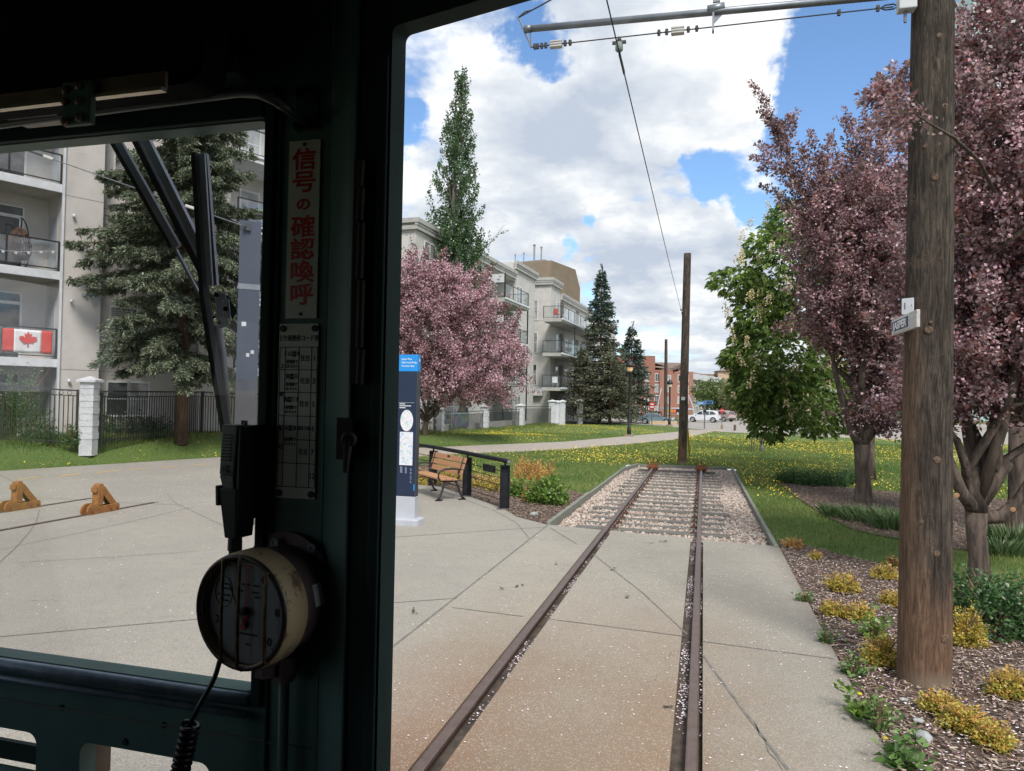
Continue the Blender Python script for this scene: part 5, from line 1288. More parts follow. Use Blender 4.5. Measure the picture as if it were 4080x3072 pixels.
window(A, 9, 10.4, .7, 2.2, 0, 2, 2, .07)

# --- tall brown tower behind
M_TOWER = simple('brown_concrete', (.215, .165, .118), (.185, .142, .103), .5, .9, bump=.2, bscale=8)
M_TOWERD = simple('brown_grey_roof', (.30, .25, .215), (.24, .20, .175), .6, .9)
c = yp(2172, 1590, 134)
T_ = Frame('tower_block', (c[0], c[1]), 74.5, 'brown high rise with slanted top floors behind the apartments')
A = T_.root; HT = 29.4
prof = [(0, -.2), (0, HT - 7.5), (1.6, HT), (12.5, HT), (14.9, HT - 3.6), (14.9, -.2)]
k = len(prof); L = 34
w = MB(); w.raw([(x, 0, z) for x, z in prof] + [(x, L, z) for x, z in prof], [tuple(range(k)), tuple(reversed(range(k, 2 * k)))] + [(i, (i + 1) % k, (i + 1) % k + k, i + k) for i in range(k)])
w.build('wall', M_TOWER, A)
s = MB()
for z in (HT - 8.6, HT - 12, HT - 15.4): s.box(-1.3, -.001, 1.2, L - 1, z - .9, z); s.box(14.901, 15.9, .6, L - 1, z + .4, z + 1.6)
s.build('balcony_slab', M_TOWERD, A)
for y in (3.2, 8.4): 
    m = MB(); m.box(.25, .95, y, y + 2.0, HT - 5.9, HT - 4.3); m.build('dormer', M_TRIM, A); MB().box(.22, .249, y + .3, y + 1.7, HT - 5.7, HT - 4.5).build('window', M_PANE, A)
m = MB(); m.box(-.02, -.001, 1.0, L - 2, HT - 9.7 + 1.4, HT - 7.6); m.build('window', M_PANE, A)
for (y, h, rr) in ((3.0, 3.0, .16), (4.6, 3.6, .2), (7.0, 2.2, .12), (9.0, 2.0, .12)):
    MB().lathe([(rr, 0), (rr, h), (rr * 1.5, h), (rr * 1.5, h + .25)], (3, y, HT - .05), seg=8).build('vent_pipe', simple('grey_pipe', (.30, .30, .30), (.24, .24, .24), 4, .6), A)
MB().box(2.5, 11.5, 2, 20, HT, HT + .5).build('roof', M_TOWERD, A)

# --- red brick block across the street
def brick(name, c1, c2, mortar, sc=3.2):
    b = NB(name); t = b.n('ShaderNodeTexBrick'); q = b.n('ShaderNodeCombineXYZ'); s = b.sep(); b.l(b.math('ADD', s[0], s[1]), q.inputs[0]); b.l(s[2], q.inputs[1]); b.l(q.outputs[0], t.inputs[0])
    t.inputs['Color1'].default_value = (*c1, 1); t.inputs['Color2'].default_value = (*c2, 1); t.inputs['Mortar'].default_value = (*mortar, 1); t.inputs['Scale'].default_value = sc; t.inputs['Mortar Size'].default_value = .015
    n = b.noise(.4, 4); return b.pbr(b.mix(b.math('MULTIPLY', b.sm(n, .4, .7), .35), t.outputs[0], tuple(x * .75 for x in c1)), .9)
M_BRICK = brick('red_brick', (.30, .130, .092), (.26, .112, .08), (.28, .19, .15))
M_BRICK2 = brick('lighter_red_brick', (.35, .165, .115), (.30, .14, .10), (.32, .22, .17))
M_ROOFBR = simple('brown_shingles', (.20, .145, .115), (.15, .11, .09), 3, .9)
M_BEIGE = simple('beige_siding', (.50, .37, .255), (.44, .33, .23), .8, .85)
M_TAUPE = simple('taupe_siding', (.36, .31, .265), (.31, .27, .23), .8, .85)
c = yp(2600, 1590, 108)
K = Frame('brick_building', (c[0], c[1]), 8, 'red brick four storey building with white windows across the street'); A = K.root
def ku(u, y=0): return K.xz(u, 1590, y)[0]
xa, xb, xc, xd = ku(2480), ku(2607), ku(2679), ku(2762)
w = MB(); w.box(xa - 12, xb, -.6, 9, -.2, 9.0); w.box(xb, xc, 0, 9, -.2, 6.95); w.build('wall', M_BRICK, A)
w = MB(); w.box(xc, xd, .4, 9, -.2, 6.75); w.box(xc - 1.9, xc, -.35, -.001, -.2, 6.7); w.build('wall', M_BRICK2, A)
MB().box(xa - 3.5, xa - 1.5, 1, 4, 9.0, 10.6).build('chimney', M_TAUPE, A)
for z in (.35, 2.0, 3.65, 5.25):
    for u0, u1 in ((2602, 2616),): window(A, ku(u0) + .3, ku(u1) + .3, z, z + 1.1, 0, 2, 1, .08)
    window(A, ku(2651), ku(2669), z + .05, z + .85, -.35, 2, 1, .07); window(A, ku(2703), ku(2712), z, z + .95, .4, 1, 1, .08); window(A, ku(2738), ku(2742), z, z + .95, .4, 1, 1, .08)
    for u0 in (2500, 2535, 2570): window(A, ku(u0, -.6), ku(u0 + 14, -.6), z, z + 1.1, -.6, 2, 1, .08)
def hip(name, root, x0, x1, y0, y1, z0, h, over=.5, inset=None, mat=M_ROOFBR):
    x0 -= over; x1 += over; y0 -= over; y1 += over; i = inset if inset is not None else (y1 - y0) / 2; ym = (y0 + y1) / 2
    return MB().raw([(x0, y0, z0), (x1, y0, z0), (x1, y1, z0), (x0, y1, z0), (x0 + i, ym, z0 + h), (x1 - i, ym, z0 + h)], [(0, 1, 5, 4), (1, 2, 5), (2, 3, 4, 5), (3, 0, 4), (3, 2, 1, 0)]).build(name, mat, root)
hip('roof', A, xb + 1.2, xc - .2, .5, 8, 6.96, .75); hip('roof', A, ku(2655), ku(2702), 2, 9, 7.0, 1.35, .4); w = MB(); w.box(ku(2655), ku(2700), 3, 8, 6.96, 7.5); w.build('attic', M_TAUPE, A)
c = yp(2762, 1590, 112)
K2 = Frame('apartment_building', (c[0], c[1]), 76, 'taupe block with white dormer windows between brick house and gable house'); A = K2.root
MB().box(0, 26, 0, 9, -.2, 5.6).build('wall', M_TAUPE, A); hip('roof', A, 0, 26, 0, 9, 5.6, 1.9, .3, mat=M_ROOFBR)
for i in range(6):
    for z in (.5, 2.2, 3.9): window(A, 1.2 + i * 4, 2.8 + i * 4, z, z + 1.1, 0, 2, 1, .1)
for i in range(4): MB().box(1 + i * 5, 3 + i * 5, -.15, 2, 5.65, 6.6).build('dormer', M_TRIM, A)
c = yp(2790, 1590, 138)
K3 = Frame('apartment_building', (c[0], c[1]), 12, 'beige gabled house with a brown hip roof and two roof turrets'); A = K3.root
MB().box(-4, 22, 0, 10, -.2, 4.9).build('wall', M_BEIGE, A)
MB().raw([(-3.5, -.4, 4.9), (9.5, -.4, 2.9), (-.5, -.4, 6.9), (-3.5, .3, 4.9), (9.5, .3, 2.9), (-.5, .3, 6.9)], [(0, 1, 2), (5, 4, 3), (0, 3, 4, 1), (1, 4, 5, 2), (2, 5, 3, 0)]).build('gable', M_BEIGE, A)
hip('roof', A, -4, 22, 0, 10, 4.9, 2.9, .5)
for x in (4.0, 13.5):
    MB().box(x, x + 3.2, 3.2, 6.4, 6.8, 8.3).build('turret', M_BEIGE, A); hip('roof', A, x, x + 3.2, 3.2, 6.4, 8.3, .5, .35)
c = yp(4010, 1600, 150)
gt = MB(); gt.box(-9, 9, -10, 10, -.2, 78); 
t = gt.build('glass_tower', simple('pale_teal_cladding', (.45, .62, .60), (.38, .54, .53), .3, .3), None); t.location = (c[0], c[1], 0); tag(t, 'pale teal high rise glimpsed high up between the blossom twigs right of the pole', 'building')
fl = MB()
for z in range(4, 76, 4): fl.box(-9.05, 9.05, -10.05, -10.001, z, z + .5)
fl.build('floor_bands', M_TRIM, t)

# --- garden fence: black railings with rings between white block pillars
def block_pillar(p, h, w, ang, label, cap=True):
    root = empty('fence_pillar', tuple(p), ang, label, 'pillar', 'white block pillars of the garden fence'); m = MB(); n = max(3, round(h / .2)); hh = h / n
    for i in range(n):
        q = w / 2 - (.0 if i % 2 else .012)
        m.box(-q, q, -q, q, i * hh + (.004 if i else -.3), (i + 1) * hh - .004)
    m.box(-w / 2 + .025, w / 2 - .025, -w / 2 + .025, w / 2 - .025, 0, h)
    m.build('shaft', M_BLOCK, root, bevel=.006)
    if cap:
        q = w / 2 + .08; MB().raw([(-q, -q, h), (q, -q, h), (q, q, h), (-q, q, h), (-q, -q, h + .07), (q, -q, h + .07), (q, q, h + .07), (-q, q, h + .07), (0, 0, h + .19)],
            [(3, 2, 1, 0), (0, 1, 5, 4), (1, 2, 6, 5), (2, 3, 7, 6), (3, 0, 4, 7), (4, 5, 8), (5, 6, 8), (6, 7, 8), (7, 4, 8)]).build('cap', M_BLOCK, root)
    return root
b = NB('white_painted_block'); f_ = b.noise(22, 6, .75); c_ = b.mix(b.sm(b.noise(3, 5), .4, .7), (.62, .63, .65), (.52, .53, .55)); s_ = b.sep()
c_ = b.mix(b.math('MULTIPLY', b.sm(b.noise(9, 5), .6, .75), .4), c_, (.40, .40, .38)); M_BLOCK = b.pbr(c_, .85, nrm=b.bump(f_, .9, .05), spec=.2)
def fence_run(a, b, h, label, ring=True, pitch=.115, low=None):
    a, b = np.array(a, float), np.array(b, float); L = np.linalg.norm(b[:2] - a[:2]); ang = math.atan2(b[1] - a[1], b[0] - a[0]); sl = (b[2] - a[2]) / L
    root = empty('iron_fence', tuple(a), ang, label, 'fence', 'iron fence panels'); m = MB(); Z = lambda x: sl * x
    for z, w in ((h, .045), (h - .16, .025), (.12, .03)): m.bar((0, 0, Z(0) + z), (L, 0, Z(L) + z), .03, w)
    n = int(L / pitch)
    for i in range(n + 1):
        x = L * i / n; m.box(x - .0115, x + .0115, -.0115, .0115, Z(x) + .02, Z(x) + h - .16)
    m.build('bars', M_BLKMET, root)
    if ring:
        r = MB()
        for i in range(int(L / .23)):
            x = .115 + .23 * i; an = np.linspace(0, 2 * math.pi, 11); r.tube([(x + .062 * math.cos(t), 0, Z(x) + h - .082 + .062 * math.sin(t)) for t in an], .008, 4, cap=False)
        r.build('rings', M_BLKMET, root)
    p = MB()
    for x in (.0, L): p.box(x - .03, x + .03, -.03, .03, Z(x) - .1, Z(x) + h + .03)
    p.build('post', M_BLKMET, root); return root
def fz(p): return np.array([p[0], p[1], float(berm(np.array(p[0]), np.array(p[1])))])
fa, fb, fc, fd, fe, ff = fz((-22.6, 7.6)), fz((-19.93, 16.4)), fz((-19.25, 19.1)), fz((-18.15, 23.6)), fz((-16.2, 29.9)), fz((-14.1, 36.6))
fp = dp(352, 1774, 21.6); fp[2] = .5
block_pillar(fp, 1.92, .40, R_(20), 'white block pillar with a peaked cap in front of the window, left')
fence_run(fa, fb, 1.66, 'black ringed fence panel at the left border of the window')
fence_run(fb, fp + [-.3, -.15, 0], 1.66, 'black ringed fence panel ending at the near white pillar on its left')
fence_run(fp + [.1, .35, .03], fd + [0, -.8, 0], 1.62, 'black ringed fence panel right of the near white pillar')
fence_run(fd + [0, -.75, 0], fe, 1.62, 'black ringed fence panel by the spruce trunk')
fence_run(fe, ff, 1.6, 'iron fence panel hidden behind the tram pillar')
P4 = [gp(1747, 1741), gp(1930, 1720), gp(2073, 1705), gp(2200, 1697), gp(2218, 1697), gp(2240, 1691), gp(2310, 1688), gp(2385, 1680)]
labs = ['white block pillar below the pink tree, nearest the information pillar', 'white block pillar below the pink tree, middle one', 'white block pillar where the pink tree ends', 'wide white gate pillar left of the gap by the dandelion mound', 'wide white gate pillar right of the gap by the dandelion mound', 'ivy side white pillar just past the gate gap', 'white pillar between the gate and the spruces', 'white pillar half hidden by the olive spruce']
for i, (p, lb) in enumerate(zip(P4, labs)):
    s = float(np.dot(p - [0, 0, EYE], FWD)); hh = (1.5, 1.6, 1.65, 2.0, 1.95, 2.0, 2.1, 2.2)[i]
    block_pillar(np.array([p[0], p[1], 0]), hh, (.50, .50, .52, .55, .5, .5, .55, .55)[i], R_(4), lb)
for i, (i0, i1, lb) in enumerate(((0, 1, 'iron fence panel under the pink tree with the mural panel behind'), (1, 2, 'iron fence panel under the pink tree before the glass balcony'), (2, 3, 'iron fence and gate panel before the entrance door'), (5, 6, 'iron fence panel right of the gate pillars'), (6, 7, 'iron fence panel beside the olive spruce'))):
    a, c = P4[i0].copy(), P4[i1].copy(); a[2] = c[2] = 0; fence_run(a, c, (1.35, 1.4, 1.6, 1.75, 1.8)[i], lb, ring=False, pitch=.16)
fence_run(ff * [1, 1, 0], np.array([P4[0][0], P4[0][1], 0]), 1.3, 'iron fence panel left of the first pillar under the pink tree', ring=False, pitch=.15)
# planter wall and patio panels behind that fence
pw = MB(); pw.box(0, 18, 0, .15, -.2, .55); o = pw.build('garden_kerb_wall', M_STUC2); o.location = (-15.0, 38, 0); o.rotation_euler = (0, 0, R_(86.5)); tag(o, 'low cream patio wall behind the iron fence under the pink tree', 'wall')
b = NB('mural'); v_ = b.voro(3.0, feature='F1', out='Color'); M_MURAL = b.pbr(b.mix(.80, v_, (.10, .15, .20)), .7)
M_MURAL = M_MURAL
mu = MB().box(-.03, .03, 0, 3.2, .35, 1.25).build('patio_screen', M_MURAL); mu.location = (-14.5, 40.2, 0); tag(mu, 'colourful patterned patio screen behind the fence', 'screen')

# --- things on the near building's balconies
fl_root = empty('flag', tuple(L_.world(-1.64, -.07, 3.36)), R_(65), 'red and white flag with a maple leaf hung on the lowest balcony rail', 'flag')
M_FRED = simple('flag_red', (.62, .055, .035), (.50, .04, .03), 3, .8); M_FWHITE = simple('flag_white', (.72, .72, .73), (.62, .62, .64), 3, .8)
def cloth(x0, x1, mat, nm):
    nx, nz = 14, 8; v = []
    for j in range(nz + 1):
        for i in range(nx + 1):
            x = x0 + (x1 - x0) * i / nx; z = .75 * j / nz; v.append((x, -.012 + .014 * math.sin(x * 13 + z * 2) * (1 - .5 * z), z + .012 * math.sin(x * 9) * (j == 0)))
    q = nx + 1; m = MB().raw(v, [(j * q + i, j * q + i + 1, (j + 1) * q + i + 1, (j + 1) * q + i) for j in range(nz) for i in range(nx)]).build(nm, mat, fl_root, smooth=True)
    s = m.modifiers.new('thickness', 'SOLIDIFY'); s.thickness = .004; return m
cloth(0, .30, M_FRED, 'red_band'); cloth(.30, 1.07, M_FWHITE, 'white_field'); cloth(1.07, 1.38, M_FRED, 'red_band')
leaf = [(0, 1), (.13, .74), (.30, .83), (.24, .42), (.43, .62), (.48, .52), (.70, .56), (.63, .37), (.72, .30), (.40, .03), (.44, -.09), (.05, -.03), (.06, -.38), (-.06, -.38)]
leaf = leaf[:-1] + [(-x, y) for x, y in leaf[:0:-1]]
lf = plate([(x * .36, z * .36) for x, z in leaf], [], .004, 'maple_leaf', M_FRED, fl_root); lf.rotation_euler = (R_(90), 0, 0); lf.location = (.685, -.045, .33)
# egg chair
ec = empty('hanging_chair', tuple(L_.world(-1.05, .75, 6.15)), R_(65 + 20), 'brown wicker egg chair hanging on a curved stand on the middle balcony', 'chair')
M_WICK = NB('wicker'); vv_ = M_WICK.voro(26); M_WICK = M_WICK.pbr(M_WICK.mix(M_WICK.sm(vv_, .25, .5), (.20, .12, .08), (.08, .045, .03)), .8, nrm=M_WICK.bump(vv_, 1.0, .02))
prof = [(.02, 1.42), (.17, 1.30), (.30, 1.08), (.37, .80), (.36, .55), (.26, .36), (.05, .30)]
m = MB(); seg = 26; P_ = np.array(prof)
zz_ = np.linspace(.30, 1.42, 40); rr_ = np.interp(zz_, P_[::-1, 1], P_[::-1, 0])
def shell(a, z):
    r = float(np.interp(z, P_[::-1, 1], P_[::-1, 0])); return (r * math.cos(a), r * .85 * math.sin(a), z)
def opening(a, z): return ((a - math.pi * 1.62) / .75) ** 2 + ((z - .84) / .34) ** 2 < 1
for j in range(seg):
    a = 2 * math.pi * j / seg; run = []
    for z in list(zz_) + [9]:
        if z < 9 and not opening(a + .5 * (z - .8), z): run.append(shell(a + .5 * (z - .8), z))
        else:
            if len(run) > 1: m.tube(run, .011, 4, cap=False)
            run = []
    run = []
    for z in list(zz_) + [9]:
        if z < 9 and not opening(a - .5 * (z - .8), z): run.append(shell(a - .5 * (z - .8), z))
        else:
            if len(run) > 1: m.tube(run, .011, 4, cap=False)
            run = []
m.tube([shell(math.pi * 1.62 + .75 * math.cos(t), .84 + .34 * math.sin(t)) for t in np.linspace(0, 2 * math.pi, 25)], .02, 5, cap=False)
sh = m.build('basket', M_WICK, ec)
MB().lathe([(.02, .36), (.24, .40), (.30, .50), (.26, .56), (.02, .58)], (0, 0, 0), (0, 0, 1), 16).build('cushion', simple('grey_brown_cushion', (.22, .17, .14), None, 5, .9), ec, smooth=True)
MB().tube([(0, 0, 1.42), (0, 0, 1.72)], .012, 6).build('chain', M_TRIM, ec)
MB().tube([(0, 0, 1.72), (.12, .02, 1.72), (.28, .05, 1.5), (.40, .08, 1.05), (.44, .1, .6), (.36, .1, .22), (.2, .08, .03), (-.1, 0, .02)], .022, 8).build('stand', simple('dark_brown_steel', (.07, .05, .045), None, 5, .5), ec, smooth=True)
MB().tube([(.40 * math.cos(a), .4 * math.sin(a), .02) for a in np.linspace(0, 2 * math.pi, 17)], .018, 6).build('base_ring', M_BLKMET, ec)
# string of star lights along the rail
stp = empty('star_garland', tuple(L_.world(-2.2, -.04, 6.7)), R_(65), 'white star garland strung along the egg chair balcony', 'garland')
MB().tube([(0, 0, .0), (.5, 0, -.12), (1.0, 0, -.08), (1.5, 0, .02), (2.0, 0, .12)], .005, 4).build('wire', M_TRIM, stp)
star = [(math.cos(R_(90 + 36 * i)) * (.06 if i % 2 == 0 else .026), math.sin(R_(90 + 36 * i)) * (.06 if i % 2 == 0 else .026)) for i in range(10)]
for x, z in ((.1, -.05), (.5, -.16), (.85, -.14), (1.2, -.08), (1.55, 0), (1.9, .06)):
    q = plate(star, [], .01, 'star', M_TRIM, stp); q.rotation_euler = (R_(90), R_(12), 0); q.location = (x, -.01, z)
# blurred reddish curtain and planter on that balcony
o = MB().box(-.28, .28, -.18, .18, 0, .42).build('planter_box', M_TRIM, bevel=.02); o.location = tuple(L_.world(-2.05, .5, 6.15)); o.rotation_euler = (0, 0, R_(65)); tag(o, 'white planter box at the foot of the egg chair, left edge', 'planter')
o = MB().lathe([(.16, 0), (.22, .38), (.24, .38), (.24, .44)], seg=16).build('flower_pot', simple('terracotta', (.36, .12, .06), (.28, .10, .055), 6, .8)); o.location = tuple(B2.world(B2.xz(2022, 1190, -1.2)[0], -1.2, 9.76)); tag(o, 'terracotta pot behind the frosted screen on the top balcony', 'pot')
def patio_chair(loc, rz, mat, label):
    r = empty('patio_chair', tuple(loc), rz, label, 'chair', 'chairs on the far balconies'); MB().box(-.25, .25, -.25, .25, .42, .46).build('seat', mat, r); MB().box(-.25, .25, .22, .26, .46, 1.0).build('backrest', mat, r)
    for x in (-.22, .22):
        for y in (-.22, .22): MB().box(x - .02, x + .02, y - .02, y + .02, 0, .42).build('leg', mat, r)
M_CHRED = simple('red_chair', (.45, .07, .04), None, 5, .6)
patio_chair(B3.world(s0 + .8, -1.1, 9.61), R_(40), M_CHRED, 'red chair at the near end of the uppermost long balcony')
patio_chair(B3.world(s0 + 6, -1.0, 9.61), R_(80), M_TRIM, 'white chair in the middle of the uppermost long balcony')
patio_chair(B3.world(s0 + .9, -1.0, 3.31), R_(20), M_TRIM, 'white chair on the lowest long balcony')
# ------------------------------------------------------------------ poles and overhead line
def pole_material():
    b = NB('weathered_pole_wood'); s = b.sep()
    vec = b.mapping((1, 1, .11)); g = b.noise(42, 8, .8, vec, .7); g2 = b.noise(7, 6, .7, b.mapping((1, 1, .16)), .3); cr = b.voro(34, b.mapping((1, 1, .06)))
    c = b.mix(b.sm(g, .35, .66), (.145, .117, .094), (.028, .025, .023))
    c = b.mix(b.math('MULTIPLY', b.sm(g2, .40, .60), .85), c, b.mix(b.sm(g, .35, .62), (.088, .068, .056), (.024, .020, .018)))
    pale = b.math('MULTIPLY', b.sm(b.noise(12, 6, .7, b.mapping((1, 1, .12)), .4), .60, .72), .6); c = b.mix(pale, c, (.30, .225, .155))
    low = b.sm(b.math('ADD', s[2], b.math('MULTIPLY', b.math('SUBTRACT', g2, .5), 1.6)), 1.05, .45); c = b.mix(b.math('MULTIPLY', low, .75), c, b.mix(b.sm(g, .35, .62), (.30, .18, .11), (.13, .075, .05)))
    foot = b.sm(s[2], .16, .0); c = b.mix(b.math('MULTIPLY', foot, b.sm(g, .3, .6)), c, (.30, .26, .20))
    ringv = b.noise(3.0, 3, .6, b.mapping((1, 1, 1.6)), .2); lines = b.math('FRACT', b.math('MULTIPLY', ringv, 30)); kn = b.sm(ringv, .60, .70)
    c = b.mix(b.math('MULTIPLY', b.math('MULTIPLY', kn, b.sm(lines, .3, .7)), .45), c, (.20, .14, .095))
    c = b.mix(b.math('MULTIPLY', b.sm(cr, .10, .02), .85), c, (.016, .013, .012))
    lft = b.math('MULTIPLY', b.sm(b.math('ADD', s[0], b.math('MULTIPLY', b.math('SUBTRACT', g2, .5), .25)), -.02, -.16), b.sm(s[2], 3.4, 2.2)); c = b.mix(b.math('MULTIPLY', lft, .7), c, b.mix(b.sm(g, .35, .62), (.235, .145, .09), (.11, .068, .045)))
    h = b.math('ADD', b.math('MULTIPLY', g, 1.2), b.math('MULTIPLY', b.sm(cr, .0, .1), .8))
    return b.pbr(c, .9, nrm=b.bump(h, 1.0, .02), spec=.15)
M_POLE = pole_material()
M_KNOT = simple('knot_wood', (.16, .10, .062), (.05, .035, .028), 60, .9)
def wood_pole(name, p, z1, r0, r1, label, lean=(0, 0), seg=40, rough=.012):
    root = empty(name, tuple(p), 0, label, 'pole', 'wooden line poles')
    v, f = [], []; nz = 40
    ph = rng.uniform(0, 6, 4)
    for i in range(nz + 1):
        t = i / nz; z = -.3 + (z1 + .3) * t; r = r0 + (r1 - r0) * t
        for j in range(seg):
            a = 2 * math.pi * j / seg; rr = r * (1 + rough * math.sin(a * 3 + ph[0] + z * .3) + rough * .7 * math.sin(a * 7 + ph[1]) + rough * .5 * math.sin(z * 2.1 + ph[2] + a))
            v.append((lean[0] * z + rr * math.cos(a), lean[1] * z + rr * math.sin(a), z))
    for i in range(nz):
        for j in range(seg):
            a, b = i * seg + j, i * seg + (j + 1) % seg; f.append((a, b, b + seg, a + seg))
    f.append(tuple(range(nz * seg, (nz + 1) * seg)))
    MB().raw(v, f).build('shaft', M_POLE, root, smooth=True); return root
pn = gp(3689, 2745); pn_c = np.array([1.655, 6.08, 0]); dpole = 5.93
pc = (gp(3588, 2735) + gp(3790, 2748)) / 2; pc = pc + np.array([.03, .17, 0]); pc[2] = 0
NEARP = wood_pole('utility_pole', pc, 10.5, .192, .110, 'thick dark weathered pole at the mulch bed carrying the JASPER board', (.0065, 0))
for z, a, r in ((2.72, -105, .028), (1.73, -82, .026), (1.02, -80, .022), (.38, -58, .034), (2.78, -100, .012), (3.9, -95, .026), (4.45, -70, .024), (5.0, -88, .02), (5.3, -66, .026), (1.25, -115, .018), (4.15, -120, .016)):
    rr = .192 + (.110 - .192) * (z + .3) / 10.8; aa = R_(a); d = Vector((math.cos(aa), math.sin(aa), 0))
    m = MB(); m.lathe([(r * 1.15, -.012), (r * 1.05, .001), (r * .8, .0035), (r * .35, .002)], (.0065 * z + d.x * rr, d.y * rr, z), d, 12); m.build('knot', M_KNOT, NEARP, smooth=True)
midp = gp(2717, 1850); MIDP = wood_pole('utility_pole', midp + [0, .15, 0], 7.34, .155, .125, 'brown pole standing at the far end of the track gravel', (.012, 0), 20)
farp = gp(2652, 1690); wood_pole('utility_pole', farp, 8.3, .19, .14, 'thin dark pole far ahead by the second street lamp', (-.008, 0), 12)

M_GALV = simple('galvanised_steel', (.23, .245, .275), (.18, .19, .215), 5, .45, .6)
M_WIRE = simple('line_wire', (.05, .05, .05), None, 5, .6, .3)
M_PORC = simple('grey_insulator', (.52, .51, .49), (.42, .41, .40), 8, .5)
YB = float(pc[1]) - .02
arm = empty('bracket_arm', tuple(yp(2092, 117, YB)), 0, 'long grey pipe arm reaching from the near pole across the sky', 'bracket arm')
a0 = yp(2092, 117, YB); a1 = yp(3380, -2, YB); a2 = a0 + (a1 - a0) * ((pc[0] + .07 - a0[0]) / (a1[0] - a0[0])); O_ = lambda p: tuple(np.array(p) - a0)
MB().tube([O_(a0), O_(a2)], .030, 14).build('pipe', M_GALV, arm, smooth=True)
MB().tube([O_(a0 - [.004, 0, 0]), O_(a0 + [.06, 0, 0])], .034, 14).build('end_cap', M_GALV, arm, smooth=True)
pt = yp(2853, 35, YB); m = MB(); m.tube([O_(pt - [.07, 0, .007]), O_(pt + [.07, 0, .007])], .04, 14); m.build('sleeve', M_GALV, arm, smooth=True)
q0, q1 = yp(2842, 55, YB), yp(2836, 128, YB)
m = MB(); m.box(q0[0] - a0[0] - .008, q0[0] - a0[0] + .008, -.03, .03, q1[2] - a0[2], q0[2] - a0[2]); m.raw([O_(q0 + [.008, -.004, 0]), O_(q0 + [.09, -.004, 0]), O_(q0 + [.008, -.004, -.085]), O_(q0 + [.008, .004, 0]), O_(q0 + [.09, .004, 0]), O_(q0 + [.008, .004, -.085])], [(0, 1, 2), (5, 4, 3), (0, 3, 4, 1), (1, 4, 5, 2), (2, 5, 3, 0)]); m.build('hanger_plate', M_GALV, arm)
m = MB(); u0 = yp(2855, 0, YB); m.box(u0[0] - a0[0] - .03, u0[0] - a0[0] + .03, -.01, .01, u0[2] - a0[2] - .02, u0[2] - a0[2] + .35); m.build('stay_bracket', M_GALV, arm)
w0, w1 = yp(2116, 188, YB), yp(3560, 27, YB)
def on(t): return w0 + (w1 - w0) * t
sp = empty('span_wire', tuple(w0), 0, 'thin insulated span wire hung below the grey pipe arm', 'wire'); S_ = lambda p: tuple(np.array(p) - w0)
MB().tube([S_(w0), S_(w1)], .0055, 6).build('cable', M_WIRE, sp)
def tt(u): return (u - 2116) / (3560 - 2116)
m = MB()
for u in (2133, 2145, 2164, 2182, 2268, 2290, 2668, 2700, 2788, 2822, 3365, 3505):
    p = on(tt(u)); m.lathe([(.008, -.012), (.017, -.008), (.017, .008), (.008, .012)], S_(p), (0, 0, 1), 8); m.box(S_(p)[0] - .012, S_(p)[0] + .012, -.012, .012, S_(p)[2] - .022, S_(p)[2] + .024)
m.build('cable_clamps', M_WIRE, sp)
for u in (2228, 2745):
    p = on(tt(u)); e = (w1 - w0) / np.linalg.norm(w1 - w0); m = MB(); m.bar(S_(p - e * .055), S_(p + e * .055), .055, .020); i_ = m.build('insulator', M_PORC, sp, bevel=.006)
    m = MB(); m.bar(S_(p - e * .055 + [0, 0, .022]), S_(p + e * .055 + [0, 0, .022]), .055, .016); m.bar(S_(p - e * .055 - [0, 0, .022]), S_(p + e * .055 - [0, 0, .022]), .055, .016); m.build('cap', M_PORC, i_, bevel=.004)
MB().tube([S_(on(tt(3515))), S_(on(tt(3530)) + [0, 0, .02]), S_(on(tt(3560)) + [0, 0, .022]), S_(on(tt(3575))), S_(on(tt(3560)) - [0, 0, .018]), S_(on(tt(3530)) - [0, 0, .018]), S_(on(tt(3515)))], .006, 6).build('eye_loop', M_WIRE, sp)
lp = [yp(2116, 190, YB), yp(2108, 165, YB), yp(2092, 135, YB), yp(2085, 115, YB), yp(2070, 80, YB), yp(2062, 70, YB)]
MB().tube([S_(p) for p in lp], .008, 6).build('end_link', M_GALV, sp); MB().tube([S_(yp(2112, 130, YB)), S_(yp(2116, 190, YB))], .007, 6).build('end_link', M_GALV, sp)
rp0, rp1 = yp(2062, 72, YB), yp(2230, -20, YB); m = MB(); m.tube([S_(rp0), S_(rp1)], .007, 6); m.tube([S_(rp0), S_(rp0 + (rp1 - rp0) * .18 + [0, 0, .02]), S_(rp0 + (rp1 - rp0) * .35)], .006, 6); m.build('stay_rope', M_WIRE, sp)
# bracket box on the pole
p = yp(3607, 15, YB - .05); o = MB().box(-.055, .075, -.05, .05, -.06, .16).build('pole_bracket', simple('grey_painted_box', (.55, .57, .60), (.48, .5, .53), 4, .5), bevel=.008); o.location = tuple(p); tag(o, 'grey steel bracket box at the very top edge on the side of the thick pole', 'bracket')
MB().lathe([(.012, -.03), (.012, -.12)], (.0, 0, -.03), seg=8).build('bolt', M_GALV, o)
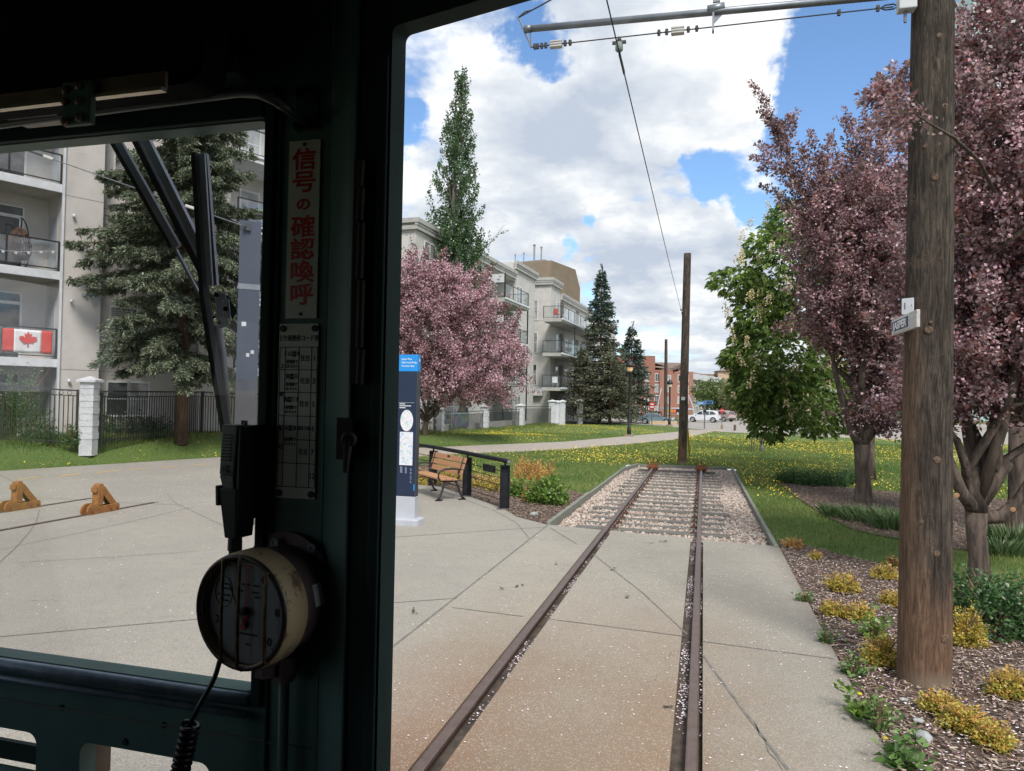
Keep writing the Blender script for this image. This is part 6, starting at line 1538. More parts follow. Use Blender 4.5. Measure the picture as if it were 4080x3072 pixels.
# trolley wire
h0 = yp(2467, 180, YB); endp = np.array([midp[0] + .012 * 5 - .14, midp[1] + .1, 0]); endp[2] = yp(2716, 1245, endp[1])[2]; fr0 = np.array([h0[0] + .02, -1.5, h0[2] + .06])
tw = empty('trolley_wire', tuple(h0), 0, 'overhead trolley wire running from above the tram to the far pole', 'wire'); T0 = lambda p: tuple(np.array(p) - h0)
hh = h0 - np.array([0, 0, .06])
top = yp(2423, 0, 4.9)
MB().tube([T0(hh + [-.02, -7.5, .12]), T0(hh), T0(hh + (endp - hh) * .03 - [0, 0, .0]), T0(hh + (endp - hh) * .5 - [0, 0, .05]), T0(endp)], .0065, 6).build('cable', M_WIRE, tw)
m = MB(); m.lathe([(.012, .03), (.03, .02), (.034, -.01), (.034, -.045), (.018, -.06)], (0, 0, 0), (0, 0, 1), 14); m.build('hanger_bell', simple('patina_bell', (.22, .27, .26), (.15, .18, .17), 20, .6), tw, smooth=True)
m = MB(); m.lathe([(.016, .02), (.02, .05), (.01, .075)], (0, 0, 0), (0, 0, 1), 8); m.box(-.06, .06, -.012, .012, .012, .035); m.bar((0, .02, -.06), T0(hh + (endp - hh) * .022), .016, .03); m.build('hanger_clamp', M_WIRE, tw)
m = MB(); q = endp + (hh - endp) * .035; m.lathe([(.01, 0), (.03, .05), (.03, .12), (.01, .2)], T0(q), tuple(hh - endp), 8); m.tube([T0(endp), T0(endp - [-.1, -.05, .35])], .02, 6); m.build('strain_clamp', M_WIRE, tw)
# boards on the near pole
sx = float(pc[0]) - .188
def xp(u, v, X): d = ray(u, v); return np.array([0, 0, EYE]) + d * (X / d[0])
TLc, BLc, TRc, BRc = xp(3562, 1273, sx), xp(3556, 1338, sx), xp(3657, 1235, sx), xp(3661, 1303, sx)
yl, yr = float((TLc[1] + BLc[1]) / 2), float((TRc[1] + BRc[1]) / 2); zt, zb = float((TLc[2] + TRc[2]) / 2), float((BLc[2] + BRc[2]) / 2)
jb = empty('name_board', (sx, (yl + yr) / 2, (zt + zb) / 2), 0, 'wooden board lettered JASPER fixed to the side of the thick pole', 'sign'); hl, hh_ = (yl - yr) / 2, (zt - zb) / 2
M_BOARD = wood_mat('peeling_white_board', (.62, .60, .58), (.42, .40, .38), grain=(14, 1, 14)); M_NAVY = simple('navy_enamel', (.022, .028, .075), (.03, .036, .085), 4, .35); M_LETTER = simple('white_letter', (.74, .75, .77), None, 4, .5)
MB().box(-.012, .012, -hl, hl, -hh_, hh_).build('board', M_BOARD, jb, bevel=.003)
MB().box(-.017, -.0125, -hl * .50, hl * .90, -hh_ * .80, hh_ * .80).build('panel_rim', M_LETTER, jb)
MB().box(-.021, -.0172, -hl * .45, hl * .85, -hh_ * .64, hh_ * .64).build('name_panel', M_NAVY, jb)
t = text_mesh('JASPER', hh_ * 1.25, M_LETTER, 'lettering', jb, .0008, bold=.003); wd = max(v.co.x for v in t.data.vertices) - min(v.co.x for v in t.data.vertices)
for v in t.data.vertices: v.co.x *= hl * 1.14 / wd
place(t, (-.0222, hl * .2, -.003), (0, -1, 0), (0, 0, 1))
np_ = yp(3617, 1220, float(pc[1]) - .15); pl_ = empty('number_plate', tuple(np_), 0, 'small white plate numbered 1 above the JASPER board', 'sign'); e1 = Vector((.78, -.62, 0)).normalized()
o = MB().box(-.045, .045, -.062, .062, -.003, .003).build('plate', M_TRIM, pl_, bevel=.002); place(o, (0, 0, 0), e1, (0, 0, 1))
t = text_mesh('1 ·', .075, simple('grey_green_ink', (.12, .16, .15), None, 5, .6), 'lettering', pl_, .0006); place(t, tuple(e1.cross(Vector((0, 0, 1))) * .0045), e1, (0, 0, 1))
p = yp(2722, 1588, midp[1] - .05); o = MB().box(-.06, .06, -.004, .004, -.055, .055).build('pole_tag', M_TRIM); o.location = (p[0], p[1], p[2]); tag(o, 'small white tag on the pole at the far end of the track', 'sign')
MB().box(-.035, .035, -.0062, -.0042, -.012, .012).build('print', simple('grey_ink', (.3, .3, .31), None, 4, .7), o)
# guy wire with its yellow guard
g0, g1 = gp(2747, 1815), yp(2741, 1715, 27.6); gw = empty('guy_wire', tuple(g0), 0, 'slanting guy wire with a yellow guard right behind the far pole', 'guy wire')
MB().tube([(0, 0, 0), tuple(g1 - g0)], .035, 8).build('guard', simple('yellow_plastic', (.60, .40, .03), (.5, .33, .03), 4, .5), gw, smooth=True)
gt_ = np.array([midp[0] + .12, midp[1] + .3, 5.0]); MB().tube([tuple(g1 - g0), tuple(gt_ - g0)], .012, 5).build('cable', M_GALV, gw)

# ------------------------------------------------------------------ information pillar
Y0 = 11.12; xr = float(yp(1652, 2030, Y0)[0]); xl = xr - .345; dpt = .14
zq = lambda v, u=1640: float(yp(u, v, Y0)[2])
ip = empty('information_pillar', (xr, Y0, 0), 0, 'tall navy and blue information pillar with round and square maps, beside the bench', 'sign pillar')
M_CYAN = simple('bright_blue_panel', (.012, .26, .70), (.012, .235, .64), 2, .35); M_NAVY2 = simple('navy_panel', (.011, .021, .055), (.009, .018, .048), 2, .3); M_NSIDE = simple('dark_grey_side', (.05, .055, .07), None, 3, .35); M_WHITEP = simple('white_powder_coat', (.44, .455, .50), (.38, .395, .44), 2, .5)
za, zb_, zc_, zd_ = zq(1413), zq(1480), zq(1979), zq(2072)
W_ = .345
MB().box(-W_, .0, 0, dpt, zb_, za).build('header', M_CYAN, ip, bevel=.006)
m = MB(); m.box(-W_, -.012, .004, dpt, zc_, zb_ - .002); m.build('panel', M_NAVY2, ip, bevel=.003); MB().box(-.0115, -.002, .006, dpt, zc_, zb_ - .002).build('edge_strip', M_NSIDE, ip)
MB().box(-W_ - .005, .0, .0, dpt, .10, zc_ - .002).build('plinth', M_WHITEP, ip, bevel=.006)
m = MB(); m.prism(rounded(-W_ - .12, .10, -.12, dpt + .12, .10, 6), -.05, .11); m.build('foot', M_WHITEP, ip, bevel=.02)
M_INKW = simple('white_print', (.75, .77, .80), None, 3, .5)
def flat(o, x, z, y=-.0015): place(o, (x, y, z), (1, 0, 0), (0, 0, 1)); return o
for i, s in enumerate(('Jasper Plaza', 'High Level Bridge', 'Streetcar Stop')): flat(text_mesh(s, .040, M_INKW, 'lettering', ip, .0005, 'LEFT', .0006), -W_ + .055, za - .075 - i * .058, -.0012)
o = MB().lathe([(.028, 0), (.028, .001)], (0, 0, 0), (1, 0, 0), 16).build('emblem', M_INKW, ip); o.location = (.0008, dpt * .55, za - .09)
for i, (w_, x_) in enumerate(((.10, .02), (.21, .02), (.11, .02))):
    o = MB().box(0, w_, -.0008, .0, -.006, .006).build('small_print', M_INKW, ip); o.location = (-W_ + .03, .0035, zq(1610) - i * .032)
MB().box(-W_ + .02, -.05, .0028, .0038, zq(1605), zq(1605) + .003).build('rule', M_INKW, ip)
def mapmat(name, cols):
    b = NB(name); v = b.voro(28, out='Color'); n = b.noise(9, 4); r = b.n('ShaderNodeSeparateXYZ'); b.l(v, r.inputs[0])
    c = b.mix(b.sm(n, .52, .6), cols[0], cols[1]); c = b.mix(b.math('GREATER_THAN', r.outputs[0], .8), c, cols[2]); ln = b.voro(12, feature='DISTANCE_TO_EDGE'); c = b.mix(b.sm(ln, .03, .01), c, cols[3]); return b.pbr(c, .5)
M_MAP1 = mapmat('city_map', ((.68, .66, .70), (.42, .62, .56), (.74, .70, .72), (.55, .52, .58))); M_MAP2 = mapmat('district_map', ((.64, .65, .70), (.58, .64, .60), (.40, .52, .68), (.74, .73, .74)))
c_, hw, hv = zq(1676), .115, (zq(1633) - zq(1718)) / 2
o = plate([(hw * math.cos(a), hv * math.sin(a)) for a in np.linspace(0, 2 * math.pi, 40)[:-1]], [], .002, 'round_map', M_MAP1, ip); flat(o, -W_ * .5 - .005, c_, .0028)
o = plate(rounded(-.118, .118, -(zq(1722) - zq(1855)) / 2, (zq(1722) - zq(1855)) / 2, .004), [], .002, 'district_map', M_MAP2, ip); flat(o, -W_ * .5 - .005, zq(1788), .0028)
MB().tube([(-W_ * .5 - .005 + .105 * math.cos(a), .0014, zq(1788) + .19 * math.sin(a)) for a in np.linspace(0, 2 * math.pi, 40)], .0022, 4).build('walking_ring', simple('tan_print', (.55, .42, .32), None, 3, .6), ip)
m = MB()
for i in range(14): m.box(-.10 + .006 * (i % 4), -.085 + .008 * ((i * 5) % 3), .0028, .0038, zq(1868) - i * .018, zq(1868) - i * .018 + .008)
for i in range(9): m.box(-.28 + .0 * i, -.25 + .01 * (i % 3), .0028, .0038, zq(1862) - i * .012, zq(1862) - i * .012 + .005)
for i in range(9): m.box(-.19, -.165 + .01 * (i % 2), .0028, .0038, zq(1864) - i * .012, zq(1864) - i * .012 + .005)
m.build('small_print', simple('pale_blue_print', (.35, .42, .58), None, 3, .6), ip)
MB().box(-.03, -.013, .002, .004, zq(1955), zq(1930)).build('blue_sticker', M_CYAN, ip)

# ------------------------------------------------------------------ bench and railing
bf = gp(1761, 1999); bn = empty('park_bench', tuple(bf), R_(-46), 'wooden slat bench with black cast iron scroll ends behind the information pillar', 'bench')
M_SLAT = wood_mat('orange_brown_slats', (.47, .255, .14), (.38, .195, .105), .6, grain=(1, 14, 14)); M_IRON = simple('black_cast_iron', (.016, .016, .018), (.03, .03, .03), 9, .5, .2)
BL = 1.72
for y0_, z in ((-.02, .43), (.11, .425), (.24, .42)): MB().box(-BL + .02, -.02, y0_, y0_ + .115, z, z + .035).build('seat_slat', M_SLAT, bn, bevel=.006)
tl = Matrix.Rotation(R_(-17), 4, 'X')
for i, z in enumerate((.10, .235, .37)):
    o = MB().box(-BL + .0, .0, -.016, .016, z, z + (.115 if i < 2 else .12)).build('back_slat', M_SLAT, bn, bevel=.006); o.matrix_local = Matrix.Translation((0, .40, .42)) @ tl
o = MB().box(-BL / 2 - .07, -BL / 2 + .07, -.020, -.0165, .43, .475).build('plaque', simple('bronze_plaque', (.09, .06, .045), None, 5, .4, .5), bn); o.matrix_local = Matrix.Translation((0, .40, .42)) @ tl
for x in (-.10, -BL + .10):
    m = MB()
    m.tube([(x, .10, .41), (x, .07, .30), (x, .03, .17), (x, -.02, .06), (x, -.06, .015)], [.026, .024, .022, .024, .03], 8); m.tube([(x, .34, .41), (x, .40, .30), (x, .44, .17), (x, .50, .06), (x, .55, .015)], [.028, .026, .022, .024, .03], 8)
    m.tube([(x, -.11, .012), (x, -.02, .02), (x, .05, .012)], .018, 6); m.tube([(x, .42, .012), (x, .50, .02), (x, .58, .012)], .018, 6); m.tube([(x, -.02, .415), (x, .2, .40), (x, .38, .415)], .022, 8); m.tube([(x, .36, .41), (x, .42, .50), (x, .50, .80), (x, .53, .9)], [.026, .022, .02, .016], 8)
    m.tube([(x, .06, .30), (x, .2, .36), (x, .38, .30)], .012, 6)
    m.build('end_frame', M_IRON, bn, smooth=True)
    m = MB(); m.tube([(x, .0, .43), (x, -.05, .48), (x, -.045, .56), (x, .0, .62), (x, .10, .655), (x, .25, .66), (x, .40, .645), (x, .46, .62)], [.018, .02, .02, .022, .022, .02, .018, .018], 8); m.tube([(x, .46, .62), (x, .44, .57), (x, .40, .57), (x, .40, .61), (x, .43, .62)], .014, 6); m.build('armrest', M_IRON, bn, smooth=True)
RP = [np.array([-3.74, 13.38, 0]), np.array([-5.02, 14.93, 0]), np.array([-6.22, 16.38, 0]), np.array([-7.45, 17.85, 0])]
pe = gp(2010, 2028); ps = gp(1860, 1977); RP[0], RP[1] = pe, ps; RP[2] = ps + (ps - pe) * .98 + [-.12, .02, 0]; RP[3] = RP[2] + (ps - pe) * 1.0 + [-.3, -.05, 0]
zr = float(yp(2000, 1835, RP[0][1])[2]) - .0
rl = empty('railing', tuple(RP[0]), 0, 'black railing with a thick round handrail and thin cables behind the bench', 'railing'); Q = lambda p, z=0: (p[0] - RP[0][0], p[1] - RP[0][1], z)
dirp = (RP[0] - RP[1]) / np.linalg.norm(RP[0] - RP[1]); M_BLKP = simple('scuffed_black_paint', (.007, .008, .012), (.016, .017, .022), 7, .55, 0, .15, 30, spec=.25)
pts = [Q(RP[0] + dirp * .16, zr)] + [Q(p, zr) for p in RP] + [Q(RP[3] + [-1.2, .9, 0], zr)]
MB().tube(pts, .044, 16).build('handrail', M_BLKP, rl, smooth=True)
o = MB().lathe([(.036, 0), (.036, .004)], pts[0], tuple(dirp), 16).build('end_plate', simple('worn_end', (.30, .31, .33), (.08, .08, .09), 30, .5), rl)
for i, p in enumerate(RP):
    e = RP[min(i + 1, 3)] - RP[max(i - 1, 0)]; ang = math.atan2(e[1], e[0]) + R_(90) - R_(12); mm = Matrix.Translation(Q(p)) @ Matrix.Rotation(ang, 4, 'Z')
    mm = Matrix.Translation(Q(p)) @ Matrix.Rotation(R_(14), 4, 'Z')
    m = MB(); m.box(-.095, -.078, -.065, .065, .012, zr - .10, mat=mm); m.box(.078, .095, -.065, .065, .012, zr - .10, mat=mm); m.box(-.077, .077, -.006, .006, .013, zr - .104, mat=mm); m.box(-.02, .02, -.02, .02, zr - .10, zr - .03, mat=mm); m.box(-.098, .098, -.07, .07, zr - .10, zr - .088, mat=mm)
    po = m.build('post', M_BLKP, rl); MB().box(-.15, .15, -.11, .11, 0, .012, mat=mm).build('base_plate', simple('steel_base_plate', (.09, .095, .10), (.16, .15, .14), 9, .6), po)
for z in (.16, .30, .44, .58, .72):
    MB().tube([Q(p, z) for p in RP], .008, 6).build('cable', M_BLKP, rl)
mm = RP[0] * .58 + RP[1] * .42
o = MB().box(-.26, .26, -.03, .03, -.07, .07).build('rail_lamp', M_BLKP, rl, bevel=.01); o.location = Q(RP[0] * .6 + RP[1] * .4, .72); o.rotation_euler = (0, 0, math.atan2(*(RP[0] - RP[1])[[1, 0]]))

# ------------------------------------------------------------------ yellow wheel stops on the siding rails
M_STOP = rust_mat('worn_orange_paint', (.33, .155, .036), (.21, .085, .030), (.11, .05, .03), .75, 0)
def wheel_stop(x, y, label):
    r = empty('wheel_stop', (x, y, .0), 0, label, 'wheel stop', 'yellow wheel stops on the siding'); r.scale = (.9, .88, .92)
    m = MB()
    P2 = lambda pts, x0, x1: m.prism(pts, x0, x1, Matrix(((0, 0, 1, 0), (1, 0, 0, 0), (0, 1, 0, 0), (0, 0, 0, 1))))
    for s in (-1, 1): P2([(-.33, .0), (-.36, .07), (-.33, .15), (-.26, .20), (-.12, .20), (-.08, .14), (.30, .14), (.40, .15), (.44, .12), (.45, .0)], s * .075 - .018, s * .075 + .018)
    m.build('rail_clamp', M_STOP, r, bevel=.008)
    m = MB(); P2([(-.10, .19), (-.08, .52), (-.05, .56), (.03, .56), (.05, .5), (.04, .15), (-.08, .15)], -.075, .075); P2([(-.135, .40), (-.101, .43), (-.101, .5), (-.135, .5)], -.07, .07); m.build('bumper', M_STOP, r, bevel=.01)
    m = MB()
    for s in (-1, 1): P2([(.02, .50), (.08, .50), (.38, .16), (.36, .10), (.26, .10), (.02, .38)], s * .055 - .014, s * .055 + .014)
    P2([(.09, .47), (.37, .15), (.33, .13), (.06, .44)], -.04, .04)
    m.build('brace', M_STOP, r, bevel=.006)
    m = MB()
    for y_ in (-.25, .2, .36):
        m.lathe([(.022, .09), (.022, .115)], (.0, y_, .07), (1, 0, 0), 6); m.lathe([(.022, -.115), (.022, -.09)], (.0, y_, .07), (1, 0, 0), 6)
    m.build('bolts', M_RUST, r)
    return r
wheel_stop(-10.28, 10.30, 'yellow rusty wheel stop nearer to the tram window pillar')
wheel_stop(-11.80, 10.05, 'yellow rusty wheel stop further left, at the window border')

# ------------------------------------------------------------------ steel column with guy wire, seen in the window corner
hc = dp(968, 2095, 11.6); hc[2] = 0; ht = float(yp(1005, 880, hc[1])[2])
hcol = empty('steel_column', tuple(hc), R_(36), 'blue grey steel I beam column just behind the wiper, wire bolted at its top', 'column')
M_BLUEST = simple('blue_grey_paint', (.050, .062, .090), (.044, .054, .078), 1.5, .4, 0, .1, 20); M_DKST = simple('dark_steel', (.05, .055, .075), (.035, .04, .05), 3, .45); M_LOWST = simple('grey_lower_steel', (.06, .06, .068), (.05, .05, .056), 3, .5)
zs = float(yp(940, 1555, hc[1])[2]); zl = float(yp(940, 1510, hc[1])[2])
MB().box(-.165, .165, 0, .02, zl, ht).build('front_flange', M_BLUEST, hcol); MB().box(-.165, .165, 0, .02, zs, zl - .001).build('dark_band', M_DKST, hcol); MB().box(-.165, .165, 0, .02, 0, zs - .001).build('lower_flange', M_LOWST, hcol)  # flange tone changes with height: blue grey, dark band, grey below
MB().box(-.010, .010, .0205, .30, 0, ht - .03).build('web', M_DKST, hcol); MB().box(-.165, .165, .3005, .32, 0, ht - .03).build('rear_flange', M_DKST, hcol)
zz = float(yp(945, 1140, hc[1])[2]); MB().box(-.170, .170, -.006, -.0005, zz - .06, zz + .03).build('strap', M_GALV, hcol)
m = MB()
for z in (zz + 1.2, zz + .95, zz + .7, zz + .45): m.box(.10, .19, .06, .26, z, z + .02)
m.build('climbing_steps', M_DKST, hcol)
m = MB(); m.box(-.09, .0, -.05, -.0005, ht - .17, ht - .05); m.lathe([(.03, 0), (.03, .05)], (-.1, -.06, ht - .1), (0, -1, 0), 8); m.build('bolt', M_DKST, hcol)
M_STICK = simple('pale_sticker', (.5, .52, .56), None, 3, .6)
m = MB(); m.box(-.10, -.03, -.003, -.0005, zs + 1.05, zs + 1.12); m.box(.05, .10, -.003, -.0005, zs + .6, zs + .66); m.box(-.02, .03, -.003, -.0005, zs + .55, zs + .61); m.build('stickers', M_STICK, hcol)
g0 = np.array(hcol.matrix_basis @ Vector((-.09, -.07, ht - .1))) if False else hc + np.array([-.09 * math.cos(R_(36)), -.09 * math.sin(R_(36)) - .06, ht - .1]); g1 = dp(-260, 470, 10.2)
gw = empty('guy_wire', tuple(g0), 0, 'thin guy wire with two insulators crossing the left window to the steel column', 'guy wire'); G_ = lambda t: tuple((g1 - g0) * t)
MB().tube([G_(0), G_(1)], .007, 6).build('cable', M_GALV, gw)
for t in (.19, .66):
    e = (g1 - g0) / np.linalg.norm(g1 - g0); p = np.array(G_(t)); MB().bar(tuple(p - e * .07), tuple(p + e * .07), .05, .045).build('insulator', M_PORC, gw, bevel=.012); MB().bar(tuple(p + e * .08), tuple(p + e * .32), .02, .025).build('wire_clamp', M_WIRE, gw)

# ------------------------------------------------------------------ street lamps, signs and signals ahead
def lamp_mat(name, c, e):
    b = NB(name); return b.pbr(c, .3, 0, None, .5, Emission_Color=(*c, 1), Emission_Strength=e)
M_AMB = lamp_mat('lamp_glass_amber', (.80, .50, .28), .28); M_AMB2 = lamp_mat('lamp_glass_pale', (.70, .58, .45), .18)
def street_lamp(p, h, label, gl, s=1.0):
    r = empty('street_lamp', tuple(p), 0, label, 'street lamp', 'black street lamps by the path')
    MB().box(-.28, .28, -.28, .28, -.1, .12).build('footing', M_CONC, r)
    m = MB(); m.lathe([(.13, .12), (.13, .5), (.085, .6), (.075, h - .75), (.10, h - .72), (.12, h - .66)], seg=14); m.build('post', M_BLKMET, r, smooth=True)
    m = MB(); m.lathe([(.11, h - .66), (.17, h - .55), (.19, h - .36), (.19, h - .33)], seg=16); m.build('globe', gl, r, smooth=True)
    m = MB(); m.lathe([(.19, h - .40), (.255, h - .39), (.265, h - .28), (.22, h - .13), (.13, h - .03), (.05, h + .02), (.02, h + .06)], seg=18); m.build('hood', M_BLKMET, r, smooth=True)
    m = MB()
    for a in (0, 90, 180, 270): m.bar((.12 * math.cos(R_(a)), .12 * math.sin(R_(a)), h - .66), (.20 * math.cos(R_(a)), .20 * math.sin(R_(a)), h - .38), .018)
    m.build('cage', M_BLKMET, r)
p = gp(2506, 1738); street_lamp(p, float(yp(2509, 1438, p[1])[2]), 'lit street lamp with an amber globe before the spruces', M_AMB)
p = gp(2667, 1697); street_lamp(p, float(yp(2669, 1514, p[1])[2]), 'street lamp further away beside the thin far pole', M_AMB2)
M_SIGRED = simple('sign_red', (.50, .03, .03), (.42, .03, .03), 4, .4); M_SIGBL = simple('sign_blue', (.06, .26, .62), (.05, .22, .55), 4, .4); M_SIGBACK = simple('sign_navy', (.03, .04, .09), None, 4, .4)
# red sign before the spruces
p = gp(2597, 1693); r = empty('red_sign', tuple(p), 0, 'red upright sign with two white lines standing before the spruces', 'sign'); z0, z1 = float(yp(2597, 1629, p[1])[2]), float(yp(2597, 1602, p[1])[2])
MB().tube([(0, 0, -.1), (0, 0, z0)], .05, 6).build('post', M_GALV, r); o = plate(rounded(-.24, .24, -(z1 - z0) / 2, (z1 - z0) / 2, .1), [], .02, 'face', M_SIGRED, r); place(o, (0, -.03, (z0 + z1) / 2), (1, 0, 0), (0, 0, 1))
m = MB(); m.box(-.16, .16, -.046, -.042, (z0 + z1) / 2 + .06, (z0 + z1) / 2 + .17); m.box(-.16, .16, -.046, -.042, (z0 + z1) / 2 - .2, (z0 + z1) / 2 - .09); m.build('white_lines', M_LETTER, r)
# street name post with blue framed blades
p = gp(2807, 1708); r = empty('street_name_sign', tuple(p), 0, 'grey post with blue framed street name blades in front of the white car', 'sign'); zt = float(yp(2807, 1595, p[1])[2])
MB().tube([(0, 0, -.1), (0, 0, zt)], .05, 8).build('post', M_GALV, r)
for s, (xa, xb) in ((-1, (-.66, -.10)), (1, (.08, .66))):
    m = MB(); zc = zt - .22 + (.06 if s > 0 else -.02); m.box(xa, xa + .07, -.03, .03, zc - .17, zc + .17) if s < 0 else m.box(xb - .07, xb, -.03, .03, zc - .14, zc + .14)
    m.box(xa, xb, -.015, .015, zc + .10, zc + .13); m.box(xa, xb, -.015, .015, zc - .13, zc - .10); m.box(-.14 if s < 0 else .05, -.05 if s < 0 else .12, -.03, .03, zc - .16, zc + .16); m.build('blue_bracket', M_SIGBL, r)
    MB().box(xa + .05, xb - .05, -.012, .012, zc - .095, zc + .095).build('name_blade', M_SIGBACK if s > 0 else simple('steel_blue', (.30, .36, .45), None, 4, .4), r)
MB().box(-.13, .13, -.06, .06, zt - 1.02, zt - .78).build('meter_box', M_BLKMET, r)
# back of a stop sign, small post, bollard
p = gp(2876, 1708); r = empty('stop_sign', tuple(p), 0, 'small red stop sign on a thin post right of the white car', 'sign'); z1 = float(yp(2876, 1634, p[1])[2])
MB().tube([(0, 0, .3), (0, 0, z1 + .1)], .03, 6).build('post', M_GALV, r); MB().box(-.09, .09, -.09, .09, -.1, .32).build('footing', simple('brown_block', (.25, .18, .13), None, 4, .9), r); o = plate([(.19 * math.cos(R_(22.5 + 45 * i)), .19 * math.sin(R_(22.5 + 45 * i))) for i in range(8)], [], .015, 'face', M_SIGRED, r); place(o, (0, -.04, z1 - .05), (1, 0, 0), (0, 0, 1))
t = text_mesh('STOP', .13, M_LETTER, 'lettering', r, .001); place(t, (0, -.049, z1 - .05), (1, 0, 0), (0, 0, 1))
p = gp(2928, 1715); tag(MB().lathe([(.10, -.1), (.10, .42), (.07, .46)], seg=10).build('bollard', simple('brown_post', (.12, .085, .065), None, 4, .9), loc=tuple(p)), 'short brown bollard on the lawn edge by the road', 'bollard')
# signal masts: white curved davits with an arm of signal heads
M_MAST = simple('white_mast', (.42, .45, .48), (.36, .39, .42), 2, .5); M_SIGY = simple('signal_yellow', (.52, .30, .04), None, 4, .5); M_REDL = lamp_mat('red_signal', (.95, .10, .05), 1.0)
def mast(u, v, pts, rad, label):
    p = gp(u, v); r = empty('signal_mast', tuple(p), 0, label, 'traffic signal', 'traffic signals at the crossing'); w = [tuple(yp(a, b_, p[1]) - p) for a, b_ in pts]; MB().tube(w, rad, 10).build('mast', M_MAST, r, smooth=True); return r, p
r, p = mast(2765, 1676, [(2766, 1676), (2765, 1650), (2761, 1625), (2753, 1600), (2744, 1580), (2738, 1567)], [.12, .11, .10, .09, .08, .07], 'white curved signal mast right of the far track pole, arm across the road')
MB().tube([tuple(yp(2763, 1632, p[1]) - p), tuple(yp(2700, 1628, p[1]) - p), tuple(yp(2628, 1627, p[1]) - p)], [.11, .10, .07], 8).build('arm', M_MAST, r, smooth=True)
for u, c, lt in ((2673, M_SIGY, None), (2697, M_BLKMET, M_REDL)):
    q = yp(u, 1637, p[1]) - p; h = MB().box(-.45, .35, -.14, .14, -.17, .17).build('signal_head', c, r, bevel=.03); h.location = tuple(q)
    if lt: o = MB().lathe([(.13, 0), (.13, .03)], (-.26, -.145, 0), (0, -1, 0), 14).build('red_light', lt, h)
q = yp(2651, 1628, p[1]) - p; o = MB().box(-.3, .25, -.05, -.02, -.2, .2).build('sign_plate', simple('teal_sign', (.12, .30, .42), None, 3, .5), r); o.location = tuple(q)
r, p = mast(2617, 1676, [(2617, 1676), (2619, 1640), (2624, 1595), (2630, 1568), (2635, 1548)], [.10, .09, .08, .07, .05], 'white leaning signal mast left of the thin far pole')

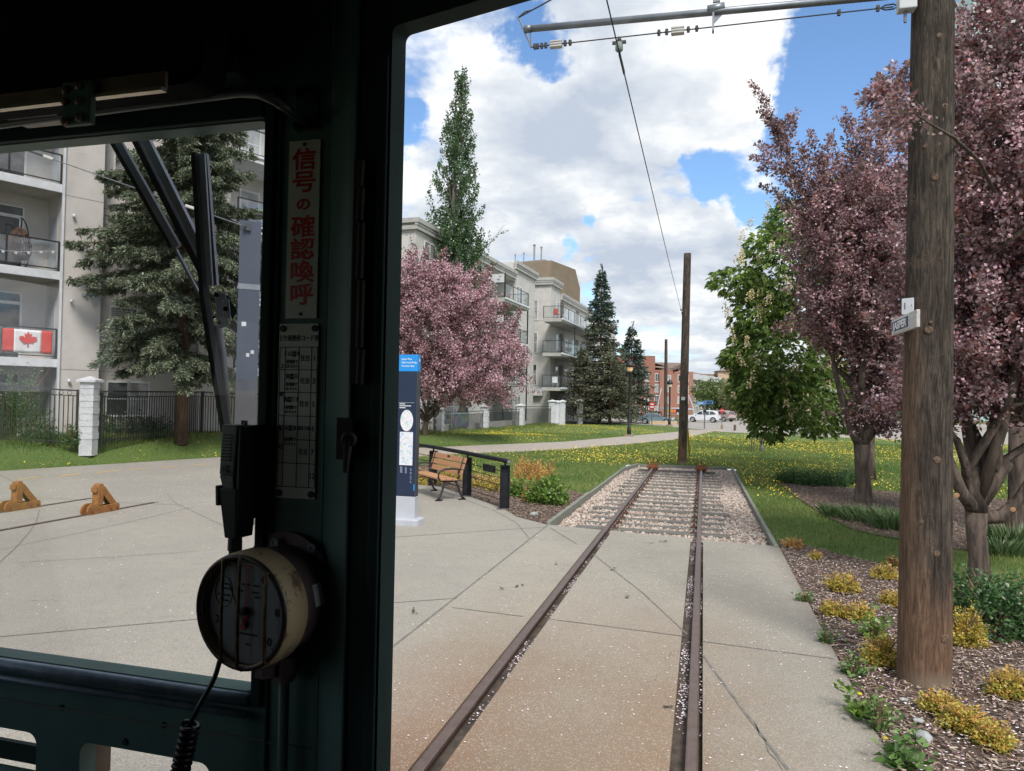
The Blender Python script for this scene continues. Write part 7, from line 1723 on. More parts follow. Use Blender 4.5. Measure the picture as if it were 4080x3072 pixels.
# ------------------------------------------------------------------ cars
M_TYRE = simple('tyre_rubber', (.018, .018, .018), None, 5, .85); M_RIM = simple('alloy_rim', (.5, .51, .53), None, 5, .35, .7); M_CARGL = pane_mat('car_glass', (.03, .04, .05), (.10, .12, .14), .8); M_TAIL = simple('tail_lamp', (.5, .04, .04), None, 4, .3); M_HEADL = simple('head_lamp', (.75, .77, .8), None, 4, .2); M_PLAST = simple('dark_plastic', (.03, .03, .032), None, 4, .7)
def car(loc, rz, paint, label, suv=True, s=1.0):
    r = empty('parked_car' if not suv else 'parked_suv', tuple(loc), rz, label, 'car', 'cars at the crossing'); r.scale = (s, s, s)
    L, Wd = 4.5, .9
    if suv: prof = [(2.25, .32), (2.27, .62), (2.15, .86), (1.35, 1.00), (1.15, 1.06), (.35, 1.60), (-.2, 1.68), (-1.4, 1.64), (-1.95, 1.50), (-2.20, 1.05), (-2.24, .62), (-2.20, .34)]
    else: prof = [(2.30, .28), (2.30, .58), (2.1, .74), (1.2, .88), (.95, .93), (.15, 1.38), (-.5, 1.44), (-1.1, 1.38), (-1.75, 1.02), (-2.2, .96), (-2.28, .6), (-2.22, .3)]
    top = prof[1:-1]; 
    def arch(cx, r0): return [(cx + r0 * math.cos(R_(a)), .34 + r0 * math.sin(R_(a))) for a in range(180, -1, -30)]
    poly = prof[:] + [(-2.0, .3)] + arch(-1.38, .40) + [(-.9, .26), (.9, .26)] + arch(1.38, .40) + [(1.9, .3)]
    k = len(poly); v, f = [], []
    ys = [-Wd, -Wd * .97, Wd * .97, Wd]
    def xs(x, z, sd): return x
    def tum(z): return 1.0 - .16 * max(0, z - .95) / .7
    layers = [(-1, .0), (-.985, .03), (.985, .03), (1, .0)]
    for sg in (-1, 1):
        for x, z in poly: v.append((x, sg * Wd * tum(z), z))
    f.append(tuple(reversed(range(k)))); f.append(tuple(range(k, 2 * k))); f += [(i, (i + 1) % k, (i + 1) % k + k, i + k) for i in range(k)]
    MB().raw(v, f).build('body', paint, r, bevel=.05, seg=3)
    def side_y(z, o=.006): return Wd * tum(z) + o
    if suv: wins = [[(1.0, 1.09), (.36, 1.50), (.05, 1.53), (.05, 1.06)], [(-.02, 1.06), (-.02, 1.53), (-.85, 1.54), (-.85, 1.07)], [(-.93, 1.08), (-.93, 1.53), (-1.35, 1.51), (-1.75, 1.22), (-1.72, 1.12)]]
    else: wins = [[(.82, .95), (.16, 1.29), (-.15, 1.32), (-.15, .93)], [(-.22, .93), (-.22, 1.32), (-.9, 1.31), (-1.35, 1.02), (-1.3, .95)]]
    for w in wins:
        for sg in (-1, 1):
            n = len(w); q = [(x, sg * side_y(z, .002), z) for x, z in w] + [(x, sg * side_y(z, .014), z) for x, z in w]; MB().raw(q, [tuple(range(n)), tuple(range(n, 2 * n))] + [(i, (i + 1) % n, (i + 1) % n + n, i + n) for i in range(n)]).build('side_window', M_CARGL, r)
    for a, b_ in (((1.10, 1.10), (.42, 1.565)), ((-1.98, 1.44), (-2.19, 1.10))) if suv else (((.90, .96), (.2, 1.36)), ((-1.15, 1.35), (-1.70, 1.05))):
        dx, dz = b_[0] - a[0], b_[1] - a[1]; l = math.hypot(dx, dz); nx, nz = dz / l, -dx / l
        if (nx > 0) != (a[0] > 0): nx, nz = -nx, -nz
        if nz < 0: nx, nz = -nx, -nz
        q = []
        for o_ in (.004, .016):
            for (x, z), w_ in ((a, .70), (b_, .62)):
                for sg in (-1, 1): q.append((x + nx * o_, sg * w_, z + nz * o_))
        MB().raw(q, [(0, 1, 3, 2), (4, 6, 7, 5), (0, 4, 5, 1), (2, 3, 7, 6), (0, 2, 6, 4), (1, 5, 7, 3)]).build('windscreen' if a[0] > 0 else 'rear_window', M_CARGL, r)
    for x in (1.38, -1.38):
        for sg in (-1, 1):
            w = MB().lathe([(.24, -.11), (.33, -.10), (.345, -.05), (.345, .05), (.33, .10), (.24, .11)], (0, 0, 0), (0, 1, 0), 22).build('wheel', M_TYRE, r, smooth=True); w.location = (x, sg * (Wd - .10), .345)
            m = MB(); m.lathe([(.245, .108), (.23, .125), (.20, .114), (.06, .122), (.05, .135)], (0, 0, 0), (0, sg, 0), 20)
            m.build('rim', M_RIM, w)
    for sg in (-1, 1):
        m = MB(); m.box(2.10, 2.262, sg * .72 - .14, sg * .72 + .14, .66, .80); m.build('headlight', M_HEADL, r, bevel=.02); z = 1.0 if suv else .82; m = MB(); m.box(-2.245, -2.10, sg * .74 - .12, sg * .74 + .12, z, z + .18); m.build('tail_light', M_TAIL, r, bevel=.02)
        m = MB(); m.box(.80, .95, sg * .93 - .09 * 1, sg * .93 + .09, 1.0, 1.14); m.build('mirror', paint, r, bevel=.02)
    m = MB(); m.box(-2.29, -2.2, -.8, .8, .36, .55); m.box(2.2, 2.31, -.8, .8, .34, .50); m.build('bumper', M_PLAST if suv else paint, r, bevel=.03)
def paint(name, c): return simple(name, c, tuple(x * .92 for x in c), 1.5, .28, .1)
q = gp(2803, 1683); car(q + [0, 1.2, 0], R_(180 - 8), paint('white_paint', (.68, .70, .73)), 'white sport utility car crossing beyond the track end, nose left', True, .80)
q = gp(2872, 1681); car(q + [0, 3.0, 0], R_(180 - 40), paint('rosy_silver_paint', (.42, .34, .33)), 'rosy silver car behind the white one, half hidden', True, .78)
q = gp(2612, 1690); car(q + [0, 1.0, 0], R_(-4), paint('teal_grey_paint', (.17, .25, .29)), 'teal grey car seen behind the red sign and spruce twigs', False, .74)
# sandy refuge and small bush at the crossing
q = gp(2632, 1690); tag(MB().prism([(q[0] - 1.0, q[1] - .2), (q[0] + 1.6, q[1] - .2), (q[0] + 1.4, q[1] + 2.4), (q[0] - .7, q[1] + 2.4)], -.05, .32).build('kerb_island_ground', simple('sandstone', (.55, .42, .27), (.46, .35, .23), 3, .9)), kind='structure')
q = gp(2683, 1690); shrub('street_shrub', q[:2], .7, .5, 1.3, M_FAR, 500, .14, 'small green bush at the foot of the second street lamp')
# grey guard rail and pale lot at the right edge
q0, q1 = gp(3962, 1893), gp(4160, 1905); gr = empty('guard_rail', tuple(q0), math.atan2(q1[1] - q0[1], q1[0] - q0[0]), 'grey guard rail glimpsed beyond the blossom trunks at the right edge', 'guard rail'); Lg = np.linalg.norm(q1 - q0) + 3
MB().box(-.3, Lg, -.05, .05, .42, .70).build('rail_beam', M_GALV, gr, bevel=.02)
for x in (.1, 1.7, 3.4): MB().box(x - .09, x + .09, .055, .2, -.1, .74).build('post', simple('grey_post', (.34, .34, .33), None, 3, .9), gr)
tag(MB().prism([(9.2, 32.5), (14, 29.5), (40, 22), (60, 26), (40, 37), (12, 39)], -.1, -.018).build('parking_lot_ground', M_ROAD), kind='structure')

# small stones and single dandelions at the paving edge
M_ROCK = simple('grey_rock', (.34, .36, .36), (.25, .26, .26), 9, .9, bump=.5)
for u, v, r_, lb in ((3682, 2945, .062, 'flat grey stone on the mulch by the front spirea'), (3660, 2878, .035, 'small grey stone behind the flat one'), (2127, 2052, .07, 'pale stone at the tip of the mulch bed by the timber board'), (3598, 2792, .03, 'small brown stone by the pole foot')):
    p = gp(u, v); S = np.diag([r_ * 1.3, r_, r_ * .55]); o = MB().raw((ico_v * rng.uniform(.82, 1.15, (len(ico_v), 1))) @ S, ico_f).build('stone', M_ROCK, loc=(p[0], p[1], r_ * .3), bevel=.004); o.rotation_euler = (0, 0, rng.uniform(0, 6)); tag(o, lb, 'stone')
for u, v, lb in ((3425, 2803, 'single yellow dandelion at the paving edge, the farther one'), (3530, 2985, 'single yellow dandelion at the paving edge, nearest the bottom')):
    p = gp(u, v); r = empty('dandelion', (p[0], p[1], 0), 0, lb, 'flower'); m = MB()
    for i in range(40):
        a = rng.uniform(0, 6.28); q = rng.uniform(.3, 1) * .020; m.bar((0, 0, .062), (math.cos(a) * q, math.sin(a) * q, .07 + rng.uniform(-.006, .006)), .005, .002)
    m.build('flower_head', M_DAND, r); MB().tube([(0, 0, 0), (.003, 0, .062)], .0025, 5).build('stem', M_WEED, r)
# ------------------------------------------------------------------ driver's cab of the streetcar the photo is taken from
def green_paint(name, c, rough=.5, spec=.3):
    b = NB(name); n = b.noise(3, 6, .65); f = b.noise(40, 4, .6); ch = b.sm(b.noise(14, 7, .75), .655, .675)
    col = b.mix(b.sm(n, .35, .65), c, tuple(x * .75 for x in c)); col = b.mix(b.math('MULTIPLY', ch, .5), col, (.10, .095, .085))
    return b.pbr(col, rough, nrm=b.bump(f, .12, .002), spec=spec)
M_GRN = green_paint('cab_green_paint', (.11, .20, .182)); M_GRN2 = green_paint('cab_dark_shaded_green', (.036, .062, .060), .6, .12); M_BLACKP = simple('black_box_paint', (.006, .007, .008), None, 4, .8, spec=.08)  # the darker green copy paints in the shade on the pillar's right half
M_ROOFIN = simple('cab_ceiling', (.05, .06, .055), None, 3, .7); M_FLOOR = simple('cab_floor', (.05, .04, .032), None, 5, .8)
YW = 1.05
tr = empty('streetcar', (0, 0, 0), 0, 'dark green streetcar cab around the viewer, window pillar and lower panel', 'streetcar')
def wp(u, v, y=YW): q = yp(u, v, y); return float(q[0]), float(q[2])
zT, zB, xRw = 2.596, 1.634, -.7215
outer = [(-2.2, .75), (-.600, .75), (-.600, 3.0), (-2.2, 3.0)]
hole_w = rounded(-1.75, xRw, zB, zT, .012, 3)
sz_ = wp(330, 2965)[1]
holes = [hole_w, rounded(-1.60, wp(146, 2930)[0], sz_ - .085, sz_ + .004, .022), rounded(wp(318, 2990)[0], -.80, sz_ - .085, sz_ + .004, .022)]
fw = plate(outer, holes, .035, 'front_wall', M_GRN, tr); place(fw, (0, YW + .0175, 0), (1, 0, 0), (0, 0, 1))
# window frame strips round the opening
m = MB(); m.box(-1.75, xRw - .001, YW - .012, YW - .0005, zT + .002, zT + .05); m.box(xRw + .002, xRw + .020, YW - .010, YW - .0005, zB - .02, zT + .05); m.box(xRw + .026, xRw + .032, YW - .005, YW - .0005, 1.3, zT + .05); m.build('window_frame', M_GRN2, tr, bevel=.003)
M_SILL = simple('sill_painted_highlight', (.26, .34, .42), (.18, .25, .32), 30, .3, .1, .1)  # pale blue colour paints in the highlight of the window light
m = MB(); m.tube([(-1.85, YW - .004, zB - .013), (xRw - .004, YW - .004, zB - .013)], .0115, 10); m.tube([(-1.85, YW - .012, zB - .034), (xRw - .004, YW - .012, zB - .034)], .006, 8); m.build('sill_moulding', M_SILL, tr, smooth=True)
m = MB(); zq_ = wp(500, 2800)[1]; m.box(-1.9, -.612, YW - .0035, YW - .0005, 1.555, 1.558); m.build('panel_seam', simple('seam_light_green', (.14, .17, .14), None, 8, .6), tr)
for u, v in ((248, 2818), (655, 2888), (500, 2955)):
    x, z = wp(u, v); MB().lathe([(.006, 0), (.005, .003), (.002, .003)], (x, YW, z), (0, -1, 0), 10).build('screw', M_GRN2, tr)
# sleeves behind the slots
for h in holes[1:]:
    xs = [p[0] for p in h]; zs_ = [p[1] for p in h]; m = MB(); m.box(min(xs) - .01, max(xs) + .01, YW + .036, YW + .075, max(zs_) + .001, max(zs_) + .006); m.box(min(xs) - .01, min(xs) - .004, YW + .036, YW + .075, min(zs_), max(zs_)); m.box(max(xs) + .004, max(xs) + .01, YW + .036, YW + .075, min(zs_), max(zs_))
    m.build('slot_sleeve', simple('brown_sleeve', (.16, .11, .075), (.10, .07, .05), 12, .7), tr)
m = MB(); m.box(-1.6, wp(150, 2930)[0] + .01, YW + .05, YW + .06, sz_ - .085, sz_ - .05); m.build('slot_louvre', M_GRN2, tr)
# pillar: chamfered ridge and the recessed right half that carries the angled side window
xa_, xb_ = wp(1306, 1900)[0], wp(1386, 1900, 1.0)[0]; xc_ = float(yp(1574, 1700, 1.043)[0])
m = MB(); m.prism([(-.5995, YW + .035), (-.5995, YW), (xb_ - .012, 1.006), (xb_, 1.0), (xb_, YW + .035)], .75, 3.0); m.build('pillar_ridge', M_GRN, tr, bevel=.004)
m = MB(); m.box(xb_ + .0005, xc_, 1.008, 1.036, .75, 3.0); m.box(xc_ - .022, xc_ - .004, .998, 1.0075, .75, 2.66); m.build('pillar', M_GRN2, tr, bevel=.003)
DX, DY = .97, -.243
def ap(s, off=0): return (xc_ + DX * s - DY * off * -1 * 0 + (-DY) * 0, 1.0 + DY * s)
ang = math.atan2(DY, DX)
side = empty('tmp', (0, 0, 0)); bpy.data.objects.remove(side)
Ls = 1.10; zh = 2.694
q = yp(1612, 152, 1.04); zh = float(q[2])
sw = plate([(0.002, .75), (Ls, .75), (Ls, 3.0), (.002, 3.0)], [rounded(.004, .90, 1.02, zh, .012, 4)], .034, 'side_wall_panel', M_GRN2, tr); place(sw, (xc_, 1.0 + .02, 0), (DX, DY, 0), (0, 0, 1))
# shell of the cab
m = MB(); m.box(-2.24, .62, -2.3, 1.2, 3.001, 3.06); m.build('roof', M_ROOFIN, tr)
m = MB(); m.box(-2.24, .62, -2.3, 1.12, .66, .745); m.build('floor', M_FLOOR, tr)
m = MB(); m.box(-2.24, .62, -2.36, -2.301, .75, 3.0); m.build('rear_bulkhead', M_ROOFIN, tr)
lw = plate([(-2.3, .75), (1.05, .75), (1.05, 3.0), (-2.3, 3.0)], [rounded(-.15, .75, 1.7, 2.5, .05), rounded(-1.9, -.7, 1.7, 2.5, .05)], .04, 'left_side_wall', M_GRN, tr); place(lw, (-2.22, 0, 0), (0, 1, 0), (0, 0, 1))
rw = plate([(-2.3, .75), (.76, .75), (.76, 3.0), (-2.3, 3.0)], [], .04, 'right_side_wall', M_GRN2, tr); place(rw, (.60, 0, 0), (0, 1, 0), (0, 0, 1))
# glass
M_WGL = glassmat('windscreen_glass', (.955, .955, .96), .006, .0, .005, .12); M_WGL2 = glassmat('side_window_glass', (.98, .985, .985), .0, .0, .004, .05)
MB().box(-1.752, xRw + .003, YW + .020, YW + .024, zB - .003, zT + .003).build('windscreen_pane', M_WGL, tr)
g = plate([(.0, 1.015), (.905, 1.015), (.905, zh + .004), (.0, zh + .004)], [], .004, 'side_window_pane', M_WGL2, tr); place(g, (xc_ + .004, 1.0 + .022, 0), (DX, DY, 0), (0, 0, 1))
# hinge and latch on the pillar
M_OLDBR = simple('old_bronze', (.035, .028, .024), (.022, .018, .017), 30, .6, 0, spec=.2)
m = MB()
for v0, v1 in ((640, 745), (752, 880), (888, 1110), (1118, 1385), (1392, 1530)):
    a, b_ = yp(1440, v0, .99), yp(1432, v1, .99); m.tube([tuple(b_), tuple(a)], .0065, 8)
a, b_ = yp(1448, 640, 1.003), yp(1440, 1530, 1.003); m.box(a[0] - .012, a[0] + .004, .997, 1.0035, b_[2], a[2]); m.build('hinge', M_OLDBR, tr)
a = yp(1372, 1748, .99); m = MB(); m.box(a[0] - .013, a[0] + .011, .989, .995, a[2] - .032, a[2] + .032); m.lathe([(.010, 0), (.0125, .012), (.009, .018)], (a[0] + .012, .987, a[2]), (.3, -1, 0), 16); m.tube([(a[0] + .014, .975, a[2]), (a[0] + .013, .972, a[2] - .05)], [.008, .004], 8); m.build('latch', M_OLDBR, tr, smooth=False)
# upper box with the bright angle strip, bracket and conduit
yb = .86; xr_, zb0 = float(yp(812, 300, yb)[0]), float(yp(765, 330, yb)[2])
bx = plate([(-2.1, zb0), (xr_ - .03, zb0)] + [(xr_ - .03 + .03 * math.sin(R_(a)), zb0 + .03 - .03 * math.cos(R_(a))) for a in (30, 60, 90)] + [(xr_, 2.999), (-2.1, 2.999)], [], .05, 'blind_box', M_BLACKP, tr); place(bx, (0, yb + .025, 0), (1, 0, 0), (0, 0, 1))
M_BRASS = simple('brown_brass_strip', (.23, .165, .12), (.16, .11, .085), 10, .5, .25); M_BRIGHT_EDGE = simple('painted_edge_highlight', (.62, .52, .38), (.5, .42, .32), 20, .25, .6)  # the paler edge colour paints in the strip's highlight line
for u0, u1, vt, vb in ((380, 657, 282, 348), (-420, 252, 345, 398)):
    ys_ = .84; a, b_ = yp(u0, vb, ys_), yp(u1, vb, ys_); t = yp(u1, vt, ys_); m = MB(); m.box(a[0], b_[0], ys_, ys_ + .006, b_[2], t[2]); m.build('angle_strip', M_BRASS, tr)
    m = MB(); m.box(a[0], b_[0], ys_ - .006, ys_ + .004, b_[2] - .006, b_[2] - .0005); m.build('strip_edge', M_BRIGHT_EDGE, tr)
p0, p1 = yp(250, 505, .832), yp(372, 318, .832)
m = MB(); m.box(p0[0], p1[0], .828, .839, p0[2], p1[2]); m.build('conduit_bracket', M_GRN, tr, bevel=.003)
for u, v in ((265, 360), (318, 345), (318, 405), (262, 405), (262, 485), (318, 472)):
    a = yp(u, v, .828); MB().lathe([(.006, 0), (.006, .004), (.003, .006)], tuple(a), (0, -1, 0), 8).build('screw', M_BRASS, tr)
cp = [yp(u, v, .97) for u, v in ((-420, 548), (0, 497), (250, 462), (400, 441), (700, 402), (950, 369), (1030, 374), (1095, 402))] + [yp(1225, 492, 1.035)]
MB().tube([tuple(p) for p in cp], .0072, 10).build('conduit', simple('grey_green_conduit', (.12, .135, .125), (.09, .10, .095), 20, .4, .2), tr, smooth=True)
a, b_ = yp(1178, 525, 1.046), yp(1272, 340, 1.046); MB().box(a[0], b_[0], 1.043, 1.0495, a[2], b_[2]).build('conduit_plate', M_GRN2, tr, bevel=.002)
for u, v in ((1196, 368), (1244, 360), (1190, 502), (1241, 494)):
    a = yp(u, v, 1.043); MB().lathe([(.0075, 0), (.0075, .005), (.003, .005)], tuple(a), (0, -1, 0), 8).build('bolt', M_BLACKP, tr)
M_PALE = simple('pale_grey_strip', (.60, .58, .55), (.5, .48, .45), 8, .6)
for u0, u1, v, y0, y1 in ((-300, 225, 452, .93, .985), (55, 250, 500, .945, 1.0)):
    a, b_ = yp(u0, v, (y0 + y1) / 2), yp(u1, v - (u1 - u0) * .165, (y0 + y1) / 2); z_ = b_[2]; MB().box(a[0], b_[0], y0, y1, z_, z_ + .003).build('pale_strip', M_PALE, tr)  # thin pale strips below the upper box
m = MB(); a = yp(200, 560, 1.0); m.box(-1.9, -.74, .985, 1.035, zT + .055, zT + .085); m.build('header_rail', M_GRN2, tr, bevel=.004)

# outside: wiper
M_RUB = simple('wiper_rubber', (.010, .010, .011), None, 6, .7); M_WSTEEL = simple('wiper_grey_steel', (.30, .31, .36), (.24, .25, .29), 20, .45, .2); yo = 1.16
def pt_(u, v, y=yo): return tuple(yp(u, v, y))
m = MB(); m.bar(pt_(425, 520), pt_(690, 985), .011, .010); m.build('wiper_arm', M_RUB, tr)
m = MB(); m.bar(pt_(447, 520, yo - .004), pt_(708, 985, yo - .004), .008, .014); m.build('wiper_arm', M_WSTEEL, tr); MB().bar(pt_(690, 975), pt_(808, 1198), .0055, .005).build('wiper_rod', M_WSTEEL, tr)
m = MB(); m.bar(pt_(515, 500), pt_(815, 1095), .018, .012); m.build('wiper_arm', M_RUB, tr); MB().bar(pt_(552, 495, yo - .004), pt_(822, 1040, yo - .004), .010, .016).build('wiper_arm', M_WSTEEL, tr)
m = MB(); m.bar(pt_(781, 612, yo - .02), pt_(815, 1190, yo - .02), .017, .010); m.bar(pt_(815, 1190, yo - .02), pt_(900, 1720, yo - .02), .017, .010); m.build('wiper_blade', M_RUB, tr)
m = MB(); m.bar(pt_(806, 612, yo - .022), pt_(838, 1140, yo - .022), .004, .012); m.bar(pt_(817, 615, yo - .014), pt_(858, 1140, yo - .014), .007, .012); m.build('blade_spine', M_WSTEEL, tr)
MB().tube([pt_(868, 1300), pt_(885, 1430), pt_(905, 1690)], .0085, 10).build('wiper_drive_tube', simple('wiper_tube_grey', (.20, .205, .215), None, 20, .5, .3), tr, smooth=True)
jp = [(852, 1160), (898, 1165), (915, 1300), (868, 1310)]; m = MB(); k = [pt_(u, v, yo - .026) for u, v in jp] + [pt_(u, v, yo - .018) for u, v in jp]; m.raw(k, [(0, 1, 2, 3), (7, 6, 5, 4), (0, 4, 5, 1), (1, 5, 6, 2), (2, 6, 7, 3), (3, 7, 4, 0)]); m.build('blade_holder', M_WSTEEL, tr, bevel=.002)
jp = [(884, 1195), (912, 1190), (920, 1270), (892, 1275)]; m = MB(); k = [pt_(u, v, yo - .034) for u, v in jp] + [pt_(u, v, yo - .0265) for u, v in jp]; m.raw(k, [(0, 1, 2, 3), (7, 6, 5, 4), (0, 4, 5, 1), (1, 5, 6, 2), (2, 6, 7, 3), (3, 7, 4, 0)]); m.build('blade_clip', M_WSTEEL, tr, bevel=.002)
m = MB()
for u, v in ((901, 1231), (866, 1176), (878, 1286)): m.lathe([(.004, 0), (.004, .004), (.002, .004)], pt_(u, v, yo - .034), (0, -1, 0), 8)
m.build('bolts', M_BLACKP, tr)
jp = [(880, 1140), (945, 1240), (925, 1275)]; m = MB(); k = [pt_(u, v, yo) for u, v in jp] + [pt_(u, v, yo + .006) for u, v in jp]; m.raw(k, [(0, 1, 2), (5, 4, 3), (0, 3, 4, 1), (1, 4, 5, 2), (2, 5, 3, 0)]); m.build('wiper_gusset', M_RUB, tr)

# ------------------------------------------------------------------ plates on the pillar
M_ENAM = simple('old_white_enamel', (.74, .72, .68), (.64, .62, .58), 6, .5); M_REDINK = simple('red_enamel', (.62, .03, .035), (.5, .025, .03), 8, .45); M_BLKINK = simple('black_print', (.02, .02, .022), None, 6, .6)
def wall_plate(name, u0, v0, u1, v1, y, label, cat):
    a, b_ = yp(u0, v0, y), yp(u1, v1, y); c = (a + b_) / 2; w, h = abs(b_[0] - a[0]), abs(a[2] - b_[2]); r = empty(name, (float(c[0]), y, float(c[2])), 0, label, cat); return r, w, h
yP = YW - .0015
rs, w, h = wall_plate('warning_plate', 1156, 566, 1263, 1268, yP, 'narrow white plate with red vertical Japanese characters on the pillar', 'sign')
o = plate(rounded(-w / 2, w / 2, -h / 2, h / 2, .001, 2), [], .0018, 'plate', M_ENAM, rs); place(o, (0, -.001, 0), (1, 0, 0), (0, 0, 1))
for i, (ch, zz, sc) in enumerate(zip('信号の確認喚呼', (.415, .295, .19, .075, -.045, -.205 + .04, -.37 + .075), (1, 1, .62, 1, 1, 1, 1))):
    zc_ = h * (.385 - i * .1265) if i != 2 else h * (.385 - 2 * .1265 + .004)
    t = text_mesh(ch, .038 * sc, M_REDINK, 'lettering', rs, .0003, xscale=1.22, fat=.0009); place(t, (0, -.0022, zc_), (1, 0, 0), (0, 0, 1))
for s in (1, -1): MB().lathe([(.0032, 0), (.0028, .002)], (0, -.0019, s * (h / 2 - .007)), (0, -1, 0), 10).build('screw', M_BLKINK, rs)
rt, w, h = wall_plate('code_table', 1117, 1291, 1256, 1990, yP, 'white table plate with black Japanese rows and numbers on the pillar', 'sign')
o = plate(rounded(-w / 2, w / 2, -h / 2, h / 2, .002, 2), [], .0018, 'plate', M_ENAM, rt); place(o, (0, -.001, 0), (1, 0, 0), (0, 0, 1))
ln = MB(); X = lambda f: -w / 2 + w * f; Zf = lambda f: h / 2 - h * f; lt_ = .0006
cols_ = (.03, .17, .52, .84, .99); rows_ = (.135, .265, .395, .53, .80, .935)
for f in rows_: ln.box(X(.03), X(.985), -.0024, -.0020, Zf(f) - lt_, Zf(f) + lt_)
for f in (.17, .52, .84): ln.box(X(f) - lt_, X(f) + lt_, -.0024, -.0020, Zf(.935), Zf(.135))
ln.box(X(.03) - lt_, X(.03) + lt_, -.0024, -.0020, Zf(.935), Zf(.135)); ln.box(X(.985) - lt_, X(.985) + lt_, -.0024, -.0020, Zf(.935), Zf(.135)); ln.box(X(.52), X(.985), -.0024, -.0020, Zf(.665) - lt_, Zf(.665) + lt_)
ln.build('ruled_lines', M_BLKINK, rt)
def tx(s, fx, fz_, size, xs=1.0):
    t = text_mesh(s, size, M_BLKINK, 'lettering', rt, .0002, bold=.0002, xscale=xs); place(t, (X(fx), -.0022, Zf(fz_)), (1, 0, 0), (0, 0, 1))
tx('上り乗換券コード表', .5, .085, .0105, .80)
for a_, b_, c_, fz_ in (('住公➡天', '始発駅で', '12にセット', .175), ('我➡天', '始発駅で', '2にセット', .305), ('我➡住吉', '始発駅で', '4にセット', .437), ('浜➡恵', '始発駅で', '5にセット', .60)):
    tx(a_, .345, fz_, .0085, .82); dz = .045 if fz_ < .5 else .065; tx(b_, .345, fz_ + dz, .0066, .82); tx(c_, .345, fz_ + dz + .026, .0062, .80)
for s_, fz_ in (('住吉', .20), ('住吉', .33), ('住吉', .462), ('我孫子道', .60), ('住吉', .735)): tx(s_, .68, fz_, .0105 if len(s_) < 3 else .0072, .85)
for s_, fz_ in (('1', .20), ('3', .33), ('5', .462), ('6', .60), ('7', .735), ('12', .87)): tx(s_, .912, fz_, .0125, .85)
for s_, fz_ in (('上', .245), ('町', .41), ('阪', .60), ('堺', .71)): tx(s_, .10, fz_, .0085)
for sx_, sz2 in ((-1, 1), (1, 1), (-1, -1), (1, -1)): MB().lathe([(.0058, 0), (.005, .003)], (sx_ * (w / 2 - .007), -.0019, sz2 * (h / 2 - .008)), (0, -1, 0), 12).build('screw', M_BLKINK, rt)

# ------------------------------------------------------------------ pressure gauge
fc_ = yp(985, 2430, .955); dG = float(np.dot(fc_ - [0, 0, EYE], FWD)); axis = Vector((-.13, -.99, .0)).normalized(); Rg = 221 / F_PX * dG
pg = empty('pressure_gauge', tuple(fc_), 0, 'round brake pressure gauge with a cream rim and brown body on the pillar', 'gauge')
dl_ = (YW - fc_[1]) / -axis.y
M_CREAM = NB('chipped_cream_paint'); n_ = M_CREAM.noise(28, 6, .7, M_CREAM.mapping((1, 1, .5))); M_CREAM = M_CREAM.pbr(M_CREAM.mix(M_CREAM.sm(n_, .54, .62), (.52, .40, .235), (.20, .13, .085)), .5, spec=.4); M_BRN = simple('brown_gauge_body', (.17, .11, .11), (.12, .08, .08), 12, .4); M_DIAL = simple('grey_dial', (.30, .31, .33), (.22, .23, .25), 9, .5); M_BRSBAR = simple('aged_brass_bar', (.24, .155, .07), (.10, .065, .035), 60, .5, .4)
ax = axis
m = MB(); m.lathe([(Rg * .99, -.004), (Rg * 1.045, -.002), (Rg * 1.07, .003), (Rg * 1.08, .012)][::-1] + [], (0, 0, 0), tuple(-ax), 48, cap=False)
m = MB(); m.lathe([(Rg * .93, .010), (Rg * .95, .016), (Rg * 1.0, .017), (Rg * 1.04, .012), (Rg * 1.055, .004), (Rg * 1.06, -.030), (Rg * 1.03, -.034)], (0, 0, 0), tuple(ax), 56, cap=False); m.build('rim', M_CREAM, pg, smooth=True)
m = MB(); m.lathe([(Rg * .945, .0165), (Rg * .985, .0185), (Rg * 1.03, .0155), (Rg * 1.03, .012)], (0, 0, 0), tuple(ax), 56, cap=False); m.build('front_ring', simple('black_worn_ring', (.022, .018, .015), (.06, .045, .03), 40, .4), pg, smooth=True)
m = MB(); m.lathe([(Rg * .98, -.030), (Rg * .99, -.034), (Rg * .99, -dl_ + .012), (Rg * 1.0, -dl_ + .010), (Rg * 1.0, -dl_ + .001)], (0, 0, 0), tuple(ax), 56, cap=False); m.build('body', M_BRN, pg, smooth=True)
m = MB(); m.lathe([(Rg * .95, 0), (Rg * .95, .002)], (0, 0, 0), tuple(ax), 48); m.build('dial', M_DIAL, pg)
xg = Vector((0, 0, 1)).cross(ax) * -1; xg = ax.cross(Vector((0, 0, 1))) * -1; zg = Vector((0, 0, 1)); xg = zg.cross(ax) * 1.0
if xg.x < 0: xg = -xg
def dial_pt(fx, fz_, o=.0028): return xg * (fx * Rg) + zg * (fz_ * Rg) + ax * o
def dtext(s, fx, fz_, size): t = text_mesh(s, size, M_BLKINK, 'numerals', pg, .0002, bold=.0004); place(t, tuple(dial_pt(fx, fz_)), tuple(xg), (0, 0, 1))
for s_, a in (('2', 200), ('4', 105), ('6', 57), ('8', 3), ('10', -45)): dtext(s_, .70 * math.cos(R_(a)), .70 * math.sin(R_(a)), .016)
m = MB()
for i in range(51):
    a = R_(225 - 270 * i / 50); r0 = .84 if i % 5 == 0 else .88; m.bar(tuple(dial_pt(r0 * math.cos(a), r0 * math.sin(a))), tuple(dial_pt(.92 * math.cos(a), .92 * math.sin(a))), .0012 if i % 5 == 0 else .0007, .0004, up=tuple(ax))
m.tube([tuple(dial_pt(.86 * math.cos(R_(a)), .86 * math.sin(R_(a)))) for a in range(225, -46, -6)], .0004, 4, cap=False)
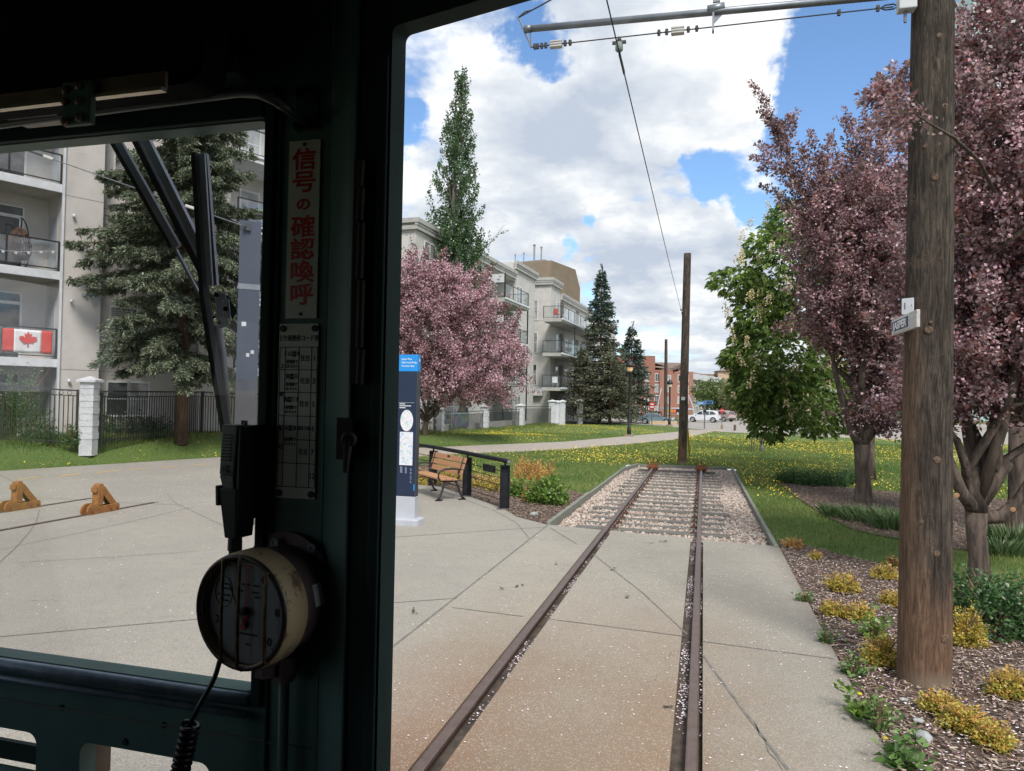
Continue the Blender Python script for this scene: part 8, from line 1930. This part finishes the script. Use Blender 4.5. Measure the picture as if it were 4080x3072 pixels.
m.tube([tuple(dial_pt(-.52 + .2 * math.cos(R_(a)), .28 + .28 * math.sin(R_(a)))) for a in range(0, 361, 15)], .0006, 4, cap=False)
for fx, fz_, l in ((-.02, .46, .18), (.22, .46, .14), (-.12, .34, .1), (.2, .34, .16), (.25, .26, .12), (0.02, -.42, .5), (.06, -.60, .08), (-.5, .42, .2), (-.48, .34, .26), (-.52, .22, .3), (-.5, .12, .2)): m.bar(tuple(dial_pt(fx - l / 2, fz_)), tuple(dial_pt(fx + l / 2, fz_)), .003, .0004, up=tuple(ax))
m.build('dial_markings', M_BLKINK, pg)
m = MB(); m.tube([tuple(dial_pt(.74 * math.cos(R_(a)), .80 * math.sin(R_(a)), .003)) for a in range(100, 78, -4)], .0012, 4); m.build('red_arc', M_REDINK, pg)
m = MB(); c0, c1 = dial_pt(0, -.32, .006), dial_pt(.0, .74, .006); m.bar(tuple(dial_pt(.02, -.30, .005)), tuple(dial_pt(.02, .76, .005)), .0022, .0008, up=tuple(ax)); m.bar(tuple(dial_pt(-.05, -.34, .005)), tuple(dial_pt(.03, -.05, .005)), .007, .0008, up=tuple(ax)); m.build('red_needle', M_REDINK, pg)
m = MB(); m.bar(tuple(dial_pt(.06, -.30, .008)), tuple(dial_pt(-.34, .44, .008)), .0022, .0008, up=tuple(ax)); m.lathe([(.006, .004), (.006, .011), (.003, .012)], (0, 0, 0), tuple(ax), 14); m.build('black_needle', M_BLKINK, pg)
for fx in (-.36, .02, .62):
    hz = math.sqrt(max(.01, 1 - fx * fx)); m = MB(); m.tube([tuple(dial_pt(fx, hz * 1.02, .010)), tuple(dial_pt(fx, hz * .97, .020)), tuple(dial_pt(fx, 0, .0215)), tuple(dial_pt(fx, -hz * .97, .020)), tuple(dial_pt(fx, -hz * 1.04, .010))], .0026, 6); m.build('guard_bar', M_BRSBAR, pg, smooth=True)
# flange with screws behind, fittings below
bp_ = -ax * dl_; fl = plate([(Rg * 1.08 * math.cos(a), Rg * 1.08 * math.sin(a)) for a in np.linspace(0, 2 * math.pi, 40)[:-1]], [], .008, 'flange', M_BRN, pg); place(fl, tuple(bp_ + ax * .006 + Vector((0, 0, Rg * .16))), tuple(xg), (0, 0, 1))
for u, v in ((1097, 2161), (1245, 2183)):
    q = yp(u, v, YW - .018); MB().lathe([(.0075, 0), (.0075, .004), (.0035, .004), (.003, .002)], tuple(q - fc_), (0, -1, 0), 12).build('screw', M_GALV, pg)
o = MB().box(-.011, .011, -.0006, .0006, -.017, .017).build('sticker', M_ENAM, pg); a_ = R_(12); nd = xg * math.cos(a_) + zg * math.sin(a_); q = nd * (Rg * .995) - ax * (.034 + .030); place(o, tuple(q), tuple(ax), tuple(nd))
m = MB(); p_ = -ax * .045 - zg * (Rg * .96); m.lathe([(.024, .01), (.024, -.012), (.017, -.014), (.017, -.034)], tuple(p_), (0, 0, 1), 6); p2 = -ax * (dl_ * .75) + xg * .014 - zg * (Rg * .96); m.lathe([(.016, .03), (.016, -.005), (.024, -.007), (.024, -.036), (.018, -.038), (.018, -.048)], tuple(p2), (0, 0, 1), 6); m.build('pipe_fitting', M_BRN, pg)
m = MB(); m.tube([tuple(p2 + Vector((0, 0, -.045))), tuple(p2 + Vector((0, 0, -.9)))], .0085, 12); m.build('supply_pipe', M_GRN, pg, smooth=True)

# ------------------------------------------------------------------ microphone in its holder with a curly cord
M_MIC = simple('dark_grey_plastic', (.16, .17, .175), (.13, .14, .145), 40, .5, 0, .1, 200); M_MICB = simple('black_plastic', (.008, .008, .009), None, 10, .5)
mc = yp(893, 1690, .995); dM = float(np.dot(mc - [0, 0, EYE], FWD)); mr = empty('microphone', tuple(mc), 0, 'dark grey slotted hand microphone in a holder before the wiper', 'microphone')
ex = Vector((.99, -.14, 0)).normalized(); ey = Vector((0, 0, 1)).cross(ex); sc_ = dM / F_PX
tilt = Matrix(((ex.x, ey.x, 0, 0), (ex.y, ey.y, 0, 0), (0, 0, 1, 0), (0, 0, 0, 1)))
def lp_(x, y, z): return tuple(tilt @ Vector((x, y, z)))
wd, dp__, hgt = 75 * sc_, 72 * sc_, 262 * sc_
def hexa(b0, b1, z0, z1, name, mat, bevel=.002):
    (x0, x1, y0, y1), (X0, X1, Y0_, Y1_) = b0, b1; v = [lp_(x0, y0, z0), lp_(x1, y0, z0), lp_(x1, y1, z0), lp_(x0, y1, z0), lp_(X0, Y0_, z1), lp_(X1, Y0_, z1), lp_(X1, Y1_, z1), lp_(X0, Y1_, z1)]
    return MB().raw(v, [(3, 2, 1, 0), (4, 5, 6, 7), (0, 1, 5, 4), (1, 2, 6, 5), (2, 3, 7, 6), (3, 0, 4, 7)]).build(name, mat, mr, bevel=bevel)
s_ = sc_
body = hexa((-20 * s_, wd - 20 * s_, 0, dp__), (0, wd, -.004, dp__), -hgt + 60 * s_, 0, 'body', M_MIC); low = hexa((-2 * s_, wd - 22 * s_, 4 * s_, dp__), (-20 * s_, wd - 20 * s_, 0, dp__), -hgt, -hgt + 60 * s_ - .0002, 'body_chin', M_MIC)
m = MB()
for i in range(9):
    z = -38 * s_ - i * 12.5 * s_; sh = -20 * s_ * (-z) / (hgt - 60 * s_); m.raw([lp_(sh + 12 * s_, -.0055 + .0009 * i * 0, z), lp_(sh + 56 * s_, -.0055, z), lp_(sh + 56 * s_, -.0055, z - 5.5 * s_), lp_(sh + 12 * s_, -.0055, z - 5.5 * s_), lp_(sh + 12 * s_, .003, z), lp_(sh + 56 * s_, .003, z), lp_(sh + 56 * s_, .003, z - 5.5 * s_), lp_(sh + 12 * s_, .003, z - 5.5 * s_)], [(0, 1, 2, 3), (0, 4, 5, 1), (1, 5, 6, 2), (2, 6, 7, 3), (3, 7, 4, 0)])
m.build('speaker_slots', M_MICB, mr)
t = text_mesh('C', .016, M_MICB, 'emblem', mr, .0008, bold=.0012); place(t, lp_(18 * s_, -.004, -178 * s_), tuple(ex), (0, 0, 1))
ho = hexa((10 * s_, wd - 8 * s_, 6 * s_, dp__ + 30 * s_), (-16 * s_, wd + 2 * s_, -6 * s_, dp__ + 40 * s_), -hgt - 190 * s_, -hgt + 8 * s_, 'holder', M_MICB); hexa((wd - 12 * s_, wd + 4 * s_, 4 * s_, dp__ + 60 * s_), (wd + .5 * s_, wd + 16 * s_, -2 * s_, dp__ + 60 * s_), -hgt - 120 * s_, -2 * s_, 'side_body', M_MICB); hexa((-26 * s_, -8 * s_, -10 * s_, 30 * s_), (-30 * s_, -12 * s_, -10 * s_, 30 * s_), -hgt - 62 * s_, -hgt + 18 * s_, 'holder_lug', M_MICB)
c0 = Vector(lp_(wd * .5, dp__ * .5, -hgt - 190 * s_)); m = MB(); m.lathe([(.011, 0), (.0115, -.02), (.0095, -.022), (.0095, -.05), (.0105, -.052), (.0105, -.075)], tuple(c0), (0, 0, 1), 14); m.build('strain_relief', M_MICB, mr)
MB().tube([lp_(wd + 8 * s_, 12 * s_, .0), lp_(wd + 8 * s_, 12 * s_, 14 * s_), lp_(wd + 22 * s_, 16 * s_, 14 * s_), lp_(wd + 22 * s_, 16 * s_, -12 * s_)], .0028, 6).build('hanging_loop', M_MIC, mr)
M_CORD = simple('black_cord', (.012, .011, .013), None, 30, .35)
cc = np.array(mr.location) + np.array(c0) + [0, 0, -.07]; pts = [cc, cc + [.01, .03, -.10], yp(905, 2560, 1.0), yp(855, 2700, .985), yp(800, 2800, .97), yp(765, 2868, .965), yp(757, 2890, .965)]
cord = empty('curly_cable', tuple(cc), 0, 'black cord hanging below the gauge and ending in a tight coil', 'cord'); sm_ = []
for i in range(len(pts) - 1):
    p0 = pts[max(i - 1, 0)]; p1 = pts[i]; p2_ = pts[i + 1]; p3 = pts[min(i + 2, len(pts) - 1)]
    for t in np.linspace(0, 1, 7)[:-1]: sm_.append(.5 * ((2 * p1) + (-p0 + p2_) * t + (2 * p0 - 5 * p1 + 4 * p2_ - p3) * t * t + (-p0 + 3 * p1 - 3 * p2_ + p3) * t ** 3))
MB().tube([tuple(p - cc) for p in sm_ + [pts[-1]]], .0042, 8).build('straight_cord', M_CORD, cord, smooth=True)
a, b_ = yp(762, 2880, .965), yp(690, 3200, .945); k = 220; co = []
u_ = Vector(b_ - a).normalized(); s1 = u_.orthogonal().normalized(); s2 = u_.cross(s1)
for i in range(k):
    t = i / (k - 1); an = t * 2 * math.pi * 13; q = Vector(a + (b_ - a) * t - cc) + (s1 * math.cos(an) + s2 * math.sin(an)) * .0115; co.append(tuple(q))
MB().tube(co, .0040, 7).build('coiled_cord', M_CORD, cord, smooth=True)
